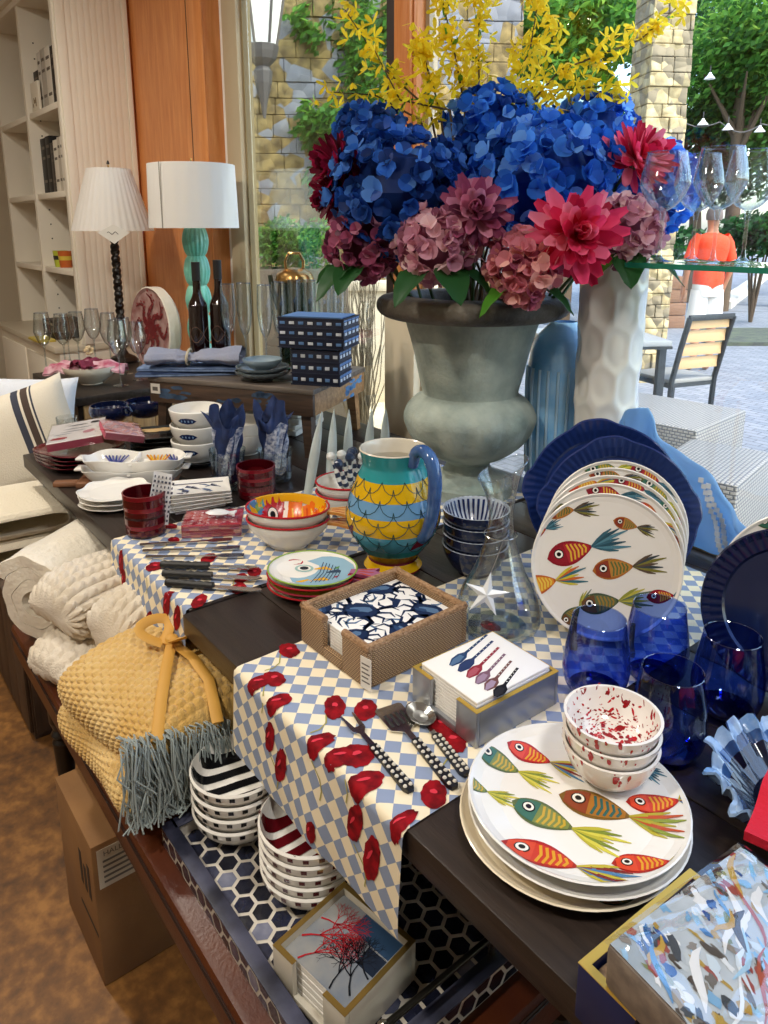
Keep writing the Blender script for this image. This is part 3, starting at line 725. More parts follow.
# ------------------------------------------------------------------ silver napkin box
C = [Vector(at(*p, TZ + .062)) for p in ((479, 712), (557, 673), (498, 632), (407, 666))]
cen = sum(C, Vector()) / 4
ang = math.atan2((C[0] - C[3] + C[1] - C[2]).y, (C[0] - C[3] + C[1] - C[2]).x)
hx = ((C[0] - C[3]).length + (C[1] - C[2]).length) / 4; hy = ((C[3] - C[2]).length + (C[0] - C[1]).length) / 4
silver = mat('silver_leaf', '#a4a8ae', .36, .7, bump=(30, .05)); gold = mat('gold_rim', '#d8b452', .32, .55)
def notch_box(o, hx, hy, H, t, nw, body, rim, nlow=.012):
    mb = MB(); mb.box((-hx, -hy, 0), (-nw, -hy + t, H), body, .0015); mb.box((nw, -hy, 0), (hx, -hy + t, H), body, .0015); mb.box((-nw, -hy, 0), (nw, -hy + t, nlow), body, .001)
    mb.box((-hx, hy - t, 0), (hx, hy, H), body, .0015); mb.box((-hx, -hy + t, 0), (-hx + t, hy - t, H), body, .0015); mb.box((hx - t, -hy + t, 0), (hx, hy - t, H), body, .0015); mb.box((-hx + t, -hy + t, 0), (hx - t, hy - t, .005), body)
    bd_ = mb.build('body', o)
    mb = MB(); e = .0012
    mb.box((-hx, -hy, H + .0002), (-nw, -hy + t, H + e), rim); mb.box((nw, -hy, H + .0002), (hx, -hy + t, H + e), rim)
    mb.box((-hx, hy - t, H + .0002), (hx, hy, H + e), rim); mb.box((-hx, -hy + t, H + .0002), (-hx + t, hy - t, H + e), rim); mb.box((hx - t, -hy + t, H + .0002), (hx, hy - t, H + e), rim)
    mb.build('rim', bd_, label='gold edging along the box rim' if rim is gold else None)
o = thing('napkin_box', 'square silver napkin box with gold rim holding spoon print napkins', 'napkin box', (cen.x, cen.y, TZ + .0034), ang)
notch_box(o, hx, hy, .058, .007, .03, silver, gold)
np_ = thing('napkin_stack', 'stack of white napkins printed with a row of painted spoons in the silver box', 'napkins', (cen.x, cen.y, TZ + .0034), ang)
mb = MB(); nx, ny = hx - .010, hy - .010
for k in range(11): mb.box((-nx + .0007 * (k % 2), -ny, .0056 + k * .0056), (nx - .0005 * (k % 3), ny, .0108 + k * .0056), nap_w, .0015)
S = flat(.0668)
for k, (c, c2) in enumerate([('#2c4468', '#55708f'), ('#2f3d63', '#2f3d63'), ('#8e2c3a', '#a85560'), ('#7a5a6a', '#9a8296'), ('#6f4a48', '#a08ba0'), ('#1d1d24', '#2a2a30')]):
    x = -nx * .78 + k * nx * .31
    a, b2 = (x - .012, ny * .8 - .006 * k), (x + .02, -ny * .72 + .01)
    pts = [(b2[0] + (a[0] - b2[0]) * t, b2[1] + (a[1] - b2[1]) * t) for t in (0, .15, .3, .4, .7, 1)]
    if k % 2: pts = [(-p[0] + 2 * x, -p[1]) if False else p for p in pts]
    mb.strip(S, pts, [.003, .0095, .0085, .0026, .0022, .0022], paint(c, .7, .1), .0004)
    mb.strip(S, pts[:3], [.0015, .006, .004], paint(c2, .7, .1), .0008)
    for q in range(5):
        t = .5 + q * .1; mb.disc(S, b2[0] + (a[0] - b2[0]) * t, b2[1] + (a[1] - b2[1]) * t, .0012, .0012, 0, nap_w, .0009, 6)
mb.build('napkins', np_, 30)

# ------------------------------------------------------------------ serving pieces on the runner
steel = mat('polished_steel', '#c9c9c6', .16, 1.); bead_b = mat('handle_black', '#16161a', .3); bead_w = mat('handle_pearl', '#d8d2c4', .3)
def on_cloth(px, py): p = at(px, py, TZ + .003); return Vector((p[0], p[1], 0))
def utensil(label, p_tip, p_end, kind, zoff=0.):
    a, b_ = on_cloth(*p_tip), on_cloth(*p_end); L = (b_ - a).length
    o = thing('serving_' + kind, label, 'serving ' + kind, (a.x, a.y, TZ + .0035 + zoff), math.atan2((b_ - a).y, (b_ - a).x))
    h0 = L * .45
    mb = MB(); mb.prism([(h0, -.006), (L - .008, -.0085), (L, -.005), (L, .005), (L - .008, .0085), (h0, .006)], .0, .006, bead_b)
    hd_ = mb.build('handle', o)
    mb = MB()
    n = 9
    for k in range(n):
        x = h0 + .008 + (L - h0 - .016) * k / (n - 1)
        for sy in (-.0045, .0045): mb.at((x, sy, .0062)); mb.lathe([(0, 0), (.0032, .0), (.0022, .0018), (0, .0022)], 8, bead_w)
    mb.at(); mb.build('inlay', hd_, label='pearl dots set into the handle')
    if kind == 'fork':
        mb = MB(); mb.prism([(h0, -.005), (h0 * .62, -.004), (h0 * .5, -.011), (h0 * .42, -.012), (h0 * .42, .012), (h0 * .5, .011), (h0 * .62, .004), (h0, .005)], .001, .0035, steel)
        for sy in (-.008, .008): mb.prism([(h0 * .43, sy - .004), (.004, sy * 1.25 - .0015), (0, sy * 1.25), (.004, sy * 1.25 + .0015), (h0 * .43, sy + .004)], .001, .0035, steel)
        mb.build('prongs', o)
    elif kind == 'spatula':
        mb = MB(); mb.prism([(h0, -.005), (h0 * .75, -.005), (h0 * .62, -.022), (.004, -.024), (0, -.02), (0, .02), (.004, .024), (h0 * .62, .022), (h0 * .75, .005), (h0, .005)], .001, .003, steel)
        for k in range(4): mb.box((.02, -.017 + k * .0095, .0031), (.05, -.0125 + k * .0095, .0034), mat('slot_dark', '#2a2a2a', .5))
        mb.build('blade', o)
    elif kind == 'spoon':
        mb = MB(); mb.prism([(h0, -.0045), (h0 * .7, -.004), (h0 * .7, .004), (h0, .0045)], .001, .0035, steel)
        mb.at((h0 * .38, 0, .0095), (0, 0, 0), (1.35, .95, .9)); mb.lathe([(0, -.009), (.012, -.0075), (.021, -.002), (.023, 0), (.0215, 0), (.0115, -.006), (0, -.0075)], 20, steel); mb.at(); mb.build('spoon_bowl', o)
    else:
        mb = MB(); mb.prism([(h0, -.007), (.012, -.013), (0, -.004), (.004, .008), (h0, .008)], .001, .003, steel); mb.build('blade', o)
    return o
utensil('serving fork with two prongs and dark pearl-dotted handle lying on the cherry runner', (346, 716), (411, 793), 'fork')
utensil('slotted serving spatula with pearl-dotted handle lying beside the fork', (387, 708), (455, 790), 'spatula')
utensil('serving spoon with round bowl lying between the spatula and the silver box', (412, 708), (467, 777), 'spoon')
# ================================================================== JUG, URN, FLOWERS
p = at(393, 566, TZ)
o = thing('ceramic_jug', 'painted ceramic jug with yellow and blue fish scale bands and a blue handle', 'jug', (p[0], p[1], TZ + .003), IAZ)
JP = [(.0, .0), (.066, .0), (.068, .006), (.060, .02), (.058, .03), (.076, .055), (.098, .09), (.108, .125), (.106, .155), (.096, .19), (.083, .225), (.0725, .25), (.071, .262), (.076, .285), (.078, .292)]
J = JP[:3] + smooth_prof(JP[2:], 5)[1:]
teal, yel, bl, aqua, maroon, jred, dk = [paint(c, .12) for c in ('#2f8f93', '#d9ab12', '#6b9ac0', '#4b97ab', '#6d1a30', '#a02432', '#2b4a4c')]
def jband(z):
    for z1, c in ((.006, jred), (.024, yel), (.05, maroon), (.066, teal), (.112, aqua), (.155, yel), (.19, bl), (.232, yel)):
        if z < z1: return c
    return teal
mb = MB(); mb.lathe(J, 56, mats=[jband((a[1] + b_[1]) / 2) for a, b_ in zip(J, J[1:])])
inn = [(r_ - .005, z_) for r_, z_ in reversed(JP[6:])]
mb.lathe([(.078, .292), (.0755, .2945), (.073, .292)] + inn[1:] + [(.06, .06), (0, .05)], 56, mat('jug_inside', '#d8cfbb', .2, coat=.4))
ls = lathe_surf(J[3:])
for zi, z in enumerate((.07, .094, .118, .142, .166, .19, .212)):
    r_ = lerp_prof(J[3:], z); n = 10
    for k in range(n):
        a = (k + .5 * (zi % 2)) * 2 * PI / n; w = PI / n
        pts = [((a + w * cos(t)) * .09, z + .001 + .03 - .034 * sin(t) * 1.) for t in [PI * q / 8 for q in range(9)]]
        vs = []
        pl = []
        for s_, z_ in pts:
            rr = lerp_prof(J[3:], min(z_, .235)); pl.append(((rr + .0006) * cos(s_ / .09), (rr + .0006) * sin(s_ / .09), min(z_, .235)))
        mb.tube(pl, .0009, 5, dk)
for s in range(3):                                       # maroon swoosh near the foot
    a0_ = -2.3 + s * 2.1
    pl = [((.09 * (a0_ + .09 * q)), .075 + .006 * q + .004 * sin(q)) for q in range(9)]
    def sf(x, y, off):
        rr = lerp_prof(J[3:], max(min(y, .2), .025)); return ((rr + off) * cos(x / .09), (rr + off) * sin(x / .09), y)
    mb.strip(sf, pl, [.001, .008, .012, .014, .013, .011, .008, .005, .001], maroon, .0012)
mb.build('body', o)
mb = MB(); hp = [(.070, 0, .268), (.082, 0, .30), (.108, 0, .312), (.135, 0, .298), (.148, 0, .262), (.147, 0, .215), (.138, 0, .165), (.122, 0, .125), (.105, 0, .105)]
hs = smooth_prof([(q[0], q[2]) for q in hp], 5)
mb.tube([(q[0], 0, q[1]) for q in hs], [.0125 + .003 * sin(PI * i / len(hs)) for i in range(len(hs))], 14, mat('jug_handle_blue', '#2f4f86', .12, coat=.5, col2='#456a9c', nscale=30)); mb.build('handle', o, 60)
o.rotation_euler = (0, 0, IAZ - .95); o.scale = (.97, .97, .95)

# ------------------------------------------------------------------ stone urn
UX, UY = -.85, .945
o = thing('stone_urn', 'weathered grey stone urn with dark rolled rim filled with hydrangeas', 'urn', (UX, UY, TZ + .0030)); o.scale = (1.04, 1.04, 1.035)
stone = mat('urn_stone', '#b2bbb0', .85, spec=.2, col2='#838f88', nscale=11, bump=(45, .5))
srim = mat('urn_rim_dark', '#1c1b1a', .6, col2='#776f62', nscale=6, bump=(60, .5))
mb = MB(); mb.lathe([(0, 0), (.125, 0), (.125, .03), (.118, .036), (.10, .042), (.068, .062), (.058, .085), (.066, .097)], 48, stone); mb.build('pedestal', o)
UP = smooth_prof([(.06, .0975), (.10, .108), (.150, .15), (.176, .20), (.178, .232), (.158, .262), (.134, .28), (.131, .292), (.142, .34), (.160, .42), (.180, .487)], 6)
def gad(a, r_, z):
    if .1 < z < .262:
        k = sin(PI * (z - .1) / .162) ** .7
        return r_ * (1 + .045 * k * (abs(cos(a * 6)) ** .6 - .6)), z
    return r_, z
mb = MB(); mb.lathe(UP + [(.172, .487), (.15, .42), (.12, .32), (0, .31)], 96, stone, gad); mb.build('bowl', o)
mb = MB(); mb.lathe(smooth_prof([(.178, .488), (.225, .492), (.248, .505), (.254, .522), (.248, .54), (.232, .548), (.205, .55), (.178, .545), (.17, .49)], 5), 64, srim, lambda a, r_, z: (r_ * (1 + .006 * sin(a * 30) * (z > .5)), z)); mb.build('rim', o)
mb = MB(); mb.lathe([(0, .50), (.1, .505), (.1695, .50)], 32, mat('urn_soil', '#241c14', .95, bump=(30, .8))); mb.build('soil', o)

# ------------------------------------------------------------------ flowers
def petal(mb, base, d, up, L, W, cup, m):
    """a cupped petal from base along d"""
    d = d.normalized(); s_ = d.cross(up).normalized(); n_ = s_.cross(d).normalized(); vs = []
    for i, (t, w) in enumerate(((0, .25), (.4, .9), (.75, 1.), (1., .45))):
        for k in (-1, 0, 1):
            vs.append(base + d * (L * t) + s_ * (W * w * k * .5) + n_ * (cup * L * (t * t * .8 + (.25 if k else 0) * w)))
    mb.add(vs, [(i * 3 + k, i * 3 + k + 1, (i + 1) * 3 + k + 1, (i + 1) * 3 + k) for i in range(3) for k in range(2)], m)
def rvec(g):
    while 1:
        v = Vector((g.uniform(-1, 1), g.uniform(-1, 1), g.uniform(-1, 1)))
        if .1 < v.length < 1: return v.normalized()
leaf_g = leafmat('hydrangea_leaf', '#1f4a24', '#3f7a30', .45, .25); leaf_l = leafmat('fresh_leaf', '#4f8f2c', '#7cb53c', .45, .3); stem_g = mat('flower_stem', '#3c5a2c', .6)
def leaf(mb, base, d, L, W, m, droop=.35):
    d = Vector(d).normalized(); s_ = d.cross(Vector((0, 0, 1))).normalized(); vs = []; N = 8
    for i in range(N + 1):
        t = i / N; w = W * .5 * sin(PI * t ** .75) ** .8 if 0 < t < 1 else .0005
        for k in (-1, -.5, 0, .5, 1):
            vs.append(Vector(base) + d * (L * t) + s_ * (w * k) + Vector((0, 0, -droop * L * t * t + .18 * w * abs(k) * 2 + .003 * sin(t * 20) * abs(k))))
    mb.add(vs, [(i * 5 + k, i * 5 + k + 1, (i + 1) * 5 + k + 1, (i + 1) * 5 + k) for i in range(N) for k in range(4)], m)
URIM = Vector((UX, UY, TZ + .53))
def stem(o, loc):
    mb = MB(); a = Vector(loc); b_ = Vector((UX + (a.x - UX) * .45, UY + (a.y - UY) * .45, TZ + .512))
    mb.tube([Vector((0, 0, 0)), (b_ - a) * .5 + Vector((0, 0, .02)), b_ - a], .0045, 6, stem_g); mb.build('stem', o)
def hydrangea(px, py, dist, rad, mats, label, n=95, seed=0, fs=.034, squash=.9, den=1.75, leaves=()):
    n = int(n * den); fs *= .84; loc = at_d(px, py, dist); g = random.Random(seed)
    o = thing('hydrangea', label, 'flower', loc, 0, None)
    mb = MB()
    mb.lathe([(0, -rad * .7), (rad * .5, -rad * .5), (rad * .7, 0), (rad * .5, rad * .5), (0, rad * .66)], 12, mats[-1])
    for i in range(n):
        z = 1 - 2 * (i + .5) / n; a = i * 2.39996; q = math.sqrt(max(0, 1 - z * z))
        d = (Vector((q * cos(a), q * sin(a), z)) + rvec(g) * .26).normalized()
        c = Vector((d.x, d.y, d.z * squash)) * rad * g.uniform(.80, 1.06)
        t = d.orthogonal().normalized(); b_ = d.cross(t); ph = g.uniform(0, PI)
        m = mats[min(int(g.random() * len(mats)), len(mats) - 1)]; s_ = fs * g.uniform(.8, 1.15)
        for k in range(4):
            e = (t * cos(ph + k * PI / 2) + b_ * sin(ph + k * PI / 2)) + d * g.uniform(.1, .9) + rvec(g) * .15
            petal(mb, c, e, d, s_ * .85, s_ * .95, g.uniform(.1, .5), mats[min(int(g.random() * len(mats)), len(mats) - 1)] if k == 3 else m)
    mb.build('flower_head', o, 80)
    stem(o, loc)
    for (dx, dy, dz, L, W, m) in leaves:
        mb = MB(); leaf(mb, (dx * rad * .6, dy * rad * .6, -rad * .62), (dx, dy, dz), L, W, m); mb.build('leaf', o)
    return o
def petset(pref, cols, c2=None, tr=.45): return [leafmat('%s_petal_%d' % (pref, i), c, c2 or c, .55, tr) for i, c in enumerate(cols)]
BLU = petset('blue', ['#2f74d8', '#4a90e8', '#2460c0', '#74aef2', '#184698'], None, .48)
BLD = petset('deepblue', ['#2a5cb4', '#3a74cc', '#1f4a98', '#5288d6', '#14326e'], None, .42)
PNK = petset('pink', ['#ecbcc4', '#dfa6b6', '#f4d2d2', '#cc90a6', '#9a5c74'], None, .5)
MAU = petset('mauve', ['#c06a86', '#a85274', '#d088a0', '#964668', '#66304a'])
SAL = petset('salmon', ['#e89e9a', '#f0b6ac', '#d88690', '#dc8e9c', '#a0526a'], None, .4)
HOT = petset('hotpink', ['#ea4470', '#f46c8e', '#d82a54', '#f890a8', '#b41c40'])
WIN = petset('wine', ['#8a1238', '#a51c46', '#6d0c2c', '#7c1034', '#4c081e'])
def IRv(a, b_=0., c=0.): return (cos(YAW) * a - sin(YAW) * b_, sin(YAW) * a + cos(YAW) * b_, c)   # image right, away, up
def lf(a, b_, c, L, W, m): return IRv(a, b_, c) + (L, W, m)
hydrangea(397, 195, 1.92, .172, BLD, 'big deep blue hydrangea on the lamp side of the urn bouquet', 120, 1, .042)
hydrangea(543, 185, 1.90, .178, BLU, 'big bright blue hydrangea in the centre of the urn bouquet', 125, 2, .044)
hydrangea(492, 132, 2.10, .135, BLU, 'blue hydrangea at the top of the bouquet under the yellow sprays', 90, 3, .04)
hydrangea(592, 135, 2.12, .12, BLU, 'blue hydrangea at the back, behind the red dahlia', 80, 4, .038)
hydrangea(648, 188, 2.02, .125, BLU, 'blue hydrangea at the window edge of the bouquet by the wine glasses', 85, 5, .038)
hydrangea(372, 140, 2.12, .10, BLD, 'small dark blue hydrangea peeping over the deep blue one', 70, 6, .038)
hydrangea(452, 180, 2.08, .12, BLD, 'shaded blue hydrangea deep between the two big blue heads', 70, 16, .038)
hydrangea(365, 243, 1.93, .095, MAU, 'dusky mauve hydrangea low beside the champagne flutes', 70, 7, .034, leaves=[lf(-.7, -.6, -.4, 0.117, 0.088, leaf_g), lf(-.4, -.9, -.3, 0.106, 0.080, leaf_g), lf(-.9, .5, -.2, 0.099, 0.072, leaf_g)])
hydrangea(437, 245, 1.80, .092, PNK, 'pale pink hydrangea above the middle of the urn rim', 75, 8, .036, leaves=[lf(-.6, -.6, -.4, 0.112, 0.088, leaf_g), lf(.3, -.9, -.4, 0.106, 0.088, leaf_g), lf(.9, -.5, -.35, 0.099, 0.072, leaf_g)])
hydrangea(524, 265, 1.74, .078, SAL, 'salmon pink hydrangea drooping over the urn rim', 60, 9, .036, .9, leaves=[lf(-.8, -.3, -.5, 0.086, 0.064, leaf_l), lf(.7, -.4, -.3, 0.093, 0.072, leaf_g)])
hydrangea(522, 288, 1.73, .04, SAL, 'small salmon pink floret cluster hanging lowest on the urn rim', 22, 19, .034)
hydrangea(624, 232, 1.80, .085, PNK, 'pale pink hydrangea under the red dahlia by the glass shelf', 75, 10, .036, leaves=[lf(.9, -.4, -.4, 0.106, 0.080, leaf_g), lf(-.1, -.9, -.5, 0.093, 0.080, leaf_g), lf(-.7, -.6, -.45, 0.086, 0.064, leaf_l)])
def dahlia(px, py, dist, rad, mats, face, label, seed=0):
    loc = at_d(px, py, dist); g = random.Random(seed); face = Vector(face).normalized()
    o = thing('dahlia', label, 'flower', loc, 0, None); mb = MB()
    t = face.orthogonal().normalized(); b_ = face.cross(t)
    for ring, (n, el, L) in enumerate([(15, -.25, 1.), (16, .05, 1.), (14, .35, .92), (12, .7, .78), (9, 1.1, .6), (6, 1.4, .42)]):
        for k in range(n):
            a = (k + .5 * (ring % 2)) * 2 * PI / n + g.uniform(-.12, .12)
            d = (t * cos(a) + b_ * sin(a)) * cos(el) + face * sin(el) + rvec(g) * .1
            petal(mb, face * (.10 * rad * ring), d, face, rad * L * g.uniform(.85, 1.15), rad * g.uniform(.26, .36), g.uniform(.15, .5), mats[min(int(g.random() * 5), 4)])
    mb.build('flower_head', o, 80)
    mb = MB(); mb.tube([face * -.012, face * .0], rad * .2, 10, stem_g); mb.build('calyx', o)
    stem(o, loc)
tocam = Vector((CAM[0] - UX, CAM[1] - UY, .1)).normalized()
rgt = Vector(IRv(1))
dahlia(573, 236, 1.70, .105, HOT, tocam + rgt * .1 + Vector((0, 0, .1)), 'hot pink dahlia facing forward at the lower window side of the bouquet', 1)
dahlia(632, 163, 1.86, .09, HOT, tocam * .6 + rgt * .5 + Vector((0, 0, .35)), 'raspberry red dahlia beside the wine glasses', 2)
dahlia(475, 215, 1.76, .085, MAU, tocam + Vector((0, 0, .2)), 'dusky pink dahlia in the gap between the two big blue hydrangeas', 3)
dahlia(345, 165, 1.95, .085, WIN, tocam * .5 - rgt * .9, 'wine red dahlia at the lamp side edge of the bouquet', 4)
dahlia(338, 195, 1.97, .07, WIN, tocam * .5 - rgt * .9 - Vector((0, 0, .3)), 'wine red dahlia just below the other wine red one', 5)
# forsythia sprays
YEL = petset('forsythia', ['#f2d410', '#f8e024', '#e4c008', '#f6d818'], '#fbe848', .45)
bark = mat('twig_bark', '#4a3a22', .8)
def spray(pts, dist, label, n, seed, dens=1.):
    g = random.Random(seed)
    P = [Vector(at_d(px, py, dist + dd)) for px, py, dd in pts]
    base = Vector((UX + g.uniform(-.06, .06), UY + g.uniform(-.04, .05), TZ + .515))
    P = [base] + P
    o = thing('forsythia_branch', label, 'branch', base, 0, None)
    C_ = []
    for i in range(len(P) - 1):
        for k in range(8): C_.append(P[i].lerp(P[i + 1], k / 8))
    C_.append(P[-1]); C_ = [c - base for c in C_]
    mb = MB(); mb.tube(C_, [.0042 - .003 * i / len(C_) for i in range(len(C_))], 6, bark); mb.build('twig', o)
    mb = MB(); N = len(C_)
    for q in range(int(n * .8)):
        i = N - 1 - int((g.random() ** 1.1) * N * .62); c = C_[max(min(i, N - 1), 0)] + rvec(g) * g.uniform(.005, .05)
        d = (rvec(g) + Vector((0, 0, -.2))).normalized(); t = d.orthogonal().normalized(); b_ = d.cross(t); s_ = g.uniform(.022, .033)
        m = g.choice(YEL)
        for k in range(4):
            a = k * PI / 2 + g.uniform(-.2, .2)
            petal(mb, c, t * cos(a) + b_ * sin(a) + d * .55, d, s_ * 1.1, s_ * .42, .12, m)
    mb.build('blossoms', o, 80)
    mb = MB()
    for q in range(7):
        c = C_[int(N * g.uniform(.45, .98))]; leaf(mb, c, rvec(g), .04, .014, leaf_l, .1)
    mb.build('leaves', o, 80)
D = 2.05
spray([(430, 110, 0), (385, 70, 0), (345, 10, 0)], D, 'forsythia spray leaning farthest to the lamp side', 40, 1)
spray([(420, 120, .05), (375, 95, .1), (328, 92, .1)], D, 'short low forsythia spray over the wine red dahlia', 26, 2)
spray([(440, 110, 0), (425, 60, 0), (418, 40, 0)], D, 'dense forsythia spray in front of the orange mullion', 60, 3)
spray([(465, 110, .03), (455, 55, .03), (440, -10, .03)], D, 'tall forsythia spray left of the bouquet middle', 75, 4)
spray([(480, 110, .08), (478, 40, .08), (482, -30, .08)], D, 'tallest forsythia spray rising out of the picture', 80, 5)
spray([(500, 110, 0), (530, 50, 0), (540, -10, 0)], D, 'upright forsythia spray above the centre blue hydrangea', 60, 6)
spray([(520, 115, -.03), (560, 70, -.03), (640, 40, -.03), (676, 8, -.03)], D, 'long arching forsythia spray reaching towards the stone pillar', 75, 7)
spray([(530, 118, -.02), (560, 90, -.02), (618, 85, -.02)], D, 'low forsythia spray over the blue hydrangeas on the window side', 45, 8)
spray([(525, 110, .05), (535, 80, .05), (560, 20, .05)], D, 'forsythia spray between the upright one and the long arching one', 40, 9)
spray([(450, 110, -.05), (400, 100, -.05), (372, 45, -.05)], D, 'thin forsythia spray crossing the dark mullion', 34, 10)

# ------------------------------------------------------------------ carafe and starfish
clear = glass('clear_glass', '#fafcfc', '#bccad2', base=.085); clear_t = glass('clear_rim', '#eef4f6', '#b4c4cc', base=.14)
p = at(497, 627, TZ)
o = thing('glass_carafe', 'clear glass carafe with wide base and slanted flared mouth, starfish hung on it', 'carafe', (p[0], p[1], TZ + .003), IAZ)
CP = smooth_prof([(.03, .0), (.074, .006), (.082, .03), (.070, .075), (.048, .12), (.031, .17), (.0235, .21), (.024, .245), (.032, .285), (.045, .318)], 6)
slant = lambda a, r_, z: (r_, z + max(0, (z - .2) / .12) * .022 * cos(a) )
MB().lathe(CP + [(r_ - .0022, z_) for r_, z_ in reversed(CP[2:])], 44, clear, slant).build('body', o, 60)
mb = MB(); mb.tube([(.045 * cos(a), .045 * sin(a), .318 + .0216 * cos(a)) for a in [2 * PI * k / 40 for k in range(41)]], .0014, 6, clear_t); mb.build('lip', o, 60)
MB().lathe([(0, .0002), (.03, .0003), (.055, .0025), (.03, .004), (0, .0045)], 32, clear_t).build('base', o, 60)
CARAFE = o.location.copy()
q = CARAFE + Vector(IRv(-.036, -.088, .112))
star_m = mat('starfish_resin', '#e4e7e8', .35, coat=.3)
SROT = (R(78), R(10), YAW + R(-6))
o = thing('starfish_ornament', 'white starfish ornament hanging on a wire in front of the glass carafe', 'ornament', q, SROT)
mb = MB(); pts = []
for k in range(10):
    a = PI / 2 + k * PI / 5; r_ = .042 if k % 2 == 0 else .014
    pts.append((r_ * cos(a), r_ * sin(a), 0))
vs = pts + [(0, 0, .006), (0, 0, -.004)]
for k in range(0, 10, 2): vs[k] = (vs[k][0], vs[k][1], .001)
mb.add(vs, [(k, (k + 1) % 10, 10) for k in range(10)] + [((k + 1) % 10, k, 11) for k in range(10)], star_m); mb.build('body', o)
mb = MB(); Mw = Matrix.LocRotScale(q, Euler(SROT), None).inverted()
tip = Vector((0, .041, .001)); neck = Mw @ (CARAFE + Vector(IRv(-.0, -.031, .19)))
mb.tube([tip, tip.lerp(neck, .5) + Vector((0, .0, .004)), neck], .0009, 5, steel)
ring = [Mw @ (CARAFE + Vector((.031 * cos(a), .031 * sin(a), .19))) for a in [2 * PI * k / 24 for k in range(25)]]
mb.tube(ring, .0009, 5, steel); mb.build('wire', o)

# ------------------------------------------------------------------ navy striped bowls behind the carafe
p = at(468, 575, TZ)
stripe_in = mat('bowl_inside_pale', '#c9d0da', .2, coat=.4); cob = mat('cobalt_bowl', '#141f40', .15, coat=.5)
for k, l in enumerate(['navy bowl at the bottom of the stack behind the carafe', 'navy bowl second from the bottom of the stack behind the carafe', 'navy bowl second from the top behind the carafe', 'navy bowl with pale striped inside on top of the stack behind the carafe']):
    r_, h = .074, .07
    pr, ins = bowl_prof(r_, h, .5); mb = MB(); n0 = len(pr) - len(ins)
    mb.lathe(pr[:n0], 40, cob); mb.lathe(pr[n0 - 1:], 40, stripe_in)
    s = plate_surf(ins)
    for q in range(36):
        a = q * 2 * PI / 36
        mb.strip(s, [(r_ * t * cos(a), r_ * t * sin(a)) for t in (.35, .6, .8, .96)], [.001, .0018, .0024, .003], paint('#1b2a55'), .0006)
    solo(mb, 'striped_bowl', l, 'bowl', (p[0], p[1] + .02, TZ + .003 + k * .027), 0, 'navy bowls behind the carafe')

# ------------------------------------------------------------------ fish shaped bowls and plates
fred = paint('#b01d28'); forg = paint('#dd6a12'); forg2 = paint('#c4480e'); fyel = paint('#e0a818'); fwht = paint('#f0eadf'); fblk = paint('#111111'); fblu = paint('#4a86b8'); fgrn = paint('#7ba03c')
def tailfin(mb, x, z, s, m, m2):
    pts = [(x - .012, -.012 * s), (x + .02, -.017 * s), (x + .052, -.034 * s), (x + .044, -.012 * s), (x + .06, .002 * s), (x + .04, .012 * s), (x + .046, .03 * s), (x + .016, .018 * s), (x - .012, .012 * s)]
    mb.prism(pts, z - .007, z, m, m2)
    for q in (-.5, 0, .5): mb.strip(lambda a, b_, off: (a, b_, z + off), [(x + .005, q * .014), (x + .02, q * .022), (x + .038, q * .034)], [.001, .002, .001], forg2, .0006)
def fish_bowl(loc, rot, label, top, zs=.85):
    r_, h = .088, .072
    pr, ins = bowl_prof(r_, h, .45); mb = MB(); sc = lambda a, q, z: (q * (1 + .16 * cos(a) ** 2 + .04 * cos(a) * (cos(a) < 0)) * (1 - .1 * sin(a) ** 2), z)
    mb.lathe(pr, 48, white_glaze, sc)
    mb.tube([(sc(a, r_ - .001, h)[0] * cos(a), sc(a, r_ - .001, h)[0] * sin(a), h) for a in [2 * PI * k / 48 for k in range(49)]], .0028, 8, fred)
    base = plate_surf([(q, z) for q, z in ins])
    def S(x, y, off):
        a = math.atan2(y, x); f_ = sc(a, 1, 0)[0]; X, Y, Z = base(x / f_, y / f_, off)
        return (X * f_ * .985, Y * f_ * .985, Z + .0012)
    if top:
        L = .098
        def sl(x0, x1, m, off, y0=-.9, y1=.9):
            for j in range(3):
                xa = x0 + (x1 - x0) * (j + .5) / 3
                W_ = .080 * math.sqrt(max(0, 1 - (xa / L) ** 2))
                mb.strip(S, [(xa, y0 * W_ + (y1 - y0) * W_ * t / 12) for t in range(13)], abs(x1 - x0) / 6 + .0004, m, off)
        sl(-.094, -.068, fblu, .0008); sl(-.07, -.02, fred, .0008); sl(-.022, -.012, fwht, .0009); sl(-.012, .092, forg, .0008)
        for q in range(7):
            x = .0 + q * .0125; W_ = .074 * math.sqrt(max(0, 1 - (x / L) ** 2))
            mb.strip(S, [(x + .004 * sin(t), -.9 * W_ + 1.8 * W_ * t / 10) for t in range(11)], .0022, forg2 if q % 2 else fyel, .0014)
        mb.strip(S, [(.094 * cos(t), .078 * sin(t)) for t in [R(25 + 13 * k) for k in range(11)]], .006, fyel, .0016)
        mb.strip(S, [(-.083, .02), (-.078, .035), (-.07, .048)], .004, fgrn, .0014); mb.strip(S, [(-.09, .0), (-.086, .012), (-.08, .02)], .004, fyel, .0014)
        for rr, m, of in ((.0135, fblk, .0016), (.0118, fwht, .0022), (.0065, fblk, .0028)): mb.disc(S, -.046, .040, rr, rr * 1.15, 0, m, of, 16)
    o = thing('fish_bowl', label, 'bowl', loc, rot)
    mb.build('body', o)
    mb = MB(); tailfin(mb, .104, h * .93, 1., paint('#d08a3c'), paint('#e9b468')); mb.build('tail_tab', o)
p = at(281, 548, TZ)
fish_bowl((p[0], p[1] + .02, TZ + .003), IAZ - .1, 'white fish shaped bowl underneath the orange fish bowl', False)
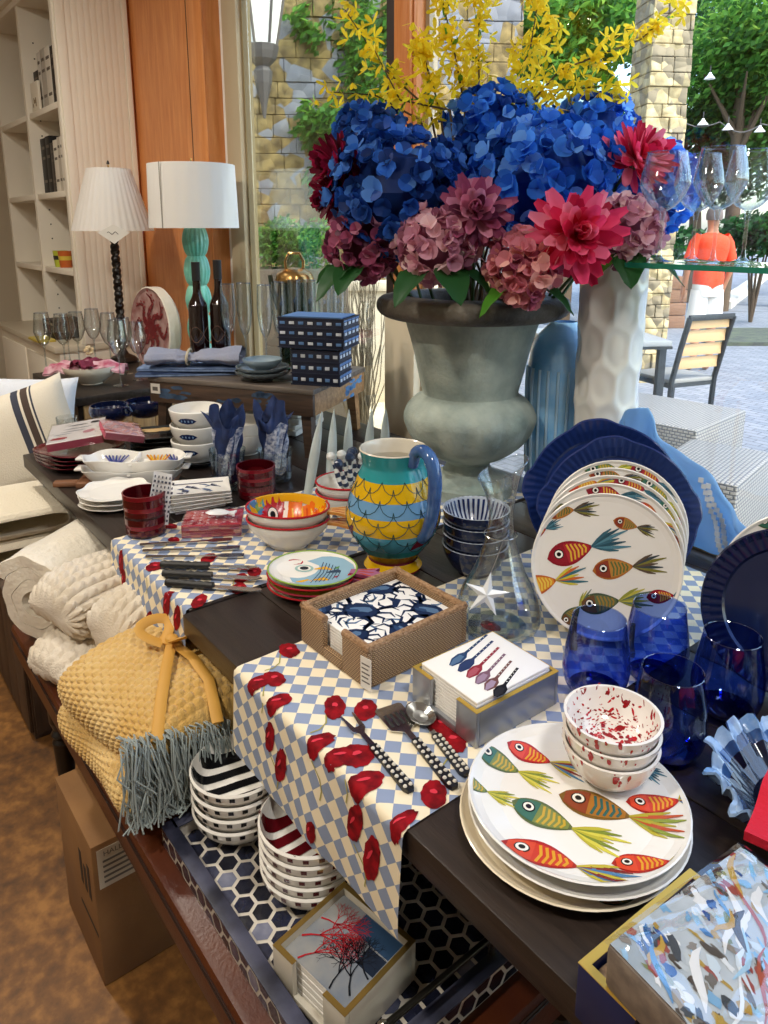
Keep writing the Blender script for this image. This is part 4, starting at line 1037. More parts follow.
fish_bowl((p[0], p[1] + .02, TZ + .0305), IAZ - .1, 'fish shaped bowl painted orange with a red head and round eye inside', True)
p = at(353, 516, TZ)
fish_bowl((p[0], p[1] + .0, TZ + .003), IAZ + .25, 'white bowl with red rim beneath the spreader bowl by the jug', False)
o_sp = (p[0], p[1] + .0, TZ + .0305)
fish_bowl(o_sp, IAZ + .25, 'white bowl with red rim holding blue and white spreaders', False)
sp_b = mat('spreader_blue', '#25344f', .3); sp_w = mat('spreader_white', '#d9dbd6', .3)
g = random.Random(12)
for k in range(9):
    a = k * .7; r0 = .018; bx, by = o_sp[0] + r0 * cos(a), o_sp[1] + r0 * sin(a); tilt = .25 + .2 * g.random()
    o = thing('spreader', 'blue and white patterned cheese spreader standing in the red rimmed bowl', 'spreader', (bx, by, o_sp[2] + .0105), (tilt * sin(a) * -1, tilt * cos(a), a), 'cheese spreaders in the bowl')
    mb = MB(); mb.tube([(0, 0, 0), (0, 0, .05)], [.003, .003], 6, steel); mb.build('blade', o)
    mb = MB()
    for q in range(6): mb.tube([(0, 0, .05 + q * .012), (0, 0, .062 + q * .012)], [.0065 + .002 * sin(q), .0065 + .002 * sin(q + 1)], 10, sp_b if (q + k) % 2 else sp_w)
    mb.lathe([(0, .122), (.011, .125), (.013, .133), (.009, .142), (0, .145)], 12, sp_w if k % 2 else sp_b); mb.build('handle', o)
# fish plates
p = at(304, 592, TZ)
for k, l in enumerate(['fish shaped dish at the bottom of the small stack beside the wicker box', 'second fish shaped dish from the bottom of the small stack', 'third fish shaped dish in the small stack, red rimmed', 'fish shaped dish on top of the small stack, painted yellow, blue and red']):
    r_, h = .086, .016
    prof, ins = coupe(r_, h, .005); mb = MB()
    sc = lambda a, q, z: (q * (1 + .10 * cos(a) ** 2) * (1 - .04 * sin(a) ** 2), z)
    mb.lathe(prof, 44, [white_glaze, paint('#cdb84a'), white_glaze, white_glaze][k], sc)
    mb.tube([(sc(a, r_, 0)[0] * cos(a), sc(a, r_, 0)[0] * sin(a), h + .0005) for a in [2 * PI * t / 44 for t in range(45)]], .002, 6, [fred, paint('#9a2038'), fred, paint('#8fae4a')][k])
    bs = plate_surf(ins)
    def S(x, y, off):
        a = math.atan2(y, x); f_ = sc(a, 1, 0)[0]; X, Y, Z = bs(x / f_, y / f_, off); return (X * f_, Y * f_, Z)
    if k == 3:
        lbl = paint('#8fb4c8'); ny_ = paint('#2d4258')
        mb.disc(S, .02, .0, .068, .07, 0, lbl, .0005, 24, .03, 1)
        mb.disc(S, -.035, .008, .045, .04, .3, fwht, .0009, 20, .05, 2); mb.disc(S, -.05, .035, .02, .011, .5, fred, .0012, 12, .2, 3)
        for q, (x, y, c) in enumerate([(.03, .05, fyel), (.05, .01, ny_), (-.0, -.045, fyel), (.03, -.03, fyel), (.045, -.045, ny_), (.06, .03, paint('#5a8a4a')), (.02, .02, fyel), (.07, -.01, fred)]):
            mb.strip(S, [(x - .02, y - .006), (x, y + .004), (x + .018, y - .002)], [.002, .008, .002], c, .0013)
        for q in range(8): mb.strip(S, [(.01 + .008 * q, -.06 + .004 * q), (.016 + .007 * q, 0), (.01 + .008 * q, .055 - .004 * q)], .0009, ny_, .0016)
        for rr, m, of in ((.017, paint('#9fc0b8'), .0018), (.012, fwht, .0022), (.008, fblk, .0026)): mb.disc(S, -.022, .012, rr * 1.2, rr, 0, m, of, 16)
    o = thing('fish_dish', l, 'dish', (p[0] + .004 * (k % 2), p[1] + .02, TZ + .0006 + k * .0115), IAZ - .25 + .06 * (k % 2))
    mb.build('body', o)
    mb = MB(); tailfin(mb, .094, h + .0005, .8, paint('#8d3a5c'), paint('#a8688a')); mb.build('tail_tab', o)

# ------------------------------------------------------------------ tall pointed pale fins
ice = mat('pale_fin_glaze', '#cfdcdc', .35, col2='#b8c6c4', nscale=8); 
for k, (bx, by, tx, ty, dist) in enumerate([(308, 496, 322, 411, 1.98), (330, 495, 334, 409, 2.0), (347, 490, 349, 409, 2.05), (366, 480, 372, 409, 2.06), (384, 470, 386, 408, 2.12)]):
    b0 = Vector(at(bx, by, TZ + .004)); tp = Vector(at_d(tx, ty, dist)); 
    b0.z = TZ + .0105
    ax2 = (tp - b0); L = ax2.length
    q = Vector((0, 0, 1)).rotation_difference(ax2.normalized())
    o = MB(); N = 20
    pr = [.0185 * (1 - (i / N) ** 3.6) ** .85 * (.82 + .2 * sin(PI * i / N)) for i in range(N + 1)]
    o.tube([(0, 0, L * i / N) for i in range(N + 1)], [max(v, .0006) for v in pr], 14, ice, True, .8)
    ob = o.build('carved_fin'); ob.location = b0; ob.rotation_mode = 'XYZ'; ob.rotation_euler = (q @ Euler((0, 0, IAZ)).to_quaternion()).to_euler()
    tag(ob, ['tall pale pointed fin leaning at the end of the row beside the red votive', 'pale pointed fin second from the red votive', 'pale pointed fin in the middle of the row behind the spreader bowl', 'pale pointed fin fourth in the row, just behind the jug mouth', 'pale pointed fin last in the row, half hidden by the jug'][k], 'carved fin', 'pale pointed fins behind the jug')
# ================================================================== FURTHER HALF OF THE TABLE
def H(p, py):
    """height at which something standing at p reaches picture row py"""
    dx, dy = p[0] - CAM[0], p[1] - CAM[1]
    y = -dx * sin(YAW) + dy * cos(YAW); k = (PPY - py) / FOC
    return CAM[2] + (k * y * cos(PITCH) - y * sin(PITCH)) / (cos(PITCH) + k * sin(PITCH))
# red votives
for i, (px, py, r_, top, l) in enumerate([(147, 533, .052, 492, 'banded red glass votive with patterned paper inside, at the table edge beside the runner'), (257, 497, .054, 466, 'banded red glass votive in front of the stuffed glass jars')]):
    p = at(px, py, TZ); h = H(p, top) - TZ
    o = thing('red_votive', l, 'candle holder', (p[0], p[1], TZ + (.003 if i == 0 else .0034)), 0, 'red votives')
    rg = [mat('red_votive_glass', '#520814', .12, .35, coat=.6), mat('red_votive_band', '#7e0e20', .25, .4, coat=.3), mat('red_votive_dark', '#22040a', .2, coat=.5)]
    prof = [(0, 0), (r_ * .92, 0), (r_ * .96, h * .06), (r_ * .96, h * .2), (r_, h * .3), (r_, h * .45), (r_ * .98, h * .5), (r_ * .98, h * .62), (r_ * 1.01, h * .72), (r_ * 1.01, h * .9), (r_ * 1.02, h), (r_ * .95, h), (r_ * .93, h * .1), (0, h * .08)]
    MB().lathe(prof, 40, mats=[rg[2], rg[2], rg[0], rg[1], rg[0], rg[2], rg[0], rg[1], rg[0], rg[1], rg[1], rg[0], rg[0]]).build('body', o)
    MB().lathe([(0, h * .1), (r_ * .55, h * .1), (r_ * .55, h * .5), (0, h * .52)], 20, mat('candle_wax_red', '#c8281e', .5)).build('candle', o)
p = at(163, 520, TZ)
mb = MB(); mb.grid(lambda u, v: (-.028 + .056 * u * (1 - .2 * v), .003 * sin(u * 6), .13 * v), 6, 8, mat('lace_paper', '#e6e4e2', .8))
for a in range(6):
    for b_ in range(10): mb.box((-.024 + a * .009, -.0046, .008 + b_ * .012), (-.019 + a * .009 - .002 * (b_ % 2), -.0036, .014 + b_ * .012), mat('lace_ink', '#4a4c58', .8))
q = at(147, 533, TZ)
solo(mb, 'paper_sachet', 'lace patterned paper sachet leaning inside the nearer red votive', 'sachet', (q[0] + .025, q[1] + .018, TZ + .03), (R(-6), R(12), IAZ + .1))
# divided dishes and small scalloped plates
def divided(loc, rot, label, painted):
    o = thing('divided_dish', label, 'dish', loc, rot, 'divided serving dishes'); w, d, h = .15, .062, .036
    mb = MB(); ring = []
    n = 72
    def out(a, f=1.):
        x, y = cos(a), sin(a); e = (abs(x) ** 4 + abs(y) ** 4) ** -.25
        sc = 1 + .035 * cos(a * 6) - .10 * math.exp(-((abs(x * e)) / .12) ** 2)
        return (w * x * e * f * sc, d * y * e * f * sc)
    lv = [(.0, .80, 0), (.0, .82, .0), (.0, .93, h * .5), (.0, 1., h), (.0, .985, h + .001), (.0, .95, h - .003), (.0, .84, .010), (0, .5, .006)]
    vs = []
    for _, f, z in lv:
        for k in range(n): x, y = out(2 * PI * k / n, f); vs.append((x, y, z + (.004 * cos(6 * 2 * PI * k / n) if z > .03 else 0)))
    fs = [(j * n + k, j * n + (k + 1) % n, (j + 1) * n + (k + 1) % n, (j + 1) * n + k) for j in range(len(lv) - 1) for k in range(n)]
    fs.append(tuple(range(n))[::-1]); fs.append(tuple(7 * n + k for k in range(n)))
    mb.add(vs, fs, white_glaze)
    mb.tube([(0, -d * .86, h * .75), (0, -d * .5, h * .55), (0, d * .5, h * .55), (0, d * .86, h * .75)], [.006, .008, .008, .006], 8, white_glaze)
    if painted:
        def S(x, y, off):
            k = max(0, (abs(y) / d - .62) / .33); return (x, y, .0066 + off + k * .024)
        for (cx, c1) in [(-.062, '#2b3c74'), (.062, '#d8a21c'), (.12, '#2f3f70')]:
            for q in range(7):
                a = R(60 + q * 12); x0, y0 = cx, d * .12
                mb.strip(S, [(x0 + .0 * cos(a), y0), (x0 + .024 * cos(a), y0 + .018), (x0 + .05 * cos(a) * 1.2, y0 + .044)], [.0015, .004, .002], paint(c1 if q % 2 else {'#d8a21c': '#b9761c'}.get(c1, '#5a5a8c')), .0012)
    mb.build('body', o)
    for sx in (-1, 1):
        mb = MB(); mb.box((sx * .146, -.022, h - .006), (sx * .168, .022, h + .001), white_glaze, .004); mb.build('handle', o)
    return o
p = at(137, 484, TZ)
divided((p[0] - .01, p[1] - .004, TZ + .0185), IAZ + .06, 'white scalloped divided dish under the painted one, resting on a wooden board', False)
divided((p[0], p[1], TZ + .0525), IAZ + .06, 'white scalloped divided dish painted with blue and yellow tail fins, above a plain one', True)
mb = MB(); mb.box((-.17, -.03, 0), (.12, .06, .0175), wood('board_wood', '#6b4630', '#94684a', 0, 6), .004); mb.box((-.24, -.016, .001), (-.1701, .016, .0165), wood('board_wood', '', ''), .005)
solo(mb, 'cutting_board', 'brown wooden board with handle beneath the white divided dishes', 'board', (p[0], p[1], TZ + .0006), IAZ + .1)
p = at(116, 503, TZ)
for k, l in enumerate(['small white scalloped plate at the bottom of the pile by the red votive', 'small white scalloped plate in the middle of the pile by the red votive', 'small white scalloped plate on top of the pile by the red votive']):
    pr, ins = coupe(.098, .013, .005)
    solo(MB().lathe(pr, 60, white_glaze, lambda a, q, z: (q * (1 + .035 * cos(a * 8) * (q > .08)), z + .002 * cos(8 * a) * (q > .08))), 'scalloped_plate', l, 'plate', (p[0], p[1], TZ + .0006 + k * .014), .2 * k, 'small scalloped plates')
# maroon plates with napkin packs
p = at(82, 462, TZ); mar = mat('maroon_glaze', '#5c1420', .2, coat=.4)
for k, l in enumerate(['maroon plate at the bottom of the pile on the far table corner', 'maroon plate second from the bottom on the far table corner', 'maroon plate third in the pile on the far table corner', 'maroon plate on top of the pile, under the napkin packs']):
    pr, ins = coupe(.135, .02, .006); solo(MB().lathe(pr, 48, mar, lambda a, q, z: (q * (1 + .06 * cos(4 * a)), z)), 'maroon_plate', l, 'plate', (p[0], p[1], TZ + .0006 + k * .0125), IAZ + .1 * k, 'maroon plates')
cello = glass('cellophane', '#f8f8f8', '#e4e8ec', 1., .06, base=.16)
def pack(label, loc, rot, w, d, h, side, top, marks, seed=1):
    o = thing('napkin_pack', label, 'napkin pack', loc, rot)
    mb = MB(); n = 6
    for k in range(n): mb.box((-w / 2, -d / 2, h * k / n), (w / 2, d / 2, h * (k + .9) / n), side, .001)
    mb.box((-w / 2, -d / 2, h * .98), (w / 2, d / 2, h * 1.03), top)
    g = random.Random(seed); S = flat(h * 1.03)
    for c, x, y, rx, ry, a in marks: mb.disc(S, x, y, rx, ry, a, paint(c, .6, .1), .0005 + .0001 * g.random(), 12, .15, int(x * 999))
    mb.build('napkins', o)
    mb = MB(); e = .0025; mb.grid(lambda u, v: ((u - .5) * (w + 2 * e), (v - .5) * (d + 2 * e), h * 1.03 + .0032 + .0012 * sin(u * 9 + v * 7) + .0008 * sin(u * 23 - v * 17)), 14, 14, cello)
    mb.grid(lambda u, v: ((u - .5) * (w + 2 * e), -d / 2 - e, .001 + (h * 1.03 + .001) * v), 8, 3, cello); mb.grid(lambda u, v: (w / 2 + e, (u - .5) * (d + 2 * e), .001 + (h * 1.03 + .001) * v), 8, 3, cello)
    mb.build('clear_wrap', o, 80)
    return o
pk = mat('pink_napkin', '#b8546a', .7); pkw = mat('pack_white', '#eae4e0', .6)
marks = [('#b23a4a', -.05, -.045, .03, .008, 0), ('#33333c', .055, .05, .016, .008, 0), ('#8a8a92', 0, .02, .045, .003, 0), ('#8a8a92', -.01, .0, .04, .003, 0), ('#55555c', .0, .045, .03, .004, 0), ('#c98a96', .04, -.02, .02, .012, .3), ('#9aa0a8', -.04, -.015, .03, .003, 0)]
pack('white and pink napkin pack in clear wrap leaning on the maroon plates', (p[0] - .012, p[1] + .0, TZ + .080), (R(9), R(-7), IAZ + .25), .17, .15, .026, pk, pkw, marks)
pack('pink napkin pack tucked behind the white one on the maroon plates', (p[0] + .135 * cos(IAZ), p[1] + .135 * sin(IAZ) - .0, TZ + .094), (R(4), R(14), IAZ + .5), .12, .14, .022, pk, mat('pack_pale_pink', '#d9b0b8', .6), marks[:4])
# clear tumbler at the table end
p = at(56, 448, TZ)
solo(MB().lathe([(0, .0), (.03, 0), (.036, .1), (.0345, .1), (.0285, .006), (0, .006)], 28, clear), 'clear_tumbler', 'clear glass tumbler at the far table corner beside the maroon plates', 'glass', (p[0] - .02, p[1] + .05, TZ + .0006))
# dark plates with wooden spoons
p = at(157, 450, TZ); slate = mat('slate_glaze', '#1d2021', .2, coat=.4, col2='#34383a', nscale=10)
for k, l in enumerate(['square dark glazed plate at the bottom of the stack behind the divided dish', 'square dark glazed plate second in the stack behind the divided dish', 'square dark glazed plate third in the stack behind the divided dish', 'square dark glazed plate on top, carrying pale wooden spoons']):
    pr, ins = coupe(.092, .02, .006)
    solo(MB().lathe(pr, 56, slate, lambda a, q, z: (q * (abs(cos(a)) ** 6 + abs(sin(a)) ** 6) ** (-1 / 6) * .93, z)), 'dark_plate', l, 'plate', (p[0], p[1], TZ + .0006 + k * .0145), IAZ + .3, 'dark square plates')
olive_w = wood('olive_wood', '#a98652', '#d3b483', 0, 9, .5)
for k in range(4):
    mb = MB(); mb.tube([(-.09, 0, .006), (.02, 0, .006)], .005, 8, olive_w); mb.at((.045, 0, .006), (0, 0, 0), (1.5, 1, .4)); mb.lathe([(0, -.012), (.014, -.008), (.019, 0), (.014, .008), (0, .012)], 14, olive_w)
    solo(mb, 'wooden_spoon', ['pale wooden spoon lying foremost on the dark plates', 'pale wooden spoon second on the dark plates', 'pale wooden spoon third on the dark plates', 'pale wooden spoon hindmost on the dark plates'][k], 'spoon', (p[0] - .02 + .012 * k, p[1] - .050 + .035 * k, TZ + .0006 + .0435 + .022), IAZ + .15 + .1 * k, 'wooden spoons')
# navy handled cups
for (px, py), l in [((111, 421), 'round navy blue cup with handle behind the maroon plates'), ((146, 416), 'round navy blue cup with handle behind the dark plates')]:
    q = at(px, py, TZ); o = thing('navy_cup', l, 'cup', (q[0], q[1], TZ + .0006), IAZ - .4, 'navy cups')
    MB().lathe(smooth_prof([(0, 0), (.045, 0), (.07, .02), (.08, .045), (.075, .066)], 4) + [(.071, .066), (.074, .045), (.062, .02), (0, .008)], 36, navy_d).build('body', o)
    mb = MB(); mb.tube([(.074, 0, .06), (.10, 0, .062), (.108, 0, .048), (.098, 0, .033), (.078, 0, .03)], .006, 8, navy_d); mb.build('handle', o)
# white bowls with a blue leaf
p = at(199, 462, TZ)
mb = MB(); pr, ins = bowl_prof(.088, .018, .6); mb.lathe(pr, 36, slate); solo(mb, 'dark_bowl', 'dark bowl beneath the white bowls with blue leaf mark', 'bowl', (p[0], p[1], TZ + .0006))
for k, l in enumerate(['white bowl with blue leaf mark at the bottom of its stack', 'white bowl with blue leaf mark in the middle of its stack', 'white bowl with blue leaf mark at the top of its stack']):
    r_, h = .086, .07; o_ = [(0, 0), (.05, 0), (.06, .008), (.076, .03), (.084, .055), (.086, h)]; i_ = [(.082, h), (.08, .055), (.07, .03), (.05, .010), (0, .009)]
    mb = MB(); mb.lathe(smooth_prof(o_, 4)[:-1] + smooth_prof(i_, 4), 44, white_glaze)
    ls = lathe_surf(smooth_prof(o_, 4)[8:])
    for a in (-PI / 2 - .25, PI / 2, 0.4):
        mb.strip(ls, [(a * .08 + x, .042) for x in (-.032, -.02, 0, .02, .032)], [.0005, .008, .0105, .008, .0005], paint('#1e2f5c'), .0012)
        for x in (-.018, -.006, .006, .018): mb.disc(ls, a * .08 + x, .042, .003, .004, 0, paint('#7a9ac8'), .0018, 8)
    solo(mb, 'leaf_bowl', l, 'bowl', (p[0], p[1], TZ + .0125 + k * .052), IAZ, 'white bowls with blue leaf')
p = at(246, 452, TZ)
mb = MB(); pr, ins = bowl_prof(.085, .075, .55); mb.lathe(pr, 36, white_glaze); solo(mb, 'white_bowl', 'plain white bowl behind the stuffed glass jar', 'bowl', (p[0], p[1], TZ + .0006))
mb = MB(); mb.lathe(pr, 36, white_glaze); solo(mb, 'white_bowl', 'plain white bowl stacked in the one behind the stuffed glass jar', 'bowl', (p[0], p[1], TZ + .041))
# glass jars stuffed with blue bandanas
ban = mat('bandana_navy', '#18284e', .75, col2='#263c70', nscale=30); ban2 = mat('bandana_paisley', '#c9cedb', .8, col2='#4a5a84', nscale=90)
for k, (px, py, top, l1, l2) in enumerate([(229, 488, 413, 'clear glass jar holding a navy bandana, nearer the white bowls', 'navy patterned bandana bunched in the jar nearer the white bowls'), (276, 480, 411, 'clear glass jar holding a navy bandana, behind the red votive', 'navy patterned bandana bunched in the jar behind the red votive')]):
    q = at(px, py, TZ); h = H(q, 450) - TZ; hh = H(q, top) - TZ
    solo(MB().lathe([(0, .0), (.045, 0), (.05, .01), (.05, h * .8), (.054, h), (.052, h), (.048, h * .8), (.048, .012), (0, .012)], 36, clear_t), 'glass_jar', l1, 'jar', (q[0], q[1], TZ + .003))
    g = random.Random(k + 3); mb = MB()
    def cl(u, v, k=k, hh=hh, h=h):
        a = 2 * PI * u; z = .016 + (hh - .016) * v
        rr = (.034 if z < h else .036 + .022 * (z - h) / (hh - h)) * (1 - .25 * v * v) * (1 + .2 * sin(a * 5 + v * 5 + k) * v + .08 * sin(a * 9 - v * 14))
        if v < .04: rr *= .6
        zz_ = z + (.035 * sin(a * 3 + k) * v ** 3)
        return (rr * cos(a) + .02 * v * v * (1 - 2 * k), rr * sin(a), zz_)
    mb.grid(cl, 60, 40, ban, wrapu=True)
    for q2 in range(9):
        a0_ = g.uniform(0, 1); mb.strip(lambda x, y, off: tuple(Vector(cl((x % 1), min(max(y, .02), .97))) * 1.0 + Vector((cos(2 * PI * x), sin(2 * PI * x), 0)) * (off + .0012)), [(a0_ + .02 * t, .15 + .1 * t + .3 * g.random() * 0) for t in range(7)], .035, ban2, .0006)
    # ruffled corner points
    for q2 in range(3):
        a = q2 * 2.1 + k; c0 = Vector(cl(a / (2 * PI) % 1, .9))
        mb.tube([c0 * .8 + Vector((0, 0, hh * .1)), c0 + Vector((.012 * cos(a), .012 * sin(a), .012)), c0 + Vector((.03 * cos(a), .03 * sin(a), .03))], [.02, .012, .001], 7, ban, True, .45)
    solo(mb, 'bandana', l2, 'bandana', (q[0], q[1], TZ + .003), 0, None, None, 80)
# blue patterned rectangular plates
p = at(190, 508, TZ); bp = paint('#22355f'); bp2 = paint('#5f6f90')
for k in range(5):
    mb = MB(); w, d = .085, .058
    pts = [(-w, -d), (w, -d), (w, d), (-w, d)]
    mb.prism([(x * .8, y * .75) for x, y in pts], 0, .004, white_glaze); 
    vs = [(x * .8, y * .75, .0041) for x, y in pts] + [(x, y, .013) for x, y in pts] + [(x * .99, y * .985, .0145) for x, y in pts] + [(x * .82, y * .77, .006) for x, y in pts]
    mb.add(vs, [(j * 4 + i, j * 4 + (i + 1) % 4, (j + 1) * 4 + (i + 1) % 4, (j + 1) * 4 + i) for j in range(3) for i in range(4)] + [(12, 13, 14, 15)], white_glaze)
    S = flat(.0062)
    g = random.Random(k)
    if k == 4:
        for q in range(10):
            x, y, a = g.uniform(-w * .6, w * .6), g.uniform(-d * .5, d * .5), g.uniform(0, 3)
            mb.strip(S, [(x + .016 * (t - 1) * cos(a + t), y + .014 * (t - 1) * sin(a + t * .6)) for t in range(4)], [.001, .004, .004, .001], g.choice((bp, bp, bp2)), .0006)
        mb.strip(S, [(-w * .8, -d * .74), (w * .8, -d * .74)], .003, bp, .0008); mb.strip(S, [(-w * .8, d * .74), (w * .8, d * .74)], .003, bp, .0008)
    solo(mb, 'patterned_tray', ['rectangular white tray at the bottom of the blue brushwork pile', 'second rectangular white tray from the bottom of the brushwork pile', 'third rectangular white tray in the brushwork pile', 'fourth rectangular white tray in the brushwork pile', 'rectangular white tray with blue brushwork, topmost behind the red votive'][k], 'tray', (p[0] + .004 * k, p[1] + .02, TZ + .0035 + k * .0118), IAZ + .5 - .06 * k, 'rectangular brushwork trays')
# polka dot pack and its ornament
p = at(214, 530, TZ); poly = [('#efe0e0', -.05 + .02 * i, -.035 + .0175 * j, .0035, .0035, 0) for i in range(6) for j in range(5)]
pack('red polka dot napkin pack in clear wrap beside the fish bowls', (p[0], p[1], TZ + .0036), IAZ + .12, .145, .105, .03, mat('polka_side', '#a83a4c', .6), mat('polka_red', '#b82c40', .6), poly)
mb = MB(); mb.at((0, 0, .004), (0, 0, 0), (1, .55, .25)); mb.lathe([(0, -.03), (.02, -.022), (.032, 0), (.02, .022), (0, .03)], 16, star_m); mb.at()
mb.prism([(.026, -.004), (.045, -.015), (.042, 0), (.045, .015), (.026, .004)], .0, .005, star_m); mb.disc(flat(.0118), -.015, .003, .004, .004, 0, fblk, .0004, 8)
solo(mb, 'fish_ornament', 'small white fish ornament lying on the red polka dot pack', 'ornament', (p[0] + .012, p[1] + .008, TZ + .0036 + .042), IAZ)
# cutlery on the runner
def cutlery(label, a, b_, kind, z, group):
    A, B = on_cloth(*a), on_cloth(*b_); L = (B - A).length
    o = thing(kind, label, 'knife' if 'knife' in kind else 'fork', (A.x, A.y, z), math.atan2((B - A).y, (B - A).x), group)
    if kind == 'table_knife':
        mb = MB(); n = 14
        mb.tube([(L * .5 * i / n, 0, .0085) for i in range(n + 1)], [.007 + .0028 * abs(sin(i * 1.4)) for i in range(n + 1)], 10, blk); mb.build('handle', o, label='black twisted handle')
        mb = MB(); mb.prism([(L * .5, -.006), (L * .9, -.010), (L, .002), (L * .97, .008), (L * .5, .006)], .006, .0085, steel); mb.build('blade', o)
    else:
        mb = MB(); mb.tube([(0, 0, .005), (L * .25, 0, .0055), (L * .5, 0, .004)], [.005, .0042, .003], 8, steel, True, .7); mb.build('handle', o)
        mb = MB(); mb.prism([(L * .5, -.003), (L * .72, -.0045), (L * .8, -.011), (L, -.009), (L, .009), (L * .8, .011), (L * .72, .0045), (L * .5, .003)], .002, .005, steel); mb.build('prongs', o)
    return o
for k, (a, b_) in enumerate([((161, 568), (258, 571)), ((163, 577), (262, 582)), ((166, 586), (262, 594))]):
    cutlery(['black handled knife lying farthest from the table edge on the runner', 'black handled knife in the middle of the three on the runner', 'black handled knife lying nearest the wooden table corner'][k], a, b_, 'table_knife', TZ + .0036 + 0, 'black handled knives')
for k, (a, b_) in enumerate([((140, 547), (232, 541)), ((143, 553), (240, 549)), ((146, 559), (244, 557))]):
    cutlery(['slim silver fork lying nearest the red polka pack', 'slim silver fork in the middle of the silver row', 'slim silver fork lying nearest the black handled knives'][k], a, b_, 'dessert_fork', TZ + .0036, 'silver forks on the runner')

# ------------------------------------------------------------------ low wooden stool used as a riser
SA, SB, SC_ = Vector((-1.928, .42)), Vector((-1.367, .752)), Vector((-1.545, 1.16))
sx_ = (SB - SA).normalized(); sang = math.atan2(sx_.y, sx_.x); SW = (SB - SA).length / 2; SD = (SC_ - SB).length / 2
sc2 = SA + (SB - SA) / 2 + Vector((-sx_.y, sx_.x)) * SD
oldw = wood('old_stool_wood', '#8a6240', '#c39a68', 0, 5, .5, 12); oldtop = wood('old_stool_top', '#4e4640', '#7f756b', 0, 5, .35, 14)
chip = mat('chipped_blue_paint', '#3f74a8', .6, col2='#6f9cc4', nscale=30)
chipd = mat('faded_blue_paint', '#2c3f58', .7, col2='#3f5a78', nscale=30)
o = thing('wooden_stool', 'low old wooden stool with chipped blue paint used as a riser for glassware', 'stool', (sc2.x, sc2.y, TZ + .0006), sang)
ST = .239
mb = MB()
for k in range(4): mb.box((-SW, -SD + k * SD / 2, ST - .018), (SW, -SD + (k + 1) * SD / 2 - .0015, ST), oldtop, .003)
mb.build('seat', o)
dkw = wood('old_stool_front', '#2f241d', '#5a4434', 0, 5, .5, 12)
def apron(a, b_, m, blobs, ax_):
    mb = MB(); mb.box(a, b_, m, .002); g = random.Random(len(blobs))
    for (u, v, s) in blobs:
        for q in range(7):
            uu, vv = u + g.uniform(-.06, .06) * s, v + g.uniform(-.022, .022)
            if ax_ == 0: S = lambda x, y, off: (min(max(x, a[0]), b_[0]), a[1] - off, min(max(y, a[2]), b_[2]))
            else: S = lambda x, y, off: (b_[0] + off, min(max(x, a[1]), b_[1]), min(max(y, a[2]), b_[2]))
            mb.disc(S, uu, vv, g.uniform(.01, .03) * s, g.uniform(.004, .010), 0, chip if ax_ else chipd, .0006, 12, .35, q)
    mb.build('apron', o)
apron((-SW + .004, -SD + .003, ST - .092), (SW - .004, -SD + .02, ST - .0185), dkw, [(-.22, .19, 1.2), (.12, .19, .8), (.0, .16, .7)], 0)
apron((SW - .02, -SD + .021, ST - .092), (SW - .004, SD - .021, ST - .0185), oldw, [(.12, .19, 1.1), (.06, .17, .8)], 1)
apron((-SW + .004, -SD + .021, ST - .092), (-SW + .02, SD - .021, ST - .0185), oldw, [], 1)
mb = MB(); mb.box((-SW + .004, SD - .02, ST - .092), (SW - .004, SD - .003, ST - .0185), oldw, .002); mb.build('apron', o)
for sx in (-1, 1):
    for sy in (-1, 1):
        mb = MB(); x0, y0 = sx * (SW - .045), sy * (SD - .045); x1, y1 = sx * (SW - .03), sy * (SD - .03)
        a = [(x0 - .02, y0 - .02), (x0 + .02, y0 - .02), (x0 + .02, y0 + .02), (x0 - .02, y0 + .02)]; b2 = [(x1 - .014, y1 - .014), (x1 + .014, y1 - .014), (x1 + .014, y1 + .014), (x1 - .014, y1 + .014)]
        mb.add([(q[0], q[1], .0) for q in b2] + [(q[0], q[1], ST - .0187) for q in a], [(0, 3, 2, 1), (4, 5, 6, 7)] + [(i, (i + 1) % 4, 4 + (i + 1) % 4, 4 + i) for i in range(4)], dkw if sy < 0 else oldw); mb.build('leg', o)
mb = MB(); mb.box((-SW + .012, -SD - .0012, ST - .06), (-SW + .05, -SD + .002, ST - .025), mat('tag_paper', '', .7)); mb.box((-SW + .02, -SD - .0016, ST - .05), (-SW + .042, -SD - .0012, ST - .036), mat('tag_ink', '', .7)); mb.build('price_tag', o)
ZS = TZ + .0006 + ST + .0006
def st(px, ly):
    """point on the stool seat under picture column px at depth ly of its own"""
    lo, hi = 330., 460.
    for _ in range(50):
        m_ = (lo + hi) / 2; q = at(px, m_, ZS); d = Vector((q[0], q[1])) - sc2; l = -d.x * sin(sang) + d.y * cos(sang)
        if l > ly: lo = m_
        else: hi = m_
    return at(px, (lo + hi) / 2, ZS)
# white slabs added under the stool to stand in for bright outdoor ground
wl_ = mat('table_linen_white', '#ece8dc', .85, bump=(120, .2))
for k, l in enumerate(['folded white table linen lying lowest beneath the wooden stool', 'folded white table linen in the middle of the pile beneath the stool', 'folded white table linen topmost beneath the wooden stool']):
    mb = MB(); mb.box((-.215, -.12, 0), (.215, .12, .022), wl_, .008); mb.box((-.212, -.122, .024), (.212, .12, .042), wl_, .008); mb.box((-.21, .06, .01), (.21, .118, .036), wl_)
    solo(mb, 'table_linen', l, 'linen', (sc2.x - .13 + .01 * k, sc2.y + .07, TZ + .0006 + .044 * k), sang + .03 * k, 'white table linen under the stool')
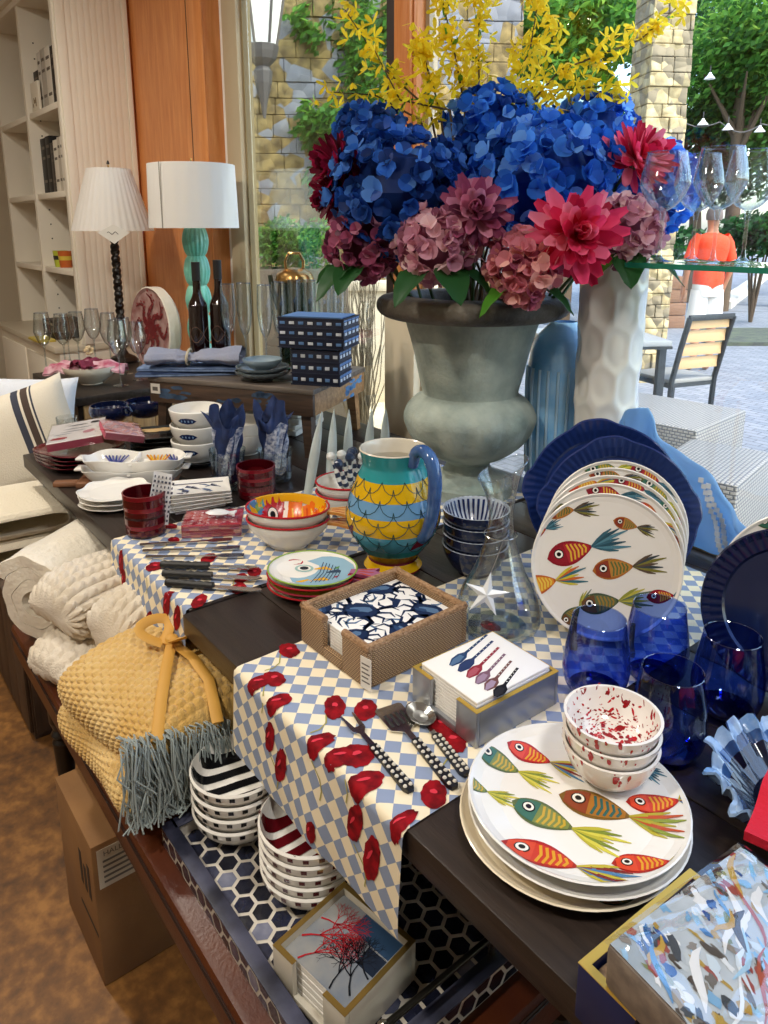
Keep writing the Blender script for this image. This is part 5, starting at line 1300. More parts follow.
# brown bottles
brown = mat('brown_bottle_glass', '#1c0b08', .06, coat=.6)
for k, (px, ly, top, l) in enumerate([(201, .055, 262, 'dark brown glass bottle standing beside the teal lamp, nearer of the two'), (222, .1, 260, 'dark brown glass bottle standing behind the champagne flute')]):
    q = st(px, ly); h = H(q, top) - ZS; r_ = .036
    o = thing('brown_bottle', l, 'bottle', q, 0, 'brown bottles')
    MB().lathe(smooth_prof([(0, 0), (r_ * .9, 0), (r_, .01), (r_, h * .52), (r_ * .9, h * .6), (r_ * .45, h * .70), (r_ * .4, h * .85)], 5) + [(r_ * .4, h * .9), (0, h * .9)], 32, brown).build('body', o)
    MB().lathe([(r_ * .44, h * .82), (r_ * .45, h), (0, h)], 20, blk).build('cap', o)
    mb = MB(); 
    for t in range(2): mb.tube([((r_ + .0006) * cos(a), (r_ + .0006) * sin(a), h * .3 + .03 * sin(a * 2.0 + t * PI)) for a in [IAZ - PI + PI * i / 20 for i in range(21)]], .0012, 5, mat('bottle_line', '#6a4a38', .5))
    mb.build('label_lines', o)
# champagne flutes
def stemglass(name, loc, label, prof, group=None, cat='glass', m=clear):
    o = thing(name, label, cat, loc, 0, group)
    (foot, hs, sr, bowl) = prof
    MB().lathe([(0, .0), (foot, .0005), (foot, .0018), (foot * .4, .005), (sr * 1.6, .012), (sr, .03), (sr, hs - .02), (sr * 1.8, hs)], 28, clear_t).build('stem', o, 60)
    bp_ = smooth_prof([(sr * 1.8, hs)] + [(r_, hs + z_) for r_, z_ in bowl], 5)
    bo = MB().lathe(bp_ + [(max(r_ - .0012, 0), z_ + .0004) for r_, z_ in reversed(bp_[1:])], 36, m).build('bowl', o, 60)
    rr, zz_ = bowl[-1]; MB().tube([(rr * cos(2 * PI * k / 32), rr * sin(2 * PI * k / 32), hs + zz_) for k in range(33)], .0012, 5, rim_gl).build('lip', bo, 60)
    return o
for k, (px, ly, top, l) in enumerate([(231, .06, 284, 'champagne flute at the bottle end of the row on the stool'), (247, .005, 283, 'champagne flute second from the brown bottles'), (267, .005, 285, 'champagne flute third from the brown bottles'), (281, .07, 282, 'champagne flute beside the tall tumblers')]):
    q = st(px, ly); h = H(q, top) - ZS
    stemglass('champagne_flute', q, l, (.031, h * .4, .0035, [(.018, .025), (.0255, h * .22), (.0275, h * .35), (.025, h * .6)]), 'champagne flutes on the stool')
# tall tumblers
for k, (px, ly, l) in enumerate([(296, .10, 'tall clear tumbler first in the row behind the woven caddies'), (311, .12, 'tall clear tumbler second in the row behind the woven caddies'), (326, .13, 'tall clear tumbler third in the row behind the woven caddies'), (340, .15, 'tall clear tumbler last in the row behind the woven caddies'), (334, .215, 'tall clear tumbler in the second rank behind the woven caddies')]):
    q = st(px, ly); h = H(q, 280 if k < 4 else 279) - ZS; r_ = .0245
    o = thing('tall_tumbler', l, 'glass', q, 0, 'tall tumblers on the stool')
    MB().lathe([(r_ * .85, .012), (r_, h), (r_ * .96, h), (r_ * .82, .014)], 32, clear).build('body', o)
    MB().lathe([(0, 0), (r_ * .85, 0), (r_ * .86, .0118), (0, .0118)], 28, clear_t).build('base', o)
    MB().tube([(r_ * .98 * cos(2 * PI * t / 28), r_ * .98 * sin(2 * PI * t / 28), h) for t in range(29)], .0012, 5, rim_gl).build('lip', o, 60)
# woven blue and white caddies
g = random.Random(8)
def caddy(label, loc, rot, w, d, h, n, rows):
    o = thing('woven_caddy', label, 'caddy', loc, rot, 'woven caddies'); mb = MB(); dkn = mat('woven_navy', '#141d36', .6); wht_ = mat('woven_white', '#d5dbe4', .6); mid = mat('woven_blue', '#5c84b8', .6)
    mb.box((-w / 2, -d / 2, 0), (w / 2, d / 2, h), dkn, .003)
    ch = h / rows
    for j in range(rows):
        for f, ln in (('f', w), ('s', d)):
            nn = int(n * ln / w)
            for i in range(nn):
                cw = ln / nn; x = -ln / 2 + (i + .5) * cw; z0 = ch * (j + .36); z1 = ch * (j + .64)
                e = .0018
                if f == 'f': mb.box((x - cw * .28, -d / 2 - e, z0), (x + cw * .28, -d / 2 - .0002, z1), wht_ if (i + j) % 2 else mid, .0006)
                else: mb.box((w / 2 + .0002, x - cw * .28, z0), (w / 2 + e, x + cw * .28, z1), wht_, .0006); mb.box((w / 2 + .0002, x - cw * .42, ch * (j + .7)), (w / 2 + e * .8, x + cw * .42, ch * (j + .95)), mid)
    for j in range(rows + 1):
        mb.box((-w / 2 - .0025, -d / 2 - .0025, min(max(ch * j - .002, 0), h - .004)), (w / 2 + .0025, d / 2 + .0025, min(max(ch * j + .002, .004), h)), dkn)
    mb.build('body', o)
    mb = MB(); mb.box((-w / 2 + .01, -d / 2 + .01, h + .0002), (w / 2 - .01, d / 2 - .01, h + .004), mid); mb.build('lining', o)
q = st(322, -.10); caddy('woven navy and white caddy standing on the stool underneath another', q, IAZ - .28, .17, .12, .118, 6, 3)
caddy('wider woven navy and white caddy balanced on top of the other', (q[0] - .012, q[1] - .0, ZS + .1245), IAZ - .30, .23, .15, .10, 7, 3)
# blue napkin bundle
den = mat('denim_napkin', '#7d93b8', .85, bump=(90, .3), col2='#5f779f', nscale=40); den2 = mat('dusty_napkin', '#8d91a2', .85, bump=(90, .3)); den3 = mat('navy_napkin_edge', '#2f4368', .85)
q = st(196, -.10)
for k, l in enumerate(['folded blue napkin lying flat beneath the rolled napkin bundle', 'folded denim blue napkin on top of the flat one, under the bundle']):
    w, d = .20 - .015 * k, .08
    mb = MB(); mb.grid(lambda u, v: ((u - .5) * 2 * w, (v - .5) * 2 * d, .010 + .003 * sin(u * 8 + k) * sin(v * 4)), 24, 12, den if k else den3); mb.box((-w, -d, 0), (w, d, .008), den, .003); mb.box((-w * .98, -d * .98, .0035), (w * 1.01, d * 1.01, .0055), den3)
    solo(mb, 'folded_napkin', l, 'napkin', (q[0] - .01 * k, q[1], ZS + k * .0145), IAZ + .12 - .16 * k, 'blue napkins on the stool')
o = thing('napkin_bundle', 'dusty blue cloth napkin gathered through a cream ring', 'napkin', (q[0] + .0, q[1] + .0, ZS + .031), IAZ + .05)
def roll(u, v):
    a = 2 * PI * u; x = -.16 + .33 * v; rr = .018 + .034 * abs(v - .42) ** .7 * 1.3 + .003 * sin(v * 23)
    return (x, (rr * 2.1 + .004 * sin(a * 4)) * cos(a), .030 + (rr * .62 + .005 * sin(a * 5 + v * 7)) * sin(a) - .006 * (abs(v - .42) < .1))
mb = MB(); mb.grid(roll, 48, 30, den2, wrapu=True)
mb.tube([(.02, -.03, .03), (.08, -.02, .045), (.14, .0, .038), (.165, .03, .02)], [.01, .016, .015, .004], 8, den2, True, .5); mb.build('cloth', o, 80)
mb = MB(); mb.tube([(-.022 + .003 * sin(a), .046 * cos(a), .025 + .027 * sin(a)) for a in [2 * PI * k / 20 for k in range(21)]], .005, 8, mat('ring_cream', '#b8ac92', .6)); mb.build('napkin_ring', o)
# grey bowls
q = st(263, -.13); ash = mat('ash_glaze', '#6e7a80', .25, coat=.4, col2='#525c62', nscale=30)
for k, (r_, h, z, l) in enumerate([(.096, .034, 0, 'wide shallow grey dish at the bottom of the small stack on the stool'), (.092, .034, .014, 'wide shallow grey dish in the middle of the small stack on the stool'), (.068, .042, .031, 'pale grey bowl on top of the small stack on the stool')]):
    pr, ins = bowl_prof(r_, h, .4); solo(MB().lathe(pr, 40, ash if k < 2 else mat('pale_ash_glaze', '#8fa3b0', .25, coat=.4)), 'grey_bowl', l, 'bowl', (q[0], q[1], ZS + z), 0, 'grey bowls on the stool')
# brass lidded glass kettle
brass = mat('brass', '#b8935a', .22, .9)
q = st(297, .185); h = H(q, 252) - ZS
o = thing('brass_kettle', 'tall glass kettle with domed brass lid and loop handle behind the tumblers', 'kettle', q, IAZ)
MB().lathe([(0, .0), (.055, 0), (.064, .01), (.068, h * .55), (.064, h * .74), (.0625, h * .74), (.066, h * .55), (.062, .012), (0, .012)], 36, glass('kettle_glass', '#a9b8a4', '#3f4a3c')).build('body', o)
MB().lathe(smooth_prof([(.072, h * .742), (.072, h * .77), (.062, h * .82), (.03, h * .86), (0, h * .868)], 4), 32, brass).build('lid', o)
mb = MB(); mb.tube([(-.03, 0, h * .80), (-.034, 0, h * .92), (-.02, 0, h * .99), (.02, 0, h * .99), (.034, 0, h * .92), (.03, 0, h * .80)], .006, 8, brass); mb.build('handle', o)
mb = MB(); mb.tube([(-.058, 0, h * .5), (-.085, 0, h * .66), (-.092, 0, h * .8)], [.016, .011, .009], 10, mat('spout_dark', '#2f3a30', .3)); mb.build('spout', o)

# ------------------------------------------------------------------ dark side table, lamps
o = thing('side_table', 'dark topped wooden side table under the two lamps beyond the display table', 'table', (-2.99, .70, 0)); Z2 = .80
dtop = wood('dark_side_top', '#1d1a18', '#3b342e', 0, 4, .35); plank = wood('side_plank', '#8a6a44', '#b5935f', 2, 4, .6)
mb = MB(); mb.box((-.36, -.335, Z2 - .04), (.35, .35, Z2), dtop, .004); mb.build('tabletop', o)
mb = MB()
for k in range(6): mb.box((.32, -.30 + k * .105, .06), (.338, -.197 + k * .105, Z2 - .041), plank, .002)
mb.build('side_panel', o)
mb = MB(); mb.box((-.34, -.32, .06), (.319, -.30, Z2 - .041), dtop); mb.box((-.34, -.3, .06), (-.32, .33, Z2 - .041), dtop); mb.box((-.3199, .31, .06), (.3199, .33, Z2 - .041), dtop); mb.build('carcass', o)
for sx in (-.33, .31):
    for sy in (-.31, .30): mb = MB(); mb.box((sx - .02, sy - .02, 0), (sx + .02, sy + .02, .0595), dtop); mb.build('leg', o)
def tq(px, py): q = at(px, py, Z2); return Vector((q[0], q[1], Z2 + .0006))
bowl_m = mat('ivory_bowl', '#e8e0cc', .25, coat=.4)
q = tq(92, 383); pr, ins = bowl_prof(.125, .085, .4); solo(MB().lathe(pr, 44, bowl_m), 'ivory_bowl', 'ivory bowl of folded napkins on the dark side table', 'bowl', q)
tea = mat('pink_stripe_cloth', '#d8b3bb', .85, col2='#b0506a', nscale=22); tea2 = mat('wine_cloth', '#7a2740', .85)
for k, (a, dx, dz, m, l) in enumerate([(2.9, -.11, .082, tea, 'pink napkin draped over the near side of the ivory bowl'), (.1, .07, .088, tea, 'pink napkin draped over the far side of the ivory bowl'), (1.2, 0., .098, tea2, 'wine red napkin heaped in the middle of the ivory bowl')]):
    mb = MB(); mb.grid(lambda u, v: ((u - .5) * .19, (v - .5) * .11, .018 - .06 * max(0, u - .62) - .03 * (v - .5) ** 2 * 4 + .006 * sin(v * 18 + k) + .004 * sin(u * 14)), 20, 18, m)
    mb.grid(lambda u, v: ((u - .5) * .19, (v - .5) * .11, .010 - .06 * max(0, u - .62) - .03 * (v - .5) ** 2 * 4 + .006 * sin(v * 18 + k) + .004 * sin(u * 14)), 20, 18, m)
    solo(mb, 'napkin', l, 'napkin', (q.x + dx * cos(IAZ), q.y + dx * sin(IAZ), Z2 + dz), IAZ + a, 'napkins in the ivory bowl', None, 80)
mb = MB(); g = random.Random(2)
for k in range(14): v = rvec(g) * .016; mb.at(v); mb.lathe([(0, -.009), (.008, -.004), (.008, .004), (0, .009)], 8, mat('cream_rosette', '#d9c49c', .7)); 
mb.at(); solo(mb, 'rosette', 'small cream rosette lying on the heaped napkins', 'ornament', (q.x, q.y, Z2 + .155))
wl = [(47, 373, 313), (66, 370, 314), (80, 366, 312), (96, 364, 309), (112, 372, 313), (126, 374, 318), (70, 362, 315), (140, 380, 322), (121, 386, 320)]
wn = ['wine glass nearest the bookcase on the dark side table', 'wine glass second from the bookcase on the side table', 'wine glass third from the bookcase on the side table', 'wine glass in front of the dark twisted lamp base', 'wine glass just beyond the ivory bowl, near the twisted lamp', 'wine glass in front of the red round platter', 'wine glass at the back between the bookcase and lamp', 'wine glass by the corner of the wooden stool', 'wine glass standing close to the ivory bowl rim']
for (px, py, top), l in zip(wl, wn):
    q = tq(px, py); h = max(.15, H(q, top) - Z2)
    stemglass('wine_glass', q, l, (.034, h * .45, .0035, [(.024, h * .06), (.04, h * .2), (.043, h * .28), (.033, h * .55)]), 'wine glasses on the side table')
# table lamp with barley twist stem
q = tq(124, 362); hb = H(q, 231) - Z2; ht = H(q, 169) - Z2
o = thing('table_lamp', 'table lamp with black barley twist stem and white pleated tapered shade', 'lamp', q)
ebony = mat('ebony_turned', '#17120f', .3)
MB().lathe([(0, 0), (.075, 0), (.078, .012), (.06, .03), (.03, .045), (.018, .07)], 28, ebony).build('base', o)
def twist(u, v):
    a = 2 * PI * u; z = .07 + (hb - .05) * v; c = 2 * PI * 5.2 * v
    rr = .0165 + .0055 * cos(a * 2 - c * 2) + .002 * sin(v * 2 * PI * 10.4)
    return (rr * cos(a), rr * sin(a), z)
mb = MB(); mb.grid(twist, 20, 130, ebony, wrapu=True)
for k in range(10): mb.at((0, 0, .09 + (hb - .08) * (k + .5) / 10)); mb.lathe([(.012, -.022), (.021, -.010), (.0235, 0), (.021, .010), (.012, .022)], 16, ebony)
mb.at(); mb.build('stem', o)
shade_m = leafmat('lamp_shade_fabric', '#f4f2ee', '#f4f0e6', .8, .35)
MB().lathe([(.205, hb), (.19, hb + .05), (.108, ht), (.106, ht), (.188, hb + .05), (.203, hb)], 144, shade_m, lambda a, r_, z: (r_ * (1 + .010 * cos(a * 36)), z)).build('lamp_shade', o, 80)
mb = MB(); mb.tube([(0, 0, hb), (0, 0, ht + .02)], .004, 6, brass)
for k in range(3): a = k * 2.1; mb.tube([(0, 0, ht - .01), (.1 * cos(a), .1 * sin(a), ht - .006)], .0018, 5, brass)
mb.lathe([(0, ht + .02), (.008, ht + .024), (.004, ht + .04), (0, ht + .042)], 10, ebony); mb.build('finial', o)
mb = MB(); mb.at((0.0, -.0, hb + .012), (0, 0, 0)); d_ = Vector((CAM[0] - q.x, CAM[1] - q.y, 0)).normalized(); s_ = Vector((-d_.y, d_.x, 0))
c_ = d_ * .21; mb.add([tuple(c_ + s_ * a + Vector((0, 0, b_))) for a, b_ in ((-.075, -.02), (0, -.075), (.075, -.02), (.0, .02))] + [tuple(c_ * .99 + s_ * a + Vector((0, 0, b_))) for a, b_ in ((-.075, -.02), (0, -.075), (.075, -.02), (.0, .02))], [(0, 1, 2, 3), (7, 6, 5, 4), (0, 4, 5, 1), (1, 5, 6, 2)], mat('tag_paper', '', .7))
mb.tube([c_ * 1.005 + s_ * a + Vector((0, 0, -.022 + .006 * sin(a * 200))) for a in [-.03 + .004 * k for k in range(14)]], .0015, 4, mat('tag_ink', '', .7)); mb.build('price_tag', o)
# teal stacked lamp with drum shade
q = Vector((-2.74, 1.0, Z2 + .0006)); hb = H(q, 226) - Z2; ht = H(q, 165) - Z2
o = thing('table_lamp', 'table lamp with stacked ribbed teal balls and white drum shade', 'lamp', q)
tealg = mat('teal_ribbed_glaze', '#56a894', .3, coat=.3, col2='#86c8b2', nscale=12)
mb = MB(); mb.lathe([(0, 0), (.08, 0), (.08, .02), (.03, .03)], 28, brass); mb.build('base', o)
mb = MB(); nb = 5; bh = (hb - .03) / nb
for k in range(nb):
    P = smooth_prof([(.040, 0), (.052, bh * .16), (.060, bh * .5), (.052, bh * .84), (.040, bh)], 4)
    mb.at((0, 0, .03 + k * bh)); mb.lathe(P, 108, tealg, lambda a, r_, z: (r_ * (1 + .035 * cos(a * 18)), z))
mb.at(); mb.build('stem', o)
sh_ = MB().lathe([(.205, hb - .01), (.197, ht), (.195, ht), (.203, hb - .01)], 96, shade_m, lambda a, r_, z: (r_ * (1 + .004 * cos(a * 23) + .003 * cos(a * 41)), z)).build('lamp_shade', o, 80)
mb = MB(); mb.tube([(0, 0, hb), (0, 0, ht + .03)], .004, 6, brass)
for k in range(3): a = k * 2.1; mb.tube([(0, 0, ht - .015), (.194 * cos(a), .194 * sin(a), ht - .01)], .0018, 5, brass)
mb.build('finial', o)
mb = MB(); a = math.atan2(CAM[1] - q.y, CAM[0] - q.x) - .75; mb.grid(lambda u, v: (.2055 * cos(a + .03 * u), .2055 * sin(a + .03 * u), hb - .01 + (ht - hb + .01) * v), 2, 4, mat('shade_seam', '#8f8a82', .7)); mb.build('shade_seam', sh_)
# round red patterned platter on edge
q = tq(153, 371); r_ = (H(q, 287) - Z2) / 2
fa = math.atan2(CAM[1] - q.y, CAM[0] - q.x) - R(64)
o = thing('round_platter', 'big round platter with dark red pattern and thick white edge, standing on its rim', 'platter', (q.x, q.y, Z2 + r_ + .001), (R(88), 0, fa + PI / 2))
mb = MB(); mb.lathe([(0, -.07), (r_ * .9, -.07), (r_, -.05), (r_, 0.0), (r_ * .97, .004)], 64, mat('platter_white', '#e6decf', .4)); mb.lathe([(r_ * .97, .004), (r_ * .9, -.004), (0, -.008)], 64, mat('platter_rosy', '#b89a94', .4, col2='#8f5a58', nscale=18))
S = lambda x, y, off: (x, y, -.006 + .004 * min(1, math.hypot(x, y) / r_) + off)
g = random.Random(6); wr = paint('#6b1a22')
for k in range(8):
    a = k * PI / 4; pts = [(r_ * (.15 + .1 * t) * cos(a + .25 * sin(t)), r_ * (.15 + .1 * t) * sin(a + .25 * sin(t))) for t in range(8)]
    mb.strip(S, pts, [.02, .018, .016, .014, .012, .01, .007, .003], wr, .0016)
    for t in range(1, 8): mb.disc(S, pts[t][0] * 1.0 + .014, pts[t][1] + .014, .008, .006, 0, paint('#8f2a30'), .0022, 8)
mb.disc(S, 0, 0, r_ * .22, r_ * .26, 0, wr, .002, 20, .06, 1); mb.build('body', o)
# pillows on the cabinet at the far end
def pillow(mb, w, h, t, m, stripes=()):
    def f(u, v, s):
        x, y = 2 * u - 1, 2 * v - 1; k = (max(0, 1 - x ** 4) * max(0, 1 - y ** 4)) ** .55
        pin = 1 - .07 * (1 - abs(x) ** 2) * 0
        ex = 1 - .06 * (1 - y * y) ; ey = 1 - .06 * (1 - x * x)
        return (x * w / 2 * (1 - .07 * (1 - abs(y) ** 3)), y * h / 2 * (1 - .07 * (1 - abs(x) ** 3)), s * t / 2 * k)
    for s in (1, -1):
        us = [0] + sorted([q for st_ in stripes for q in st_[:2]]) + [1]
        for i in range(len(us) - 1):
            a, b_ = us[i], us[i + 1]; mm = m
            for (p0, p1, sm) in stripes:
                if abs(p0 - a) < 1e-6: mm = sm
            mb.grid(lambda u, v: f(a + (b_ - a) * u, v, s), max(2, int(26 * (b_ - a))), 24, mm)
linen = mat('cream_linen', '#e3dac6', .9, bump=(200, .3)); linen2 = mat('white_linen', '#dfe1e4', .9, bump=(200, .3))
sdk = mat('stripe_slate', '#3a3d4a', .9); sbr = mat('stripe_umber', '#4a3b33', .9)
# ================================================================== LOW FURNITURE IN FRONT, THROWS, LOWER SHELF WARES
ZB = .45
rust = mat('brown_leather', '#4a2010', .36, bump=(160, .08), col2='#57290f', nscale=12)
o = thing('leather_bench', 'long brown leather bench with stitched edge in front of the display tables', 'bench', (-.57, .08, 0))
BX0, BX1, BY0, BY1 = -.91, .66, -.262, .26
mb = MB(); mb.box((BX0, BY0, ZB - .09), (BX1, BY1, ZB), rust, .012); mb.build('seat', o)
mb = MB(); thr = mat('stitch_thread', '#2a140a', .6)
for z in (ZB - .018, ZB - .026):
    mb.tube([(BX0 + .01, BY0 - .0012, z), (BX1 - .01, BY0 - .0012, z)], .0016, 5, thr); mb.tube([(BX1 + .0012, BY0 + .01, z), (BX1 + .0012, BY1 - .01, z)], .0016, 5, thr)
mb.build('stitching', o)
for sx in (BX0 + .29, BX1 - .05):
    for sy in (BY0 + .04, BY1 - .05):
        mb = MB(); mb.at((sx, sy, 0)); mb.lathe([(0, 0), (.016, 0), (.022, .012), (.016, .03), (.012, .05), (.018, .09), (.022, .16), (.026, .24), (.02, .25), (.027, .262), (.02, .275), (.028, .30), (.03, .3595), (0, .3595)], 20, ebony); mb.at(); mb.build('leg', o)
# honeycomb tray
marb = mat('marble_blue', '#15182a', .5, coat=0., col2='#45485e', nscale=18); grout = mat('honeycomb_grout', '#cfc8bb', .4, coat=.2)
hexm = [mat('hex_%d' % i, c, .22, coat=.5, col2=c2, nscale=40) for i, (c, c2) in enumerate([('#10121d', '#1c2033'), ('#1a1e2e', '#2b3046'), ('#34384e', '#50546a'), ('#161828', '#262b44'), ('#6a6f86', '#84879a')])]
TX0, TX1, TY0, TY1, TH = -.495, .047, -.147, .215, .038
o = thing('honeycomb_tray', 'large tray with blue hexagon honeycomb pattern and metal handle on the leather bench', 'tray', ((TX0 + TX1) / 2, (TY0 + TY1) / 2, ZB + .0006))
hw, hd = (TX1 - TX0) / 2, (TY1 - TY0) / 2; FL = .012
mb = MB(); mb.box((-hw, -hd, 0), (hw, hd, FL), grout)
g = random.Random(3); hr = .0195; bd = .034
dx, dy = hr * 1.5, hr * math.sqrt(3)
def clip_poly(P, x0, x1, y0, y1):
    for ax_, lim, sgn in ((0, x0, 1), (0, x1, -1), (1, y0, 1), (1, y1, -1)):
        out = []
        for i in range(len(P)):
            a, b_ = P[i], P[(i + 1) % len(P)]; ia, ib = (a[ax_] - lim) * sgn >= 0, (b_[ax_] - lim) * sgn >= 0
            if ia: out.append(a)
            if ia != ib: t = (lim - a[ax_]) / (b_[ax_] - a[ax_]); out.append((a[0] + (b_[0] - a[0]) * t, a[1] + (b_[1] - a[1]) * t))
        P = out
        if len(P) < 3: return []
    return P
def hexes(fn, x0, x1, y0, y1, hr, gap=.83):
    dx, dy = hr * 1.5, hr * math.sqrt(3)
    for i in range(int((x1 - x0) / dx) + 3):
        for j in range(int((y1 - y0) / dy) + 3):
            cx = x0 + (i - .5) * dx; cy = y0 + (j - .5 + .5 * (i % 2)) * dy
            P = clip_poly([(cx + hr * gap * cos(k * PI / 3), cy + hr * gap * sin(k * PI / 3)) for k in range(6)], x0, x1, y0, y1)
            if len(P) >= 3: mb.add([fn(*q) for q in P], [tuple(range(len(P)))], g.choices(hexm, (5, 4, 2, 4, 1))[0])
hexes(lambda x, y: (x, y, FL + .0006), -hw + .016, hw - .016, -hd + .016, hd - .016, hr)
mb.build('base', o)
# rim walls: marbled lip above, honeycomb on the outer face
mb = MB(); wt = .016
for a, b_ in (((-hw, -hd, FL), (hw, -hd + wt, TH)), ((-hw, hd - wt, FL), (hw, hd, TH)), ((-hw, -hd + wt, FL), (-hw + wt, hd - wt, TH)), ((hw - wt, -hd + wt, FL), (hw, hd - wt, TH))): mb.box(a, b_, grout)
for a, b_ in (((-hw - .002, -hd - .002, TH), (hw + .002, -hd + wt + .006, TH + .003)), ((-hw - .002, hd - wt - .006, TH), (hw + .002, hd + .002, TH + .003)), ((-hw - .002, -hd + wt, TH), (-hw + wt + .006, hd - wt, TH + .003)), ((hw - wt - .006, -hd + wt, TH), (hw + .002, hd - wt, TH + .003))): mb.box(a, b_, marb, .001)
hexes(lambda x, y: (x, -hd - .0006, y), -hw, hw, .002, TH - .002, .019); hexes(lambda x, y: (hw + .0006, x, y), -hd, hd, .002, TH - .002, .019)
mb.build('rim', o)
mb = MB(); iron = mat('handle_gunmetal', '#3a3732', .3, .9); pol = mat('handle_polished', '#a8a294', .2, .95)
xh = hw - .02
for y in (-.10, .10): mb.tube([(xh, y, TH + .0032), (xh, y, TH + .03)], .006, 10, pol); mb.at((xh, y, TH + .032)); mb.lathe([(0, -.008), (.008, -.004), (.008, .004), (0, .008)], 12, pol); mb.at()
mb.tube([(xh, -.0985, TH + .032), (xh, .0985, TH + .032)], .0048, 10, iron); mb.build('handle', o)
# striped bowls
zt_ = ZB + .0006 + FL + .0012
def stripe_bowls(px, py, n, r_, h, dz, cols, names, group, tilt):
    p = at(px, py, zt_ )
    for k in range(n):
        mb = MB(); o_ = [(0, 0), (r_ * .55, 0), (r_ * .75, .010), (r_ * .94, h * .6), (r_, h)]; i_ = [(r_ - .004, h), (r_ * .93 - .004, h * .6), (r_ * .72, .012), (r_ * .4, .007), (0, .007)]
        P, I = smooth_prof(o_, 4), smooth_prof(i_, 4)
        mb.lathe(P[:-1] + I, 48, white_glaze); s = plate_surf(I)
        if k == n - 1:
            for q, c in cols:
                W_ = r_ * .965 * math.sqrt(max(0, 1 - q * q)); t_ = [-.98 + .07 * i for i in range(29)]
                mb.strip(s, [(W_ * t, r_ * .965 * q * .93 + .004 * (1 - t * t)) for t in t_], r_ * .105, c, .0012)
        ls = lathe_surf(P[4:])
        for q in range(22):
            a = q * 2 * PI / 22; mb.strip(ls, [((a) * r_, h * .84), (a * r_ + .009, h * .84)], .0042, cols[0][1], .0012)
        solo(mb, 'striped_serving_bowl', names[k], 'bowl', (p[0], p[1], zt_ + k * dz), (0, 0, tilt + .04 * k), group)
blkp = paint('#0f0f12'); brn = paint('#5a0e16'); redp = paint('#8e1a22')
stripe_bowls(240, 822, 4, .083, .05, .025, [(-.55, blkp), (-.12, blkp), (.32, blkp), (.74, blkp)], ['white bowl with black checks at the bottom of the black striped stack', 'second bowl from the bottom of the black striped stack', 'third bowl from the bottom of the black striped stack', 'white bowl with black striped inside, topmost beside the grey fringe'], 'black striped bowls', IAZ + .35)
stripe_bowls(313, 880, 5, .086, .05, .0195, [(-.6, brn), (-.2, brn), (.2, brn), (.6, brn)], ['white bowl with red checks at the bottom of the red striped stack', 'second bowl from the bottom of the red striped stack', 'third bowl from the bottom of the red striped stack', 'fourth bowl from the bottom of the red striped stack', 'white bowl with dark red striped inside, topmost under the cloth hem'], 'red striped bowls', IAZ + .5)
# white napkin box with coral napkins
C = [Vector(at(px, py, ZB + .085)) for px, py in ((330, 978), (428, 942), (350, 886), (270, 930))]
C = [Vector(at(px, py, .53)) for px, py in ((332, 1005), (429, 952), (347, 888), (270, 938))]
cen = sum(C, Vector()) / 4; ang = math.atan2((C[0] - C[3] + C[1] - C[2]).y, (C[0] - C[3] + C[1] - C[2]).x)
hx = ((C[0] - C[3]).length + (C[1] - C[2]).length) / 4; hy = ((C[3] - C[2]).length + (C[0] - C[1]).length) / 4
bone = mat('bone_lacquer', '#c9c3b4', .3, coat=.3); bgold = mat('box_gold_edge', '#a08548', .3, .8)
o = thing('napkin_box', 'square bone coloured napkin box holding coral print napkins on the honeycomb tray', 'napkin box', (cen.x, cen.y, zt_), ang)
HB = .53 - zt_
notch_box(o, hx, hy, HB, .008, .03, bone, bgold)
np_ = thing('napkin_stack', 'stack of napkins printed with red and black coral branches in the bone box', 'napkins', (cen.x, cen.y, zt_), ang)
mb = MB(); nx, ny = hx - .012, hy - .012; nn = 9; hN = (HB - .012) / nn
for k in range(nn): mb.box((-nx, -ny + .0006 * (k % 2), .0056 + k * hN), (nx, ny, .0056 + (k + .92) * hN), nap_w, .001)
zn = .0056 + (nn - .08) * hN
mb.prism([(-nx, -ny), (nx, -ny), (nx, ny), (-nx, ny)], zn, zn + .0006, nap_w, mat('napkin_sand', '#8f8f8c', .7, col2='#56667c', nscale=9))
S0 = flat(zn + .0006); S = lambda x, y, off: S0(min(max(x, -nx + .001), nx - .001), min(max(y, -ny + .001), ny - .001), off)
mb.strip(S, [(-nx * .2, ny * .72), (nx, ny * .72)], ny * .28, paint('#28405c', .7, .1), .0003); mb.strip(S, [(nx * .72, ny * .4), (nx * .72, -ny * .1)], nx * .28, paint('#1b2536', .7, .1), .0003)
def coral(x, y, a, L, w, m, dep, g):
    x1, y1 = x + L * cos(a), y + L * sin(a)
    mb.strip(S, [(x, y), (x + L * .5 * cos(a + .1), y + L * .5 * sin(a + .1)), (x1, y1)], [w, w * .85, w * .65], m, .0006 + .00008 * dep)
    if dep:
        for s_ in (-1, 0, 1) if dep > 2 else (-1, 1): coral(x1, y1, a + s_ * R(g.uniform(16, 38)), L * g.uniform(.68, .86), w * .68, m, dep - 1, g)
g = random.Random(9); cr_ = paint('#a3202a', .7, .1); ck_ = paint('#15181f', .7, .1)
coral(-nx * .95, -ny * .5, .75, .026, .0016, cr_, 5, g); coral(-nx * .95, ny * .15, .3, .024, .0013, cr_, 4, g)
coral(nx * .9, -ny * .75, 2.3, .026, .0015, ck_, 5, g); coral(nx * .45, -ny * .95, 1.8, .024, .0013, ck_, 5, g); coral(-nx * .6, -ny * .95, 1.05, .024, .0014, cr_, 4, g); coral(nx * .95, -ny * .2, 2.7, .022, .0014, ck_, 4, g)
mb.build('napkins', np_, 30)

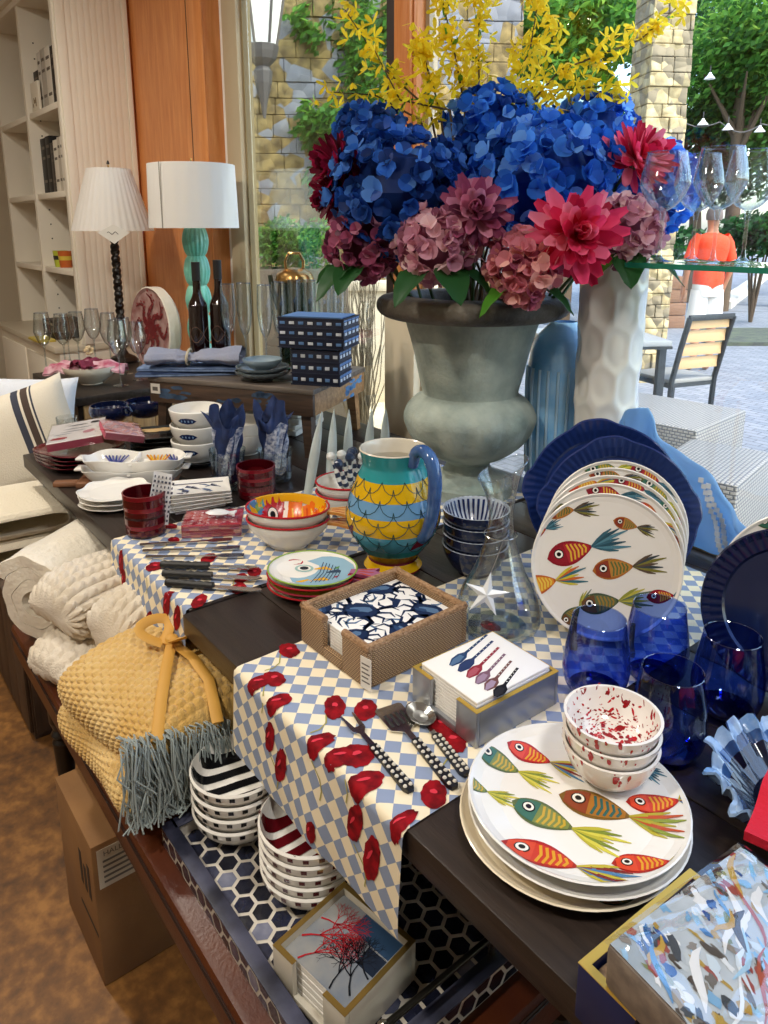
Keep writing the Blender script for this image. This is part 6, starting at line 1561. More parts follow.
# ------------------------------------------------------------------ knitted throws
def knit_body(mb, cx, L, rx, rz, p, amp, m, plan=None, ang=0., c=(0, 0, 0), n_exp=2.6, seed=0, sag=.0, a0=0., kind='seed', taper=.10):
    """rounded folded lobe: cross-section across, length along; covered in stitches of pitch p"""
    per = 2 * PI * math.sqrt((rx * rx + rz * rz) / 2); nu_ = int(per / p); nv_ = int(L / p); nu, nv = nu_ * 6, nv_ * 8
    ph = seed * 1.7; ca, sa = cos(ang), sin(ang)
    def f(u, v):
        a = 2 * PI * u + a0; x, z = cos(a), sin(a); e = (abs(x) ** n_exp + abs(z) ** n_exp) ** (-1 / n_exp)
        t = sin((2 * v - 1) * PI / 2); end = max(0, 1 - abs(t) ** 5) ** .5
        su, sv = u * nu_, (t + 1) / 2 * nv_
        if kind == 'seed': b_ = abs(sin(PI * (su + .5 * (int(sv) % 2)))) ** .7 * abs(sin(PI * sv)) ** .7
        else: b_ = abs(sin(PI * su)) ** .5 * (.25 + .75 * abs(sin(PI * (sv + .5 * abs(2 * (su % 1) - 1)))) ** .7)
        w = 1 + .06 * sin(v * 5 + ph) + .04 * sin(a * 2 + v * 7 + ph)
        k = (.03 + .97 * end) * w
        q = amp * b_ * min(1, end * 1.6)
        X = (x * e) * (rx * (.72 + .28 * end) * w + q); Z = (z * e) * (rz * end * w + q); Y = L / 2 * t + .012 * sin(a * 3 + ph) * end
        Z -= sag * t * t
        return (c[0] + X * ca - Y * sa, c[1] + X * sa + Y * ca, c[2] + Z)
    mb.grid(f, nu, nv, m, wrapu=True)
yarn_y = mat('mustard_yarn', '#d2a85c', .9, sheen=.3, spec=.15, bump=(260, .5), col2='#dfbf80', nscale=8); yarn_c = mat('cream_yarn', '#d9cbb4', .92, sheen=.3, spec=.15, bump=(260, .5), col2='#e6dccb', nscale=8)
yarn_g = mat('grey_yarn', '#929c9a', .9, sheen=.2, spec=.15); yarn_d = mat('taupe_yarn', '#6d6456', .92, spec=.15, bump=(200, .5)); fleece = mat('ivory_fleece', '#e8dfcc', .95, sheen=.6, bump=(70, .5)); fleece_b = mat('beige_fleece', '#cdb48c', .95, sheen=.6, bump=(70, .5))
rib = mat('tan_ribbon', '#c9963f', .6)
g = random.Random(15)
# yellow throw
o = thing('knitted_throw', 'chunky mustard yellow knitted throw tied with a ribbon bow, grey fringe showing', 'throw', (-.725, -.03, ZB + .0008))
mb = MB()
knit_body(mb, 0, .385, .172, .058, .0165, .0068, yarn_y, ang=R(90) + .06, c=(-.00, -.01, .066), n_exp=2.6, seed=1)
knit_body(mb, 0, .375, .166, .074, .0165, .0068, yarn_y, ang=R(90) + .08, c=(.0, .005, .140), n_exp=2.3, seed=2)
mb.build('body', o, 80)
mb = MB()
for k in range(460):
    t = k / 459; q = g.random()
    x0, y0, z0 = .180 + .012 * g.random(), -.16 + .20 * t, .05 + .15 * q * (1 - .3 * t)
    d1 = .012 + .026 * g.random(); l = .07 + .08 * g.random()
    pts = [(x0 - .02, y0, z0), (x0 + d1 * .6, y0 + g.uniform(-.01, .01), z0 + .010), (x0 + d1, y0 + g.uniform(-.02, .02), max(.058, z0 - l * .5)), (x0 + d1 + .02 * g.random(), y0 + g.uniform(-.03, .03), max(.053, z0 - l))]
    mb.tube([Vector(a).lerp(Vector(b_), f_) for a, b_ in zip(pts, pts[1:]) for f_ in (0, .5)] + [pts[-1]], .0016, 5, yarn_g, True)
mb.build('fringe', o, 80, label='grey yarn fringe at the throw end')
mb = MB()
zt2 = .222
for sgn in (-1, 1):
    lp = [(-.02 + sgn * (.055 * sin(t)), .02 + .045 * sin(2 * t) * .7 + .02 * sgn, zt2 + .008 + .03 * sin(t)) for t in [PI * k / 14 for k in range(15)]]
    mb.tube(lp, .011, 8, rib, True, .22)
mb.tube([(-.02, .02, zt2 + .006), (.05, -.02, zt2 + .004), (.12, -.06, zt2 - .010), (.19, -.10, zt2 - .045)], .011, 8, rib, True, .25); mb.tube([(-.02, .02, zt2 + .006), (.06, .03, zt2 + .004), (.13, .03, zt2 - .008), (.205, .01, zt2 - .05)], .011, 8, rib, True, .25)
mb.tube([(-.02 - .17 * k / 10, .02 + .0 * k, zt2 + .004 - .0012 * k * k) for k in range(11)], .010, 8, rib, True, .3)
mb.lathe([(0, 0)] , 3, rib) if False else None
mb.at((-.02, .02, zt2 + .008)); mb.lathe([(0, -.014), (.012, -.009), (.016, 0), (.012, .009), (0, .014)], 12, rib); mb.at()
mb.build('ribbon', o, 80, label='tan ribbon bow')
# cream chunky throws: two lobes side by side
def throw(label, loc, lobes, m):
    o = thing('knitted_throw', label, 'throw', loc); mb = MB()
    for lb in lobes: knit_body(mb, 0, *lb[:5], m, **lb[5])
    mb.build('body', o, 80); return o
throw('chunky cream braided knit throw beside the white fleece roll', (-1.145, .0, ZB + .001), [(.34, .125, .046, .026, .012, dict(ang=.26, c=(.03, -.02, .056), kind='braid', seed=3)), (.34, .098, .064, .026, .014, dict(ang=.26, c=(-.03, .01, .176), kind='braid', seed=4))], yarn_c)
throw('chunky cream braided knit throw between the other cream throw and the mustard one', (-1.01, .07, ZB + .001), [(.32, .085, .072, .026, .013, dict(ang=.36, c=(.0, .0, .168), kind='braid', seed=6)), (.26, .06, .04, .026, .009, dict(ang=.36, c=(.03, .06, .052), kind='braid', seed=5))], yarn_c)
# dark throw tucked behind
throw('taupe knitted throw tucked behind the mustard one under the table', (-.80, .245, ZB + .001), [(.5, .065, .075, .019, .007, dict(ang=R(90), c=(0, 0, .085), kind='seed', seed=7))], yarn_d)
# fleece roll: a spiral sheet
o = thing('fleece_roll', 'rolled white fleece blanket with its spiral end facing out', 'blanket', (-1.405, -.015, ZB + .0005 + .129), R(36))
mb = MB(); turns = 2.6; NS = 120; T_ = .032
prof_ = []
for i in range(NS + 1):
    t = i / NS; a = -PI * .5 + 2 * PI * turns * t + .4; r_ = .026 + .088 * t; prof_.append((r_ * cos(a), r_ * sin(a)))
out_ = []; inn_ = []
for i, (x, y) in enumerate(prof_):
    r_ = math.hypot(x, y); k = (r_ + T_ / 2) / r_; k2 = max(.1, (r_ - T_ / 2) / r_)
    out_.append((x * k, y * k)); inn_.append((x * k2, y * k2))
loop = out_ + inn_[::-1]; n = len(loop); vs = []; YL = [-.17, -.167, -.14, -.08, 0, .08, .14, .17]
for j, yy in enumerate(YL):
    s_ = .985 if j in (0, len(YL) - 1) else 1.
    for (x, z) in loop: vs.append((x * s_ + .006 * sin(yy * 30 + z * 20) + .003 * sin(z * 90 + yy * 50), yy - .02 * z + .004 * sin(x * 40 + z * 25), min(max(z * s_ + .003 * sin(x * 80 + yy * 60), -.129), .2)))
mb.add(vs, [(j * n + i, j * n + (i + 1) % n, (j + 1) * n + (i + 1) % n, (j + 1) * n + i) for j in range(len(YL) - 1) for i in range(n)], fleece)
N1 = NS + 1
mb.add(vs[:n], [(i, i + 1, n - 2 - i, n - 1 - i) for i in range(N1 - 1)], fleece); mb.add(vs[-n:], [(i, n - 1 - i, n - 2 - i, i + 1) for i in range(N1 - 1)], fleece)
mb.build('blanket', o, 80)
mb = MB(); knit_body(mb, 0, .42, .07, .07, .05, .004, fleece_b, c=(0, 0, 0), ang=R(90), seed=2); solo(mb, 'fleece_throw', 'beige fleece throw lying behind the white roll under the table end', 'throw', (-1.32, .32, ZB + .094), 0, None, None, 80)
# plank cabinet under the roll
o = thing('plank_cabinet', 'dark plank cabinet carrying the fleece roll and pillows at the bench end', 'cabinet', (-2.3, .08, 0))
dplank = wood('dark_plank', '#33251b', '#5a4330', 2, 4, .6)
mb = MB(); mb.box((-.7, -.215, 0), (.72, .25, .41), dplank)
for k in range(12): mb.box((-.7 + k * .118, -.225, .02), (-.7 + k * .118 + .114, -.215, .40), dplank, .002)
for k in range(4): mb.box((.7201, -.21 + k * .115, .02), (.7301, -.21 + k * .115 + .111, .40), dplank, .002)
mb.build('body', o); mb = MB(); mb.box((-.72, -.235, .411), (.735, .26, .45), dplank, .004); mb.build('cabinet_top', o)
# pillows
def put_pillow(label, c, rot, w, h, t, m, stripes=()):
    mb = MB(); pillow(mb, w, h, t, m, stripes); return solo(mb, 'cushion', label, 'cushion', c, rot, None, None, 80)
toc = math.degrees(math.atan2(CAM[1] - 0, CAM[0] + 2.4))
put_pillow('cream linen cushion with dark stripes standing at the cabinet end', (-2.34, .06, .70), (R(74), R(-16), R(toc + 90 - 8)), .47, .45, .15, linen, ((.60, .655, sdk), (.675, .73, sbr), (.745, .76, sdk)))
put_pillow('pale blue white cushion behind the striped cream one', (-2.62, .12, .70), (R(72), R(6), R(toc + 84)), .46, .46, .14, linen2)
ribm = mat('ribbed_cream', '#e6dcc6', .9, bump=(120, .4)); o = thing('ribbed_throw', 'folded cream ribbed throw lying below the striped cushion', 'throw', (-1.97, -.03, .4506), R(-5))
mb = MB()
for k in range(2):
    def f(u, v, k=k):
        a = 2 * PI * u; x, z = cos(a), sin(a); e = (abs(x) ** 4 + abs(z) ** 4) ** -.25; t = 2 * v - 1; en = max(0, 1 - abs(t) ** 10) ** .5
        r_ = 1 + .03 * sin(t * 70)
        return (t * .165, x * e * .15 * r_ * (.8 + .2 * en), .052 + k * .095 + z * e * .045 * r_ * (.5 + .5 * en))
    mb.grid(f, 40, 150, ribm, wrapu=True)
mb.build('body', o, 80)
# cardboard box on the floor
card = mat('brown_cardboard', '#7a5632', .8, col2='#8a6338', nscale=6, bump=(60, .1))
o = thing('cardboard_box', 'brown cardboard box with printed label on the floor beneath the bench', 'box', (-.69, -.222, 0), R(0))
bw, bdp, bh = .40, .44, .338
xa, xb, ya, yb_ = -.245, .0, .0, .40
mb = MB(); mb.box((xa, ya, .0005), (xb, yb_, bh), card, .003); mb.box((xa, (ya + yb_) / 2 - .03, bh), (xb, (ya + yb_) / 2 + .03, bh + .0006), mat('packing_tape', '#a5824e', .3)); mb.build('body', o)
mb = MB(); mb.box((xb + .0003, .01, .235), (xb + .0009, .13, .325), mat('label_white', '#cfc6b2', .6))
for q in range(5): mb.box((xb + .0009, .02, .245 + q * .012), (xb + .0013, .115 - .02 * (q % 2), .250 + q * .012), mat('tag_ink', '', .7))
stk = mb.build('label_sticker', o)
def text(body, name, parent, loc, rot, size, m, align='LEFT', extr=.0002):
    c = bpy.data.curves.new(name, 'FONT'); c.body = body; c.size = size; c.extrude = extr; c.align_x = align
    t_ = bpy.data.objects.new(name, c); COL.objects.link(t_); bpy.context.view_layer.update()
    me = bpy.data.meshes.new_from_object(t_.evaluated_get(bpy.context.evaluated_depsgraph_get())); bpy.data.objects.remove(t_); me.materials.clear(); me.materials.append(m)
    o = bpy.data.objects.new(name, me); COL.objects.link(o)
    o.parent = parent; o.location = loc; o.rotation_euler = rot; return o
text('HALL', 'label_lettering', stk, (xb + .0011, .022, .307), (R(90), 0, R(90)), .016, mat('tag_ink', '', .7))
mb = MB()
for q in range(3): mb.box((xa + .15 + q * .026, ya - .0008, .19), (xa + .165 + q * .026, ya - .0003, .27 - .02 * (q % 2)), mat('carton_print', '#2e2116', .8))
mb.build('printed_symbol', o)
mb = MB(); mb.box((xa + .13, ya - .0008, .12), (xa + .24, ya - .0003, .128), mat('carton_print', '', .8)); mb.build('printed_line', o)
# ------------------------------------------------------------------ front corner: navy napkin box with a wrapped pack, ruffled dish
zr = TZ + .066
A = Vector(at(578, 962, zr)); B_ = Vector(at(690, 868, zr)); ay = (B_ - A); hy = ay.length / 2; ang = math.atan2(ay.y, ay.x) - PI / 2; hx = .10
ex = Vector((cos(ang), sin(ang), 0)); ey = ay.normalized(); cen = A + ex * hx + ey * hy
nvl = mat('navy_lacquer', '#16224e', .4, coat=.1)
o = thing('napkin_box', 'navy lacquer napkin box with broad gold rim at the near table corner', 'napkin box', (cen.x, cen.y, TZ + .0008), ang)
notch_box(o, hx, hy, .064, .009, .035, nvl, gold, .02)
np_ = thing('napkin_stack', 'napkins with brown mottled edges lying inside the navy box', 'napkins', (cen.x, cen.y, TZ + .0008), ang)
mb = MB(); nx, ny = hx - .012, hy - .012; mott = mat('mottled_edge', '#b99a78', .7, col2='#3a2418', nscale=70)
for k in range(9): mb.box((-nx, -ny, .0056 + k * .0058), (nx, ny, .0108 + k * .0058), mott, .001)
mb.build('napkins', np_)
o = thing('wrapped_napkin_pack', 'thick clear wrapped pack of colourful boat print napkins resting on the navy box', 'napkin pack', (cen.x + ex.x * .035 + ey.x * .002, cen.y + ex.y * .035 + ey.y * .002, TZ + .0008 + .0662), (R(2), R(0), ang - .07))
w, d, h = .10, .10, .052
mb = MB(); taup = mat('pack_edge_taupe', '#6d625a', .55, col2='#8a7d70', nscale=60)
mb.box((-w, -d, .001), (w, d, h), taup, .006); 
S0 = flat(h + .0004); S = lambda x, y, off: S0(min(max(x, -w * .97), w * .97), min(max(y, -d * .97), d * .97), off)
mb.prism([(-w * .97, -d * .97), (w * .97, -d * .97), (w * .97, d * .97), (-w * .97, d * .97)], h - .001, h + .0004, taup, mat('print_paper', '#c9d3da', .5, col2='#9fb0bc', nscale=12))
g = random.Random(31)
pal = ['#e8eef2', '#f2f5f7', '#d3e4f0', '#9cc8e8', '#7fb4dc', '#4a84c0', '#2c5ca0', '#b89a48', '#a04a44', '#7d8a5a', '#4a4440', '#8f8a84', '#a8a49e', '#6d6a66', '#c8d2d8', '#3f4a54']
for q in range(320):
    x, y, a = g.uniform(-w, w), g.uniform(-d, d), g.uniform(-.3, .8) - .5
    mb.disc(S, x, y, g.uniform(.003, .012), g.uniform(.0015, .005), a, paint(g.choice(pal), .5, .2), .0003 + q * .0000015, 12, .4, q)
g = random.Random(44)
for q in range(26):
    x, y, a, L = g.uniform(-w * .8, w * .8), g.uniform(-d * .8, d * .8), g.uniform(-1.3, -.6), g.uniform(.03, .075); c = g.choice(['#eef4f8', '#dbeaf6', '#a9d4f0', '#8cc4ec', '#f2f5f7', '#4a4440', '#5f9ad0', '#b0523c', '#c8a44a'])
    wd_ = g.uniform(.0015, .0045)
    mb.strip(S, [(x + L * (t - .5) * cos(a) + .006 * sin(t * 5 + q), y + L * (t - .5) * sin(a)) for t in (0, .2, .4, .6, .8, 1)], [.0005, wd_ * .7, wd_, wd_, wd_ * .7, .0005], paint(c, .5, .2), .0008 + q * .00001)
mb.build('napkins', o, 30)
mb = MB(); mb.grid(lambda u, v: ((u - .5) * 2 * (w + .001), (v - .5) * 2 * (d + .001), h + .0018 + min(1, 14 * min(u, 1 - u, v, 1 - v)) * (.0046 + .0030 * sin(u * 7 + v * 9 + 2 * sin(v * 5)) + .0018 * sin(u * 21 - v * 13 + 2 * sin(u * 9)) + .0006 * sin(u * 55 + v * 31))), 60, 60, cello); mb.build('clear_wrap', o, 80)
# ruffled dish with a red napkin
p = at(822, 822, TZ); rd = .14
o = thing('ruffled_dish', 'ruffled glossy navy dish with pale blue edges beside the blue glasses', 'dish', (p[0], p[1], TZ + .0006))
edge_m = [mat('ruffle_pale', '#9fbada', .08, coat=.8, col2='#5a86bc', nscale=26), mat('ruffle_mid', '#3f6aa8', .08, coat=.8, col2='#16264c', nscale=22), mat('ruffle_deep', '#0a0f1e', .06, coat=.8, col2='#131c38', nscale=16)]
mb = MB()
def ruf(a, r_, z):
    k = max(0, (r_ / rd - .62) / .38)
    return r_ * (1 + k * (.06 * cos(a * 13) + .03 * sin(a * 29 + r_ * 60))), z * .8 + k * (.006 * sin(a * 26) + .005 * sin(a * 41 + 2))
pr = [(0, 0), (rd * .5, 0), (rd * .62, .006), (rd * .74, .024), (rd * .84, .042), (rd * .9, .05), (rd * .96, .062), (rd * 1.0, .066), (rd * .99, .071), (rd * .94, .068), (rd * .88, .058), (rd * .8, .046), (rd * .7, .03), (rd * .58, .012), (0, .008)]
mb.lathe(pr, 200, None, ruf, [edge_m[2], edge_m[2], edge_m[2], edge_m[1], edge_m[1], edge_m[0], edge_m[0], edge_m[0], edge_m[0], edge_m[0], edge_m[1], edge_m[2], edge_m[2], edge_m[2]])
mb.build('body', o, 80)
redn = mat('red_napkin', '#c8102c', .85, bump=(150, .3))
mb = MB()
def rn(u, v, top):
    x, y = (u - .5) * .17, (v - .5) * .13
    return (x, y, .006 + top + .006 * sin(u * 6) * sin(v * 5) + .012 * math.exp(-((u - .5) / .12) ** 2))
mb.grid(lambda u, v: rn(u, v, .012), 24, 20, redn); mb.grid(lambda u, v: rn(u, v, 0), 24, 20, redn); mb.grid(lambda u, v: tuple(Vector(rn(u, 0, .012)).lerp(Vector(rn(u, 0, 0)), v)), 24, 1, redn); mb.grid(lambda u, v: tuple(Vector(rn(0, u, .012)).lerp(Vector(rn(0, u, 0)), v)), 20, 1, redn)
q = at(820, 826, TZ + .062)
solo(mb, 'red_napkin', 'folded bright red cloth napkin lying over the ruffled navy dish', 'napkin', (q[0], q[1], TZ + .062), (0, 0, IAZ + .9), None, None, 80)

# ------------------------------------------------------------------ by the window: blue fluted vase, hammered column vase, cloth, glass shelf
q = Vector((-.715, 1.16, TZ + .0008)); h = H(q, 322) - q.z
aqua_g = mat('aqua_vase_glaze', '#6fb0e4', .1, coat=.7, col2='#b4daf2', nscale=7); aqua_d = mat('aqua_vase_groove', '#2f6aa4', .12, coat=.6)
o = thing('fluted_vase', 'tall glossy blue fluted vase with rounded shoulders behind the stone urn', 'vase', (q.x + .0, q.y + .02, q.z))
VP = smooth_prof([(.0, .0), (.078, 0), (.088, .02), (.095, h * .4), (.097, h * .7), (.084, h * .88), (.05, h * .97), (.035, h)], 6)
def flu(a, r_, z):
    k = 1 if .03 < z < h * .76 else 0
    return r_ * (1 + .03 * k * (abs(cos(a * 11)) ** .5 - .7)), z
MB().lathe(VP + [(.03, h), (.045, h * .95), (0, h * .9)], 176, aqua_g, flu).build('body', o, 80)
mb = MB()
for k in range(22):
    a = (k + .5) * PI / 11; mb.tube([((lerp_prof(VP[8:], z) + .001) * cos(a), (lerp_prof(VP[8:], z) + .001) * sin(a), z) for z in [.04 + (h * .74 - .04) * i / 8 for i in range(9)]], .0045, 8, mat('vase_rib_pale', '#a9cbe2', .12, coat=.6))
mb.build('ribs', o, 80)
ham = mat('hammered_white_glaze', '#e4e2da', .16, coat=.6)
q = Vector((-.525, 1.125, TZ + .0008)); hh = 1.455 - q.z
o = thing('column_vase', 'tall white cylinder vase with hammered oval relief beside the glass shelf', 'vase', q)
def hamm(u, v):
    a = 2 * PI * u; z = hh * v; n = 8; rowh = .10
    g_ = z / rowh; i0 = math.floor(g_); b_ = 0
    for i in (i0 - 1, i0, i0 + 1):
        for j in range(-1, n + 1):
            cx = (j + .5 * (i % 2) + .15 * sin(i * 2.3)) * 2 * PI / n; da = (a - cx + PI) % (2 * PI) - PI
            d = math.sqrt((da * n / (2 * PI) / .52) ** 2 + ((z - (i + .5) * rowh + .01 * sin(j * 1.9)) / (rowh * .52)) ** 2)
            b_ = max(b_, max(0, 1 - d * d))
    r_ = .084 - .005 * min(b_ * 1.6, 1)
    if v > .985: r_ *= .97
    return (r_ * cos(a), r_ * sin(a), z)
mb = MB(); mb.grid(hamm, 108, 90, ham, wrapu=True); mb.lathe([(.078, hh), (.06, hh + .001), (.055, hh - .05), (0, hh - .06)], 36, ham); mb.build('body', o, 80)
# glass shelf, its brackets
sg = glass('shelf_glass', '#eef8f4', '#9fd4c4'); se = mat('shelf_edge_green', '#0f7a62', .12, coat=.6)
o = thing('glass_shelf', 'thick clear glass shelf with green edge in front of the window', 'shelf', (0, 0, 1.42))
mb = MB(); mb.box((-.42, 1.02, 0), (.75, 1.27, .0115), sg); mb.build('plate', o)
mb = MB(); mb.box((-.42, 1.0155, 0), (.75, 1.0197, .012), se); mb.box((-.4242, 1.0155, 0), (-.4203, 1.27, .012), se); mb.build('edge', o)
for x in (-.1 + .45, .70):
    mb = MB(); mb.tube([(x, 1.04, -.0065), (x, 1.275, -.0065)], .006, 8, steel); mb.build('bracket', o)
ZG = 1.432
WG = [(.036, .115, .0042, [(.032, .016), (.052, .05), (.054, .075), (.043, .13)])]
for k, (px, py, l) in enumerate([(659, 257, 'balloon wine glass on the glass shelf, half hidden by the blue hydrangea'), (692, 257, 'balloon wine glass on the glass shelf behind the foremost one'), (713, 261, 'balloon wine glass standing foremost on the glass shelf'), (743, 258, 'balloon wine glass on the glass shelf nearest the picture edge')]):
    lo, hi = 1.05, 1.25; tgt = {659: 1.075, 692: 1.19, 713: 1.075, 743: 1.185}[px]
    q = at_y(px, 257, tgt); stemglass('balloon_glass', (q[0], q[1], ZG + .0006), l, WG[0], 'balloon glasses on the glass shelf')
# blue cloth draped behind the platters
clo = leafmat('blue_linen', '#8fb4da', '#b4d6f2', .85, .5); clw = mat('linen_stitch', '#e4e8ea', .8)
TOPL = [(-.432, 1.03), (-.403, 1.078), (-.354, 1.088), (-.301, 1.024), (-.204, .974), (-.127, .912), (-.092, .859), (-.07, .80)]
def drape(u, v):
    t = u * (len(TOPL) - 1); i = min(int(t), len(TOPL) - 2); f = t - i
    x = TOPL[i][0] + (TOPL[i + 1][0] - TOPL[i][0]) * f; zt = TOPL[i][1] + (TOPL[i + 1][1] - TOPL[i][1]) * f
    z = TZ + .012 + (zt - TZ - .012) * v
    return (x + .01 * (1 - v) * u, 1.078 - .03 * v + .012 * sin(u * 19 + v * 3) + .007 * sin(v * 9 + u * 5) + .004 * sin(u * 47 - v * 8), z)
mb = MB(); mb.grid(drape, 60, 30, clo); mb.grid(lambda u, v: tuple(Vector(drape(u, v)) + Vector((0, .004, 0))), 60, 30, clo)
for k in range(13):
    for r2 in (0, 1):
        v = .10 + .062 * k; c = Vector(drape(.66 + .03 * r2 - .008 * k, v)); mb.box((c.x - .006, c.y - .0035, c.z - .006), (c.x + .006, c.y - .001, c.z + .006), clw)
solo(mb, 'linen_cloth', 'blue linen cloth with white drawn stitches draped behind the navy platters', 'cloth', (0, 0, 0), 0, None, None, 80)
o = thing('cloth_stand', 'low wooden frame that carries the blue linen cloth', 'stand', (0, 0, TZ + .0006))
mb = MB(); mb.tube([(-.37, 1.10, .0), (-.37, 1.10, .27)], .006, 8, oak); mb.build('post', o)
mb = MB(); mb.tube([(-.09, 1.10, 0), (-.09, 1.10, .08)], .006, 8, oak); mb.build('post', o)
mb = MB(); mb.box((-.40, 1.086, .0), (-.06, 1.115, .010), oak); mb.build('base', o)
# ================================================================== OUTSIDE THE WINDOW
GZ = -.02
m, nt, b = _new('paving_setts')
tc = nt.nodes.new('ShaderNodeTexCoord'); br = nt.nodes.new('ShaderNodeTexBrick'); br.inputs['Scale'].default_value = 3.2; br.inputs['Mortar Size'].default_value = .015
br.inputs['Color1'].default_value = lin('#767c84'); br.inputs['Color2'].default_value = lin('#8d9196'); br.inputs['Mortar'].default_value = lin('#50555c')
nt.links.new(tc.outputs['Object'], br.inputs['Vector']); nt.links.new(br.outputs['Color'], b.inputs['Base Color']); b.inputs['Roughness'].default_value = .7
mb = MB(); mb.box((-40, 1.43, -.15), (30, 45, GZ), m); struct(mb, 'pavement')
mb = MB(); P = [(-14, 1.44), (-1.7, 1.44), (-5.5, 4.7), (-9, 7.6), (-14, 7.6)]; mb.prism(P, GZ, GZ + .012, mat('limestone_terrace', '#e6d8b8', .8, col2='#d2c2a0', nscale=3)); struct(mb, 'pavement')  # pale slab added to make the ground here read as sunlit
asph = mat('asphalt', '#6f747a', .85, bump=(80, .2), col2='#7d8288', nscale=2)
a = at(700, 300, GZ); 
mb = MB(); P = [at(690, 312, GZ), at(1100, 312, GZ), at(1100, 262, GZ), at(735, 262, GZ)]
mb.prism([(q[0], q[1]) for q in P], GZ + .001, GZ + .006, asph); struct(mb, 'road')
kerbm = mat('kerb_stone', '#cfc9ba', .8)
k0, k1 = Vector(at(722, 309, GZ)), Vector(at(790, 258, GZ)); d = (k1 - k0).normalized(); s_ = Vector((-d.y, d.x, 0)) * .16
mb = MB(); mb.prism([tuple((k0 + s_)[:2]), tuple((k0 - s_)[:2]), tuple((k1 - s_)[:2]), tuple((k1 + s_)[:2])], GZ, GZ + .14, kerbm); struct(mb, 'kerb')
bed = mat('dark_bed', '#3f4441', .9, col2='#56604a', nscale=6)
mb = MB(); P = [at(705, 346, GZ), at(900, 346, GZ), at(900, 331, GZ), at(700, 331, GZ)]; mb.prism([(q[0], q[1]) for q in P], GZ, GZ + .05, bed); struct(mb, 'kerb')
# rubble masonry
def rubble(name, c1, c2, c3, sc):
    m, nt, b = _new(name)
    tc = nt.nodes.new('ShaderNodeTexCoord'); vo = nt.nodes.new('ShaderNodeTexVoronoi'); vo.inputs['Scale'].default_value = sc
    ns = nt.nodes.new('ShaderNodeTexNoise'); ns.inputs['Scale'].default_value = sc * 1.3; ns.inputs['Detail'].default_value = 8
    r = nt.nodes.new('ShaderNodeValToRGB'); r.color_ramp.elements[0].color = lin(c1); r.color_ramp.elements[1].color = lin(c2); r.color_ramp.elements[0].position = .35; r.color_ramp.elements[1].position = .65
    mx = nt.nodes.new('ShaderNodeMixRGB'); mx.blend_type = 'MIX'; mx.inputs[2].default_value = lin(c3)
    gt = nt.nodes.new('ShaderNodeMath'); gt.operation = 'GREATER_THAN'; gt.inputs[1].default_value = .62
    sv = nt.nodes.new('ShaderNodeSeparateXYZ'); nt.links.new(vo.outputs['Color'], sv.inputs[0]); nt.links.new(sv.outputs[0], gt.inputs[0])
    nt.links.new(tc.outputs['Object'], vo.inputs['Vector']); nt.links.new(tc.outputs['Object'], ns.inputs['Vector']); nt.links.new(ns.outputs['Fac'], r.inputs['Fac'])
    nt.links.new(gt.outputs[0], mx.inputs[0]); nt.links.new(r.outputs['Color'], mx.inputs[1]); nt.links.new(mx.outputs[0], b.inputs['Base Color'])
    bp = nt.nodes.new('ShaderNodeBump'); bp.inputs['Strength'].default_value = .8; bp.inputs['Distance'].default_value = .06; bp.invert = True
    nt.links.new(vo.outputs['Distance'], bp.inputs['Height']); nt.links.new(bp.outputs['Normal'], b.inputs['Normal']); b.inputs['Roughness'].default_value = .9
    return m
rub = rubble('rubble_wall', '#5f5032', '#96814f', '#7b7d80', 6); rub2 = rubble('rubble_pillar', '#a08f66', '#c9b98c', '#8d8268', 9)
g = random.Random(77)
def stones(mb, w, t, h, m, ch=.32, cw=.5):
    """courses of slightly uneven stones"""
    z = 0
    while z < h:
        c_ = ch * g.uniform(.75, 1.2); x = -w / 2
        while x < w / 2 - .02:
            s_ = min(cw * g.uniform(.5, 1.3), w / 2 - x); o_ = g.uniform(0, .05)
            mb.box((x + .002, -t / 2 - o_ * .6, z), (x + s_ - .002, t / 2 + o_ * .6, z + c_ - .004), m, .008); x += s_
        mb.box((-w / 2 + .03, -t / 2 + .03, z), (w / 2 - .03, t / 2 - .03, z + c_), m); z += c_
q = Vector(at_d(318, 150, 8.2)); mb = MB(); stones(mb, 4.4, .5, 4.6, rub, .2, .32)
solo(mb, 'stone_building', 'rough stone wall of a building with green creeper beyond the lamp side pane', 'building', (q.x, q.y, GZ), math.atan2(CAM[1] - q.y, CAM[0] - q.x) + PI / 2, sharp=18.)
q = Vector(at_d(654, 150, 7.2)); mb = MB(); stones(mb, .40, .40, 4.8, rub2, .13, .2)
solo(mb, 'stone_post', 'tall pale yellow stone post of an archway across the pavement', 'post', (q.x, q.y, GZ), YAW + .1, sharp=18.)
# foliage
def leaves_cloud(mb, c, rad, n, size, mats, g, clump=14):
    cl = [(rvec(g) * (g.random() ** .4)) for _ in range(clump)]
    for i in range(n):
        k = cl[i % clump]; v = (k * .75 + rvec(g) * .36 * g.random() ** .4); p = Vector((c[0] + v.x * rad[0], c[1] + v.y * rad[1], c[2] + v.z * rad[2]))
        d = rvec(g); u = d.orthogonal().normalized() * size * g.uniform(.6, 1.3); w = d.cross(u).normalized() * size * .55 * g.uniform(.6, 1.2)
        mb.add([p - u, p + w, p + u, p - w], [(0, 1, 2, 3)], mats[min(int(g.random() * len(mats)), len(mats) - 1)])
GRN = [leafmat('tree_leaf_%d' % i, c, c2, .55, .45) for i, (c, c2) in enumerate([('#2f5c22', '#6fa53c'), ('#3f7a2c', '#86b84a'), ('#204a1e', '#4f8a34'), ('#5a9038', '#a5cc58')])]
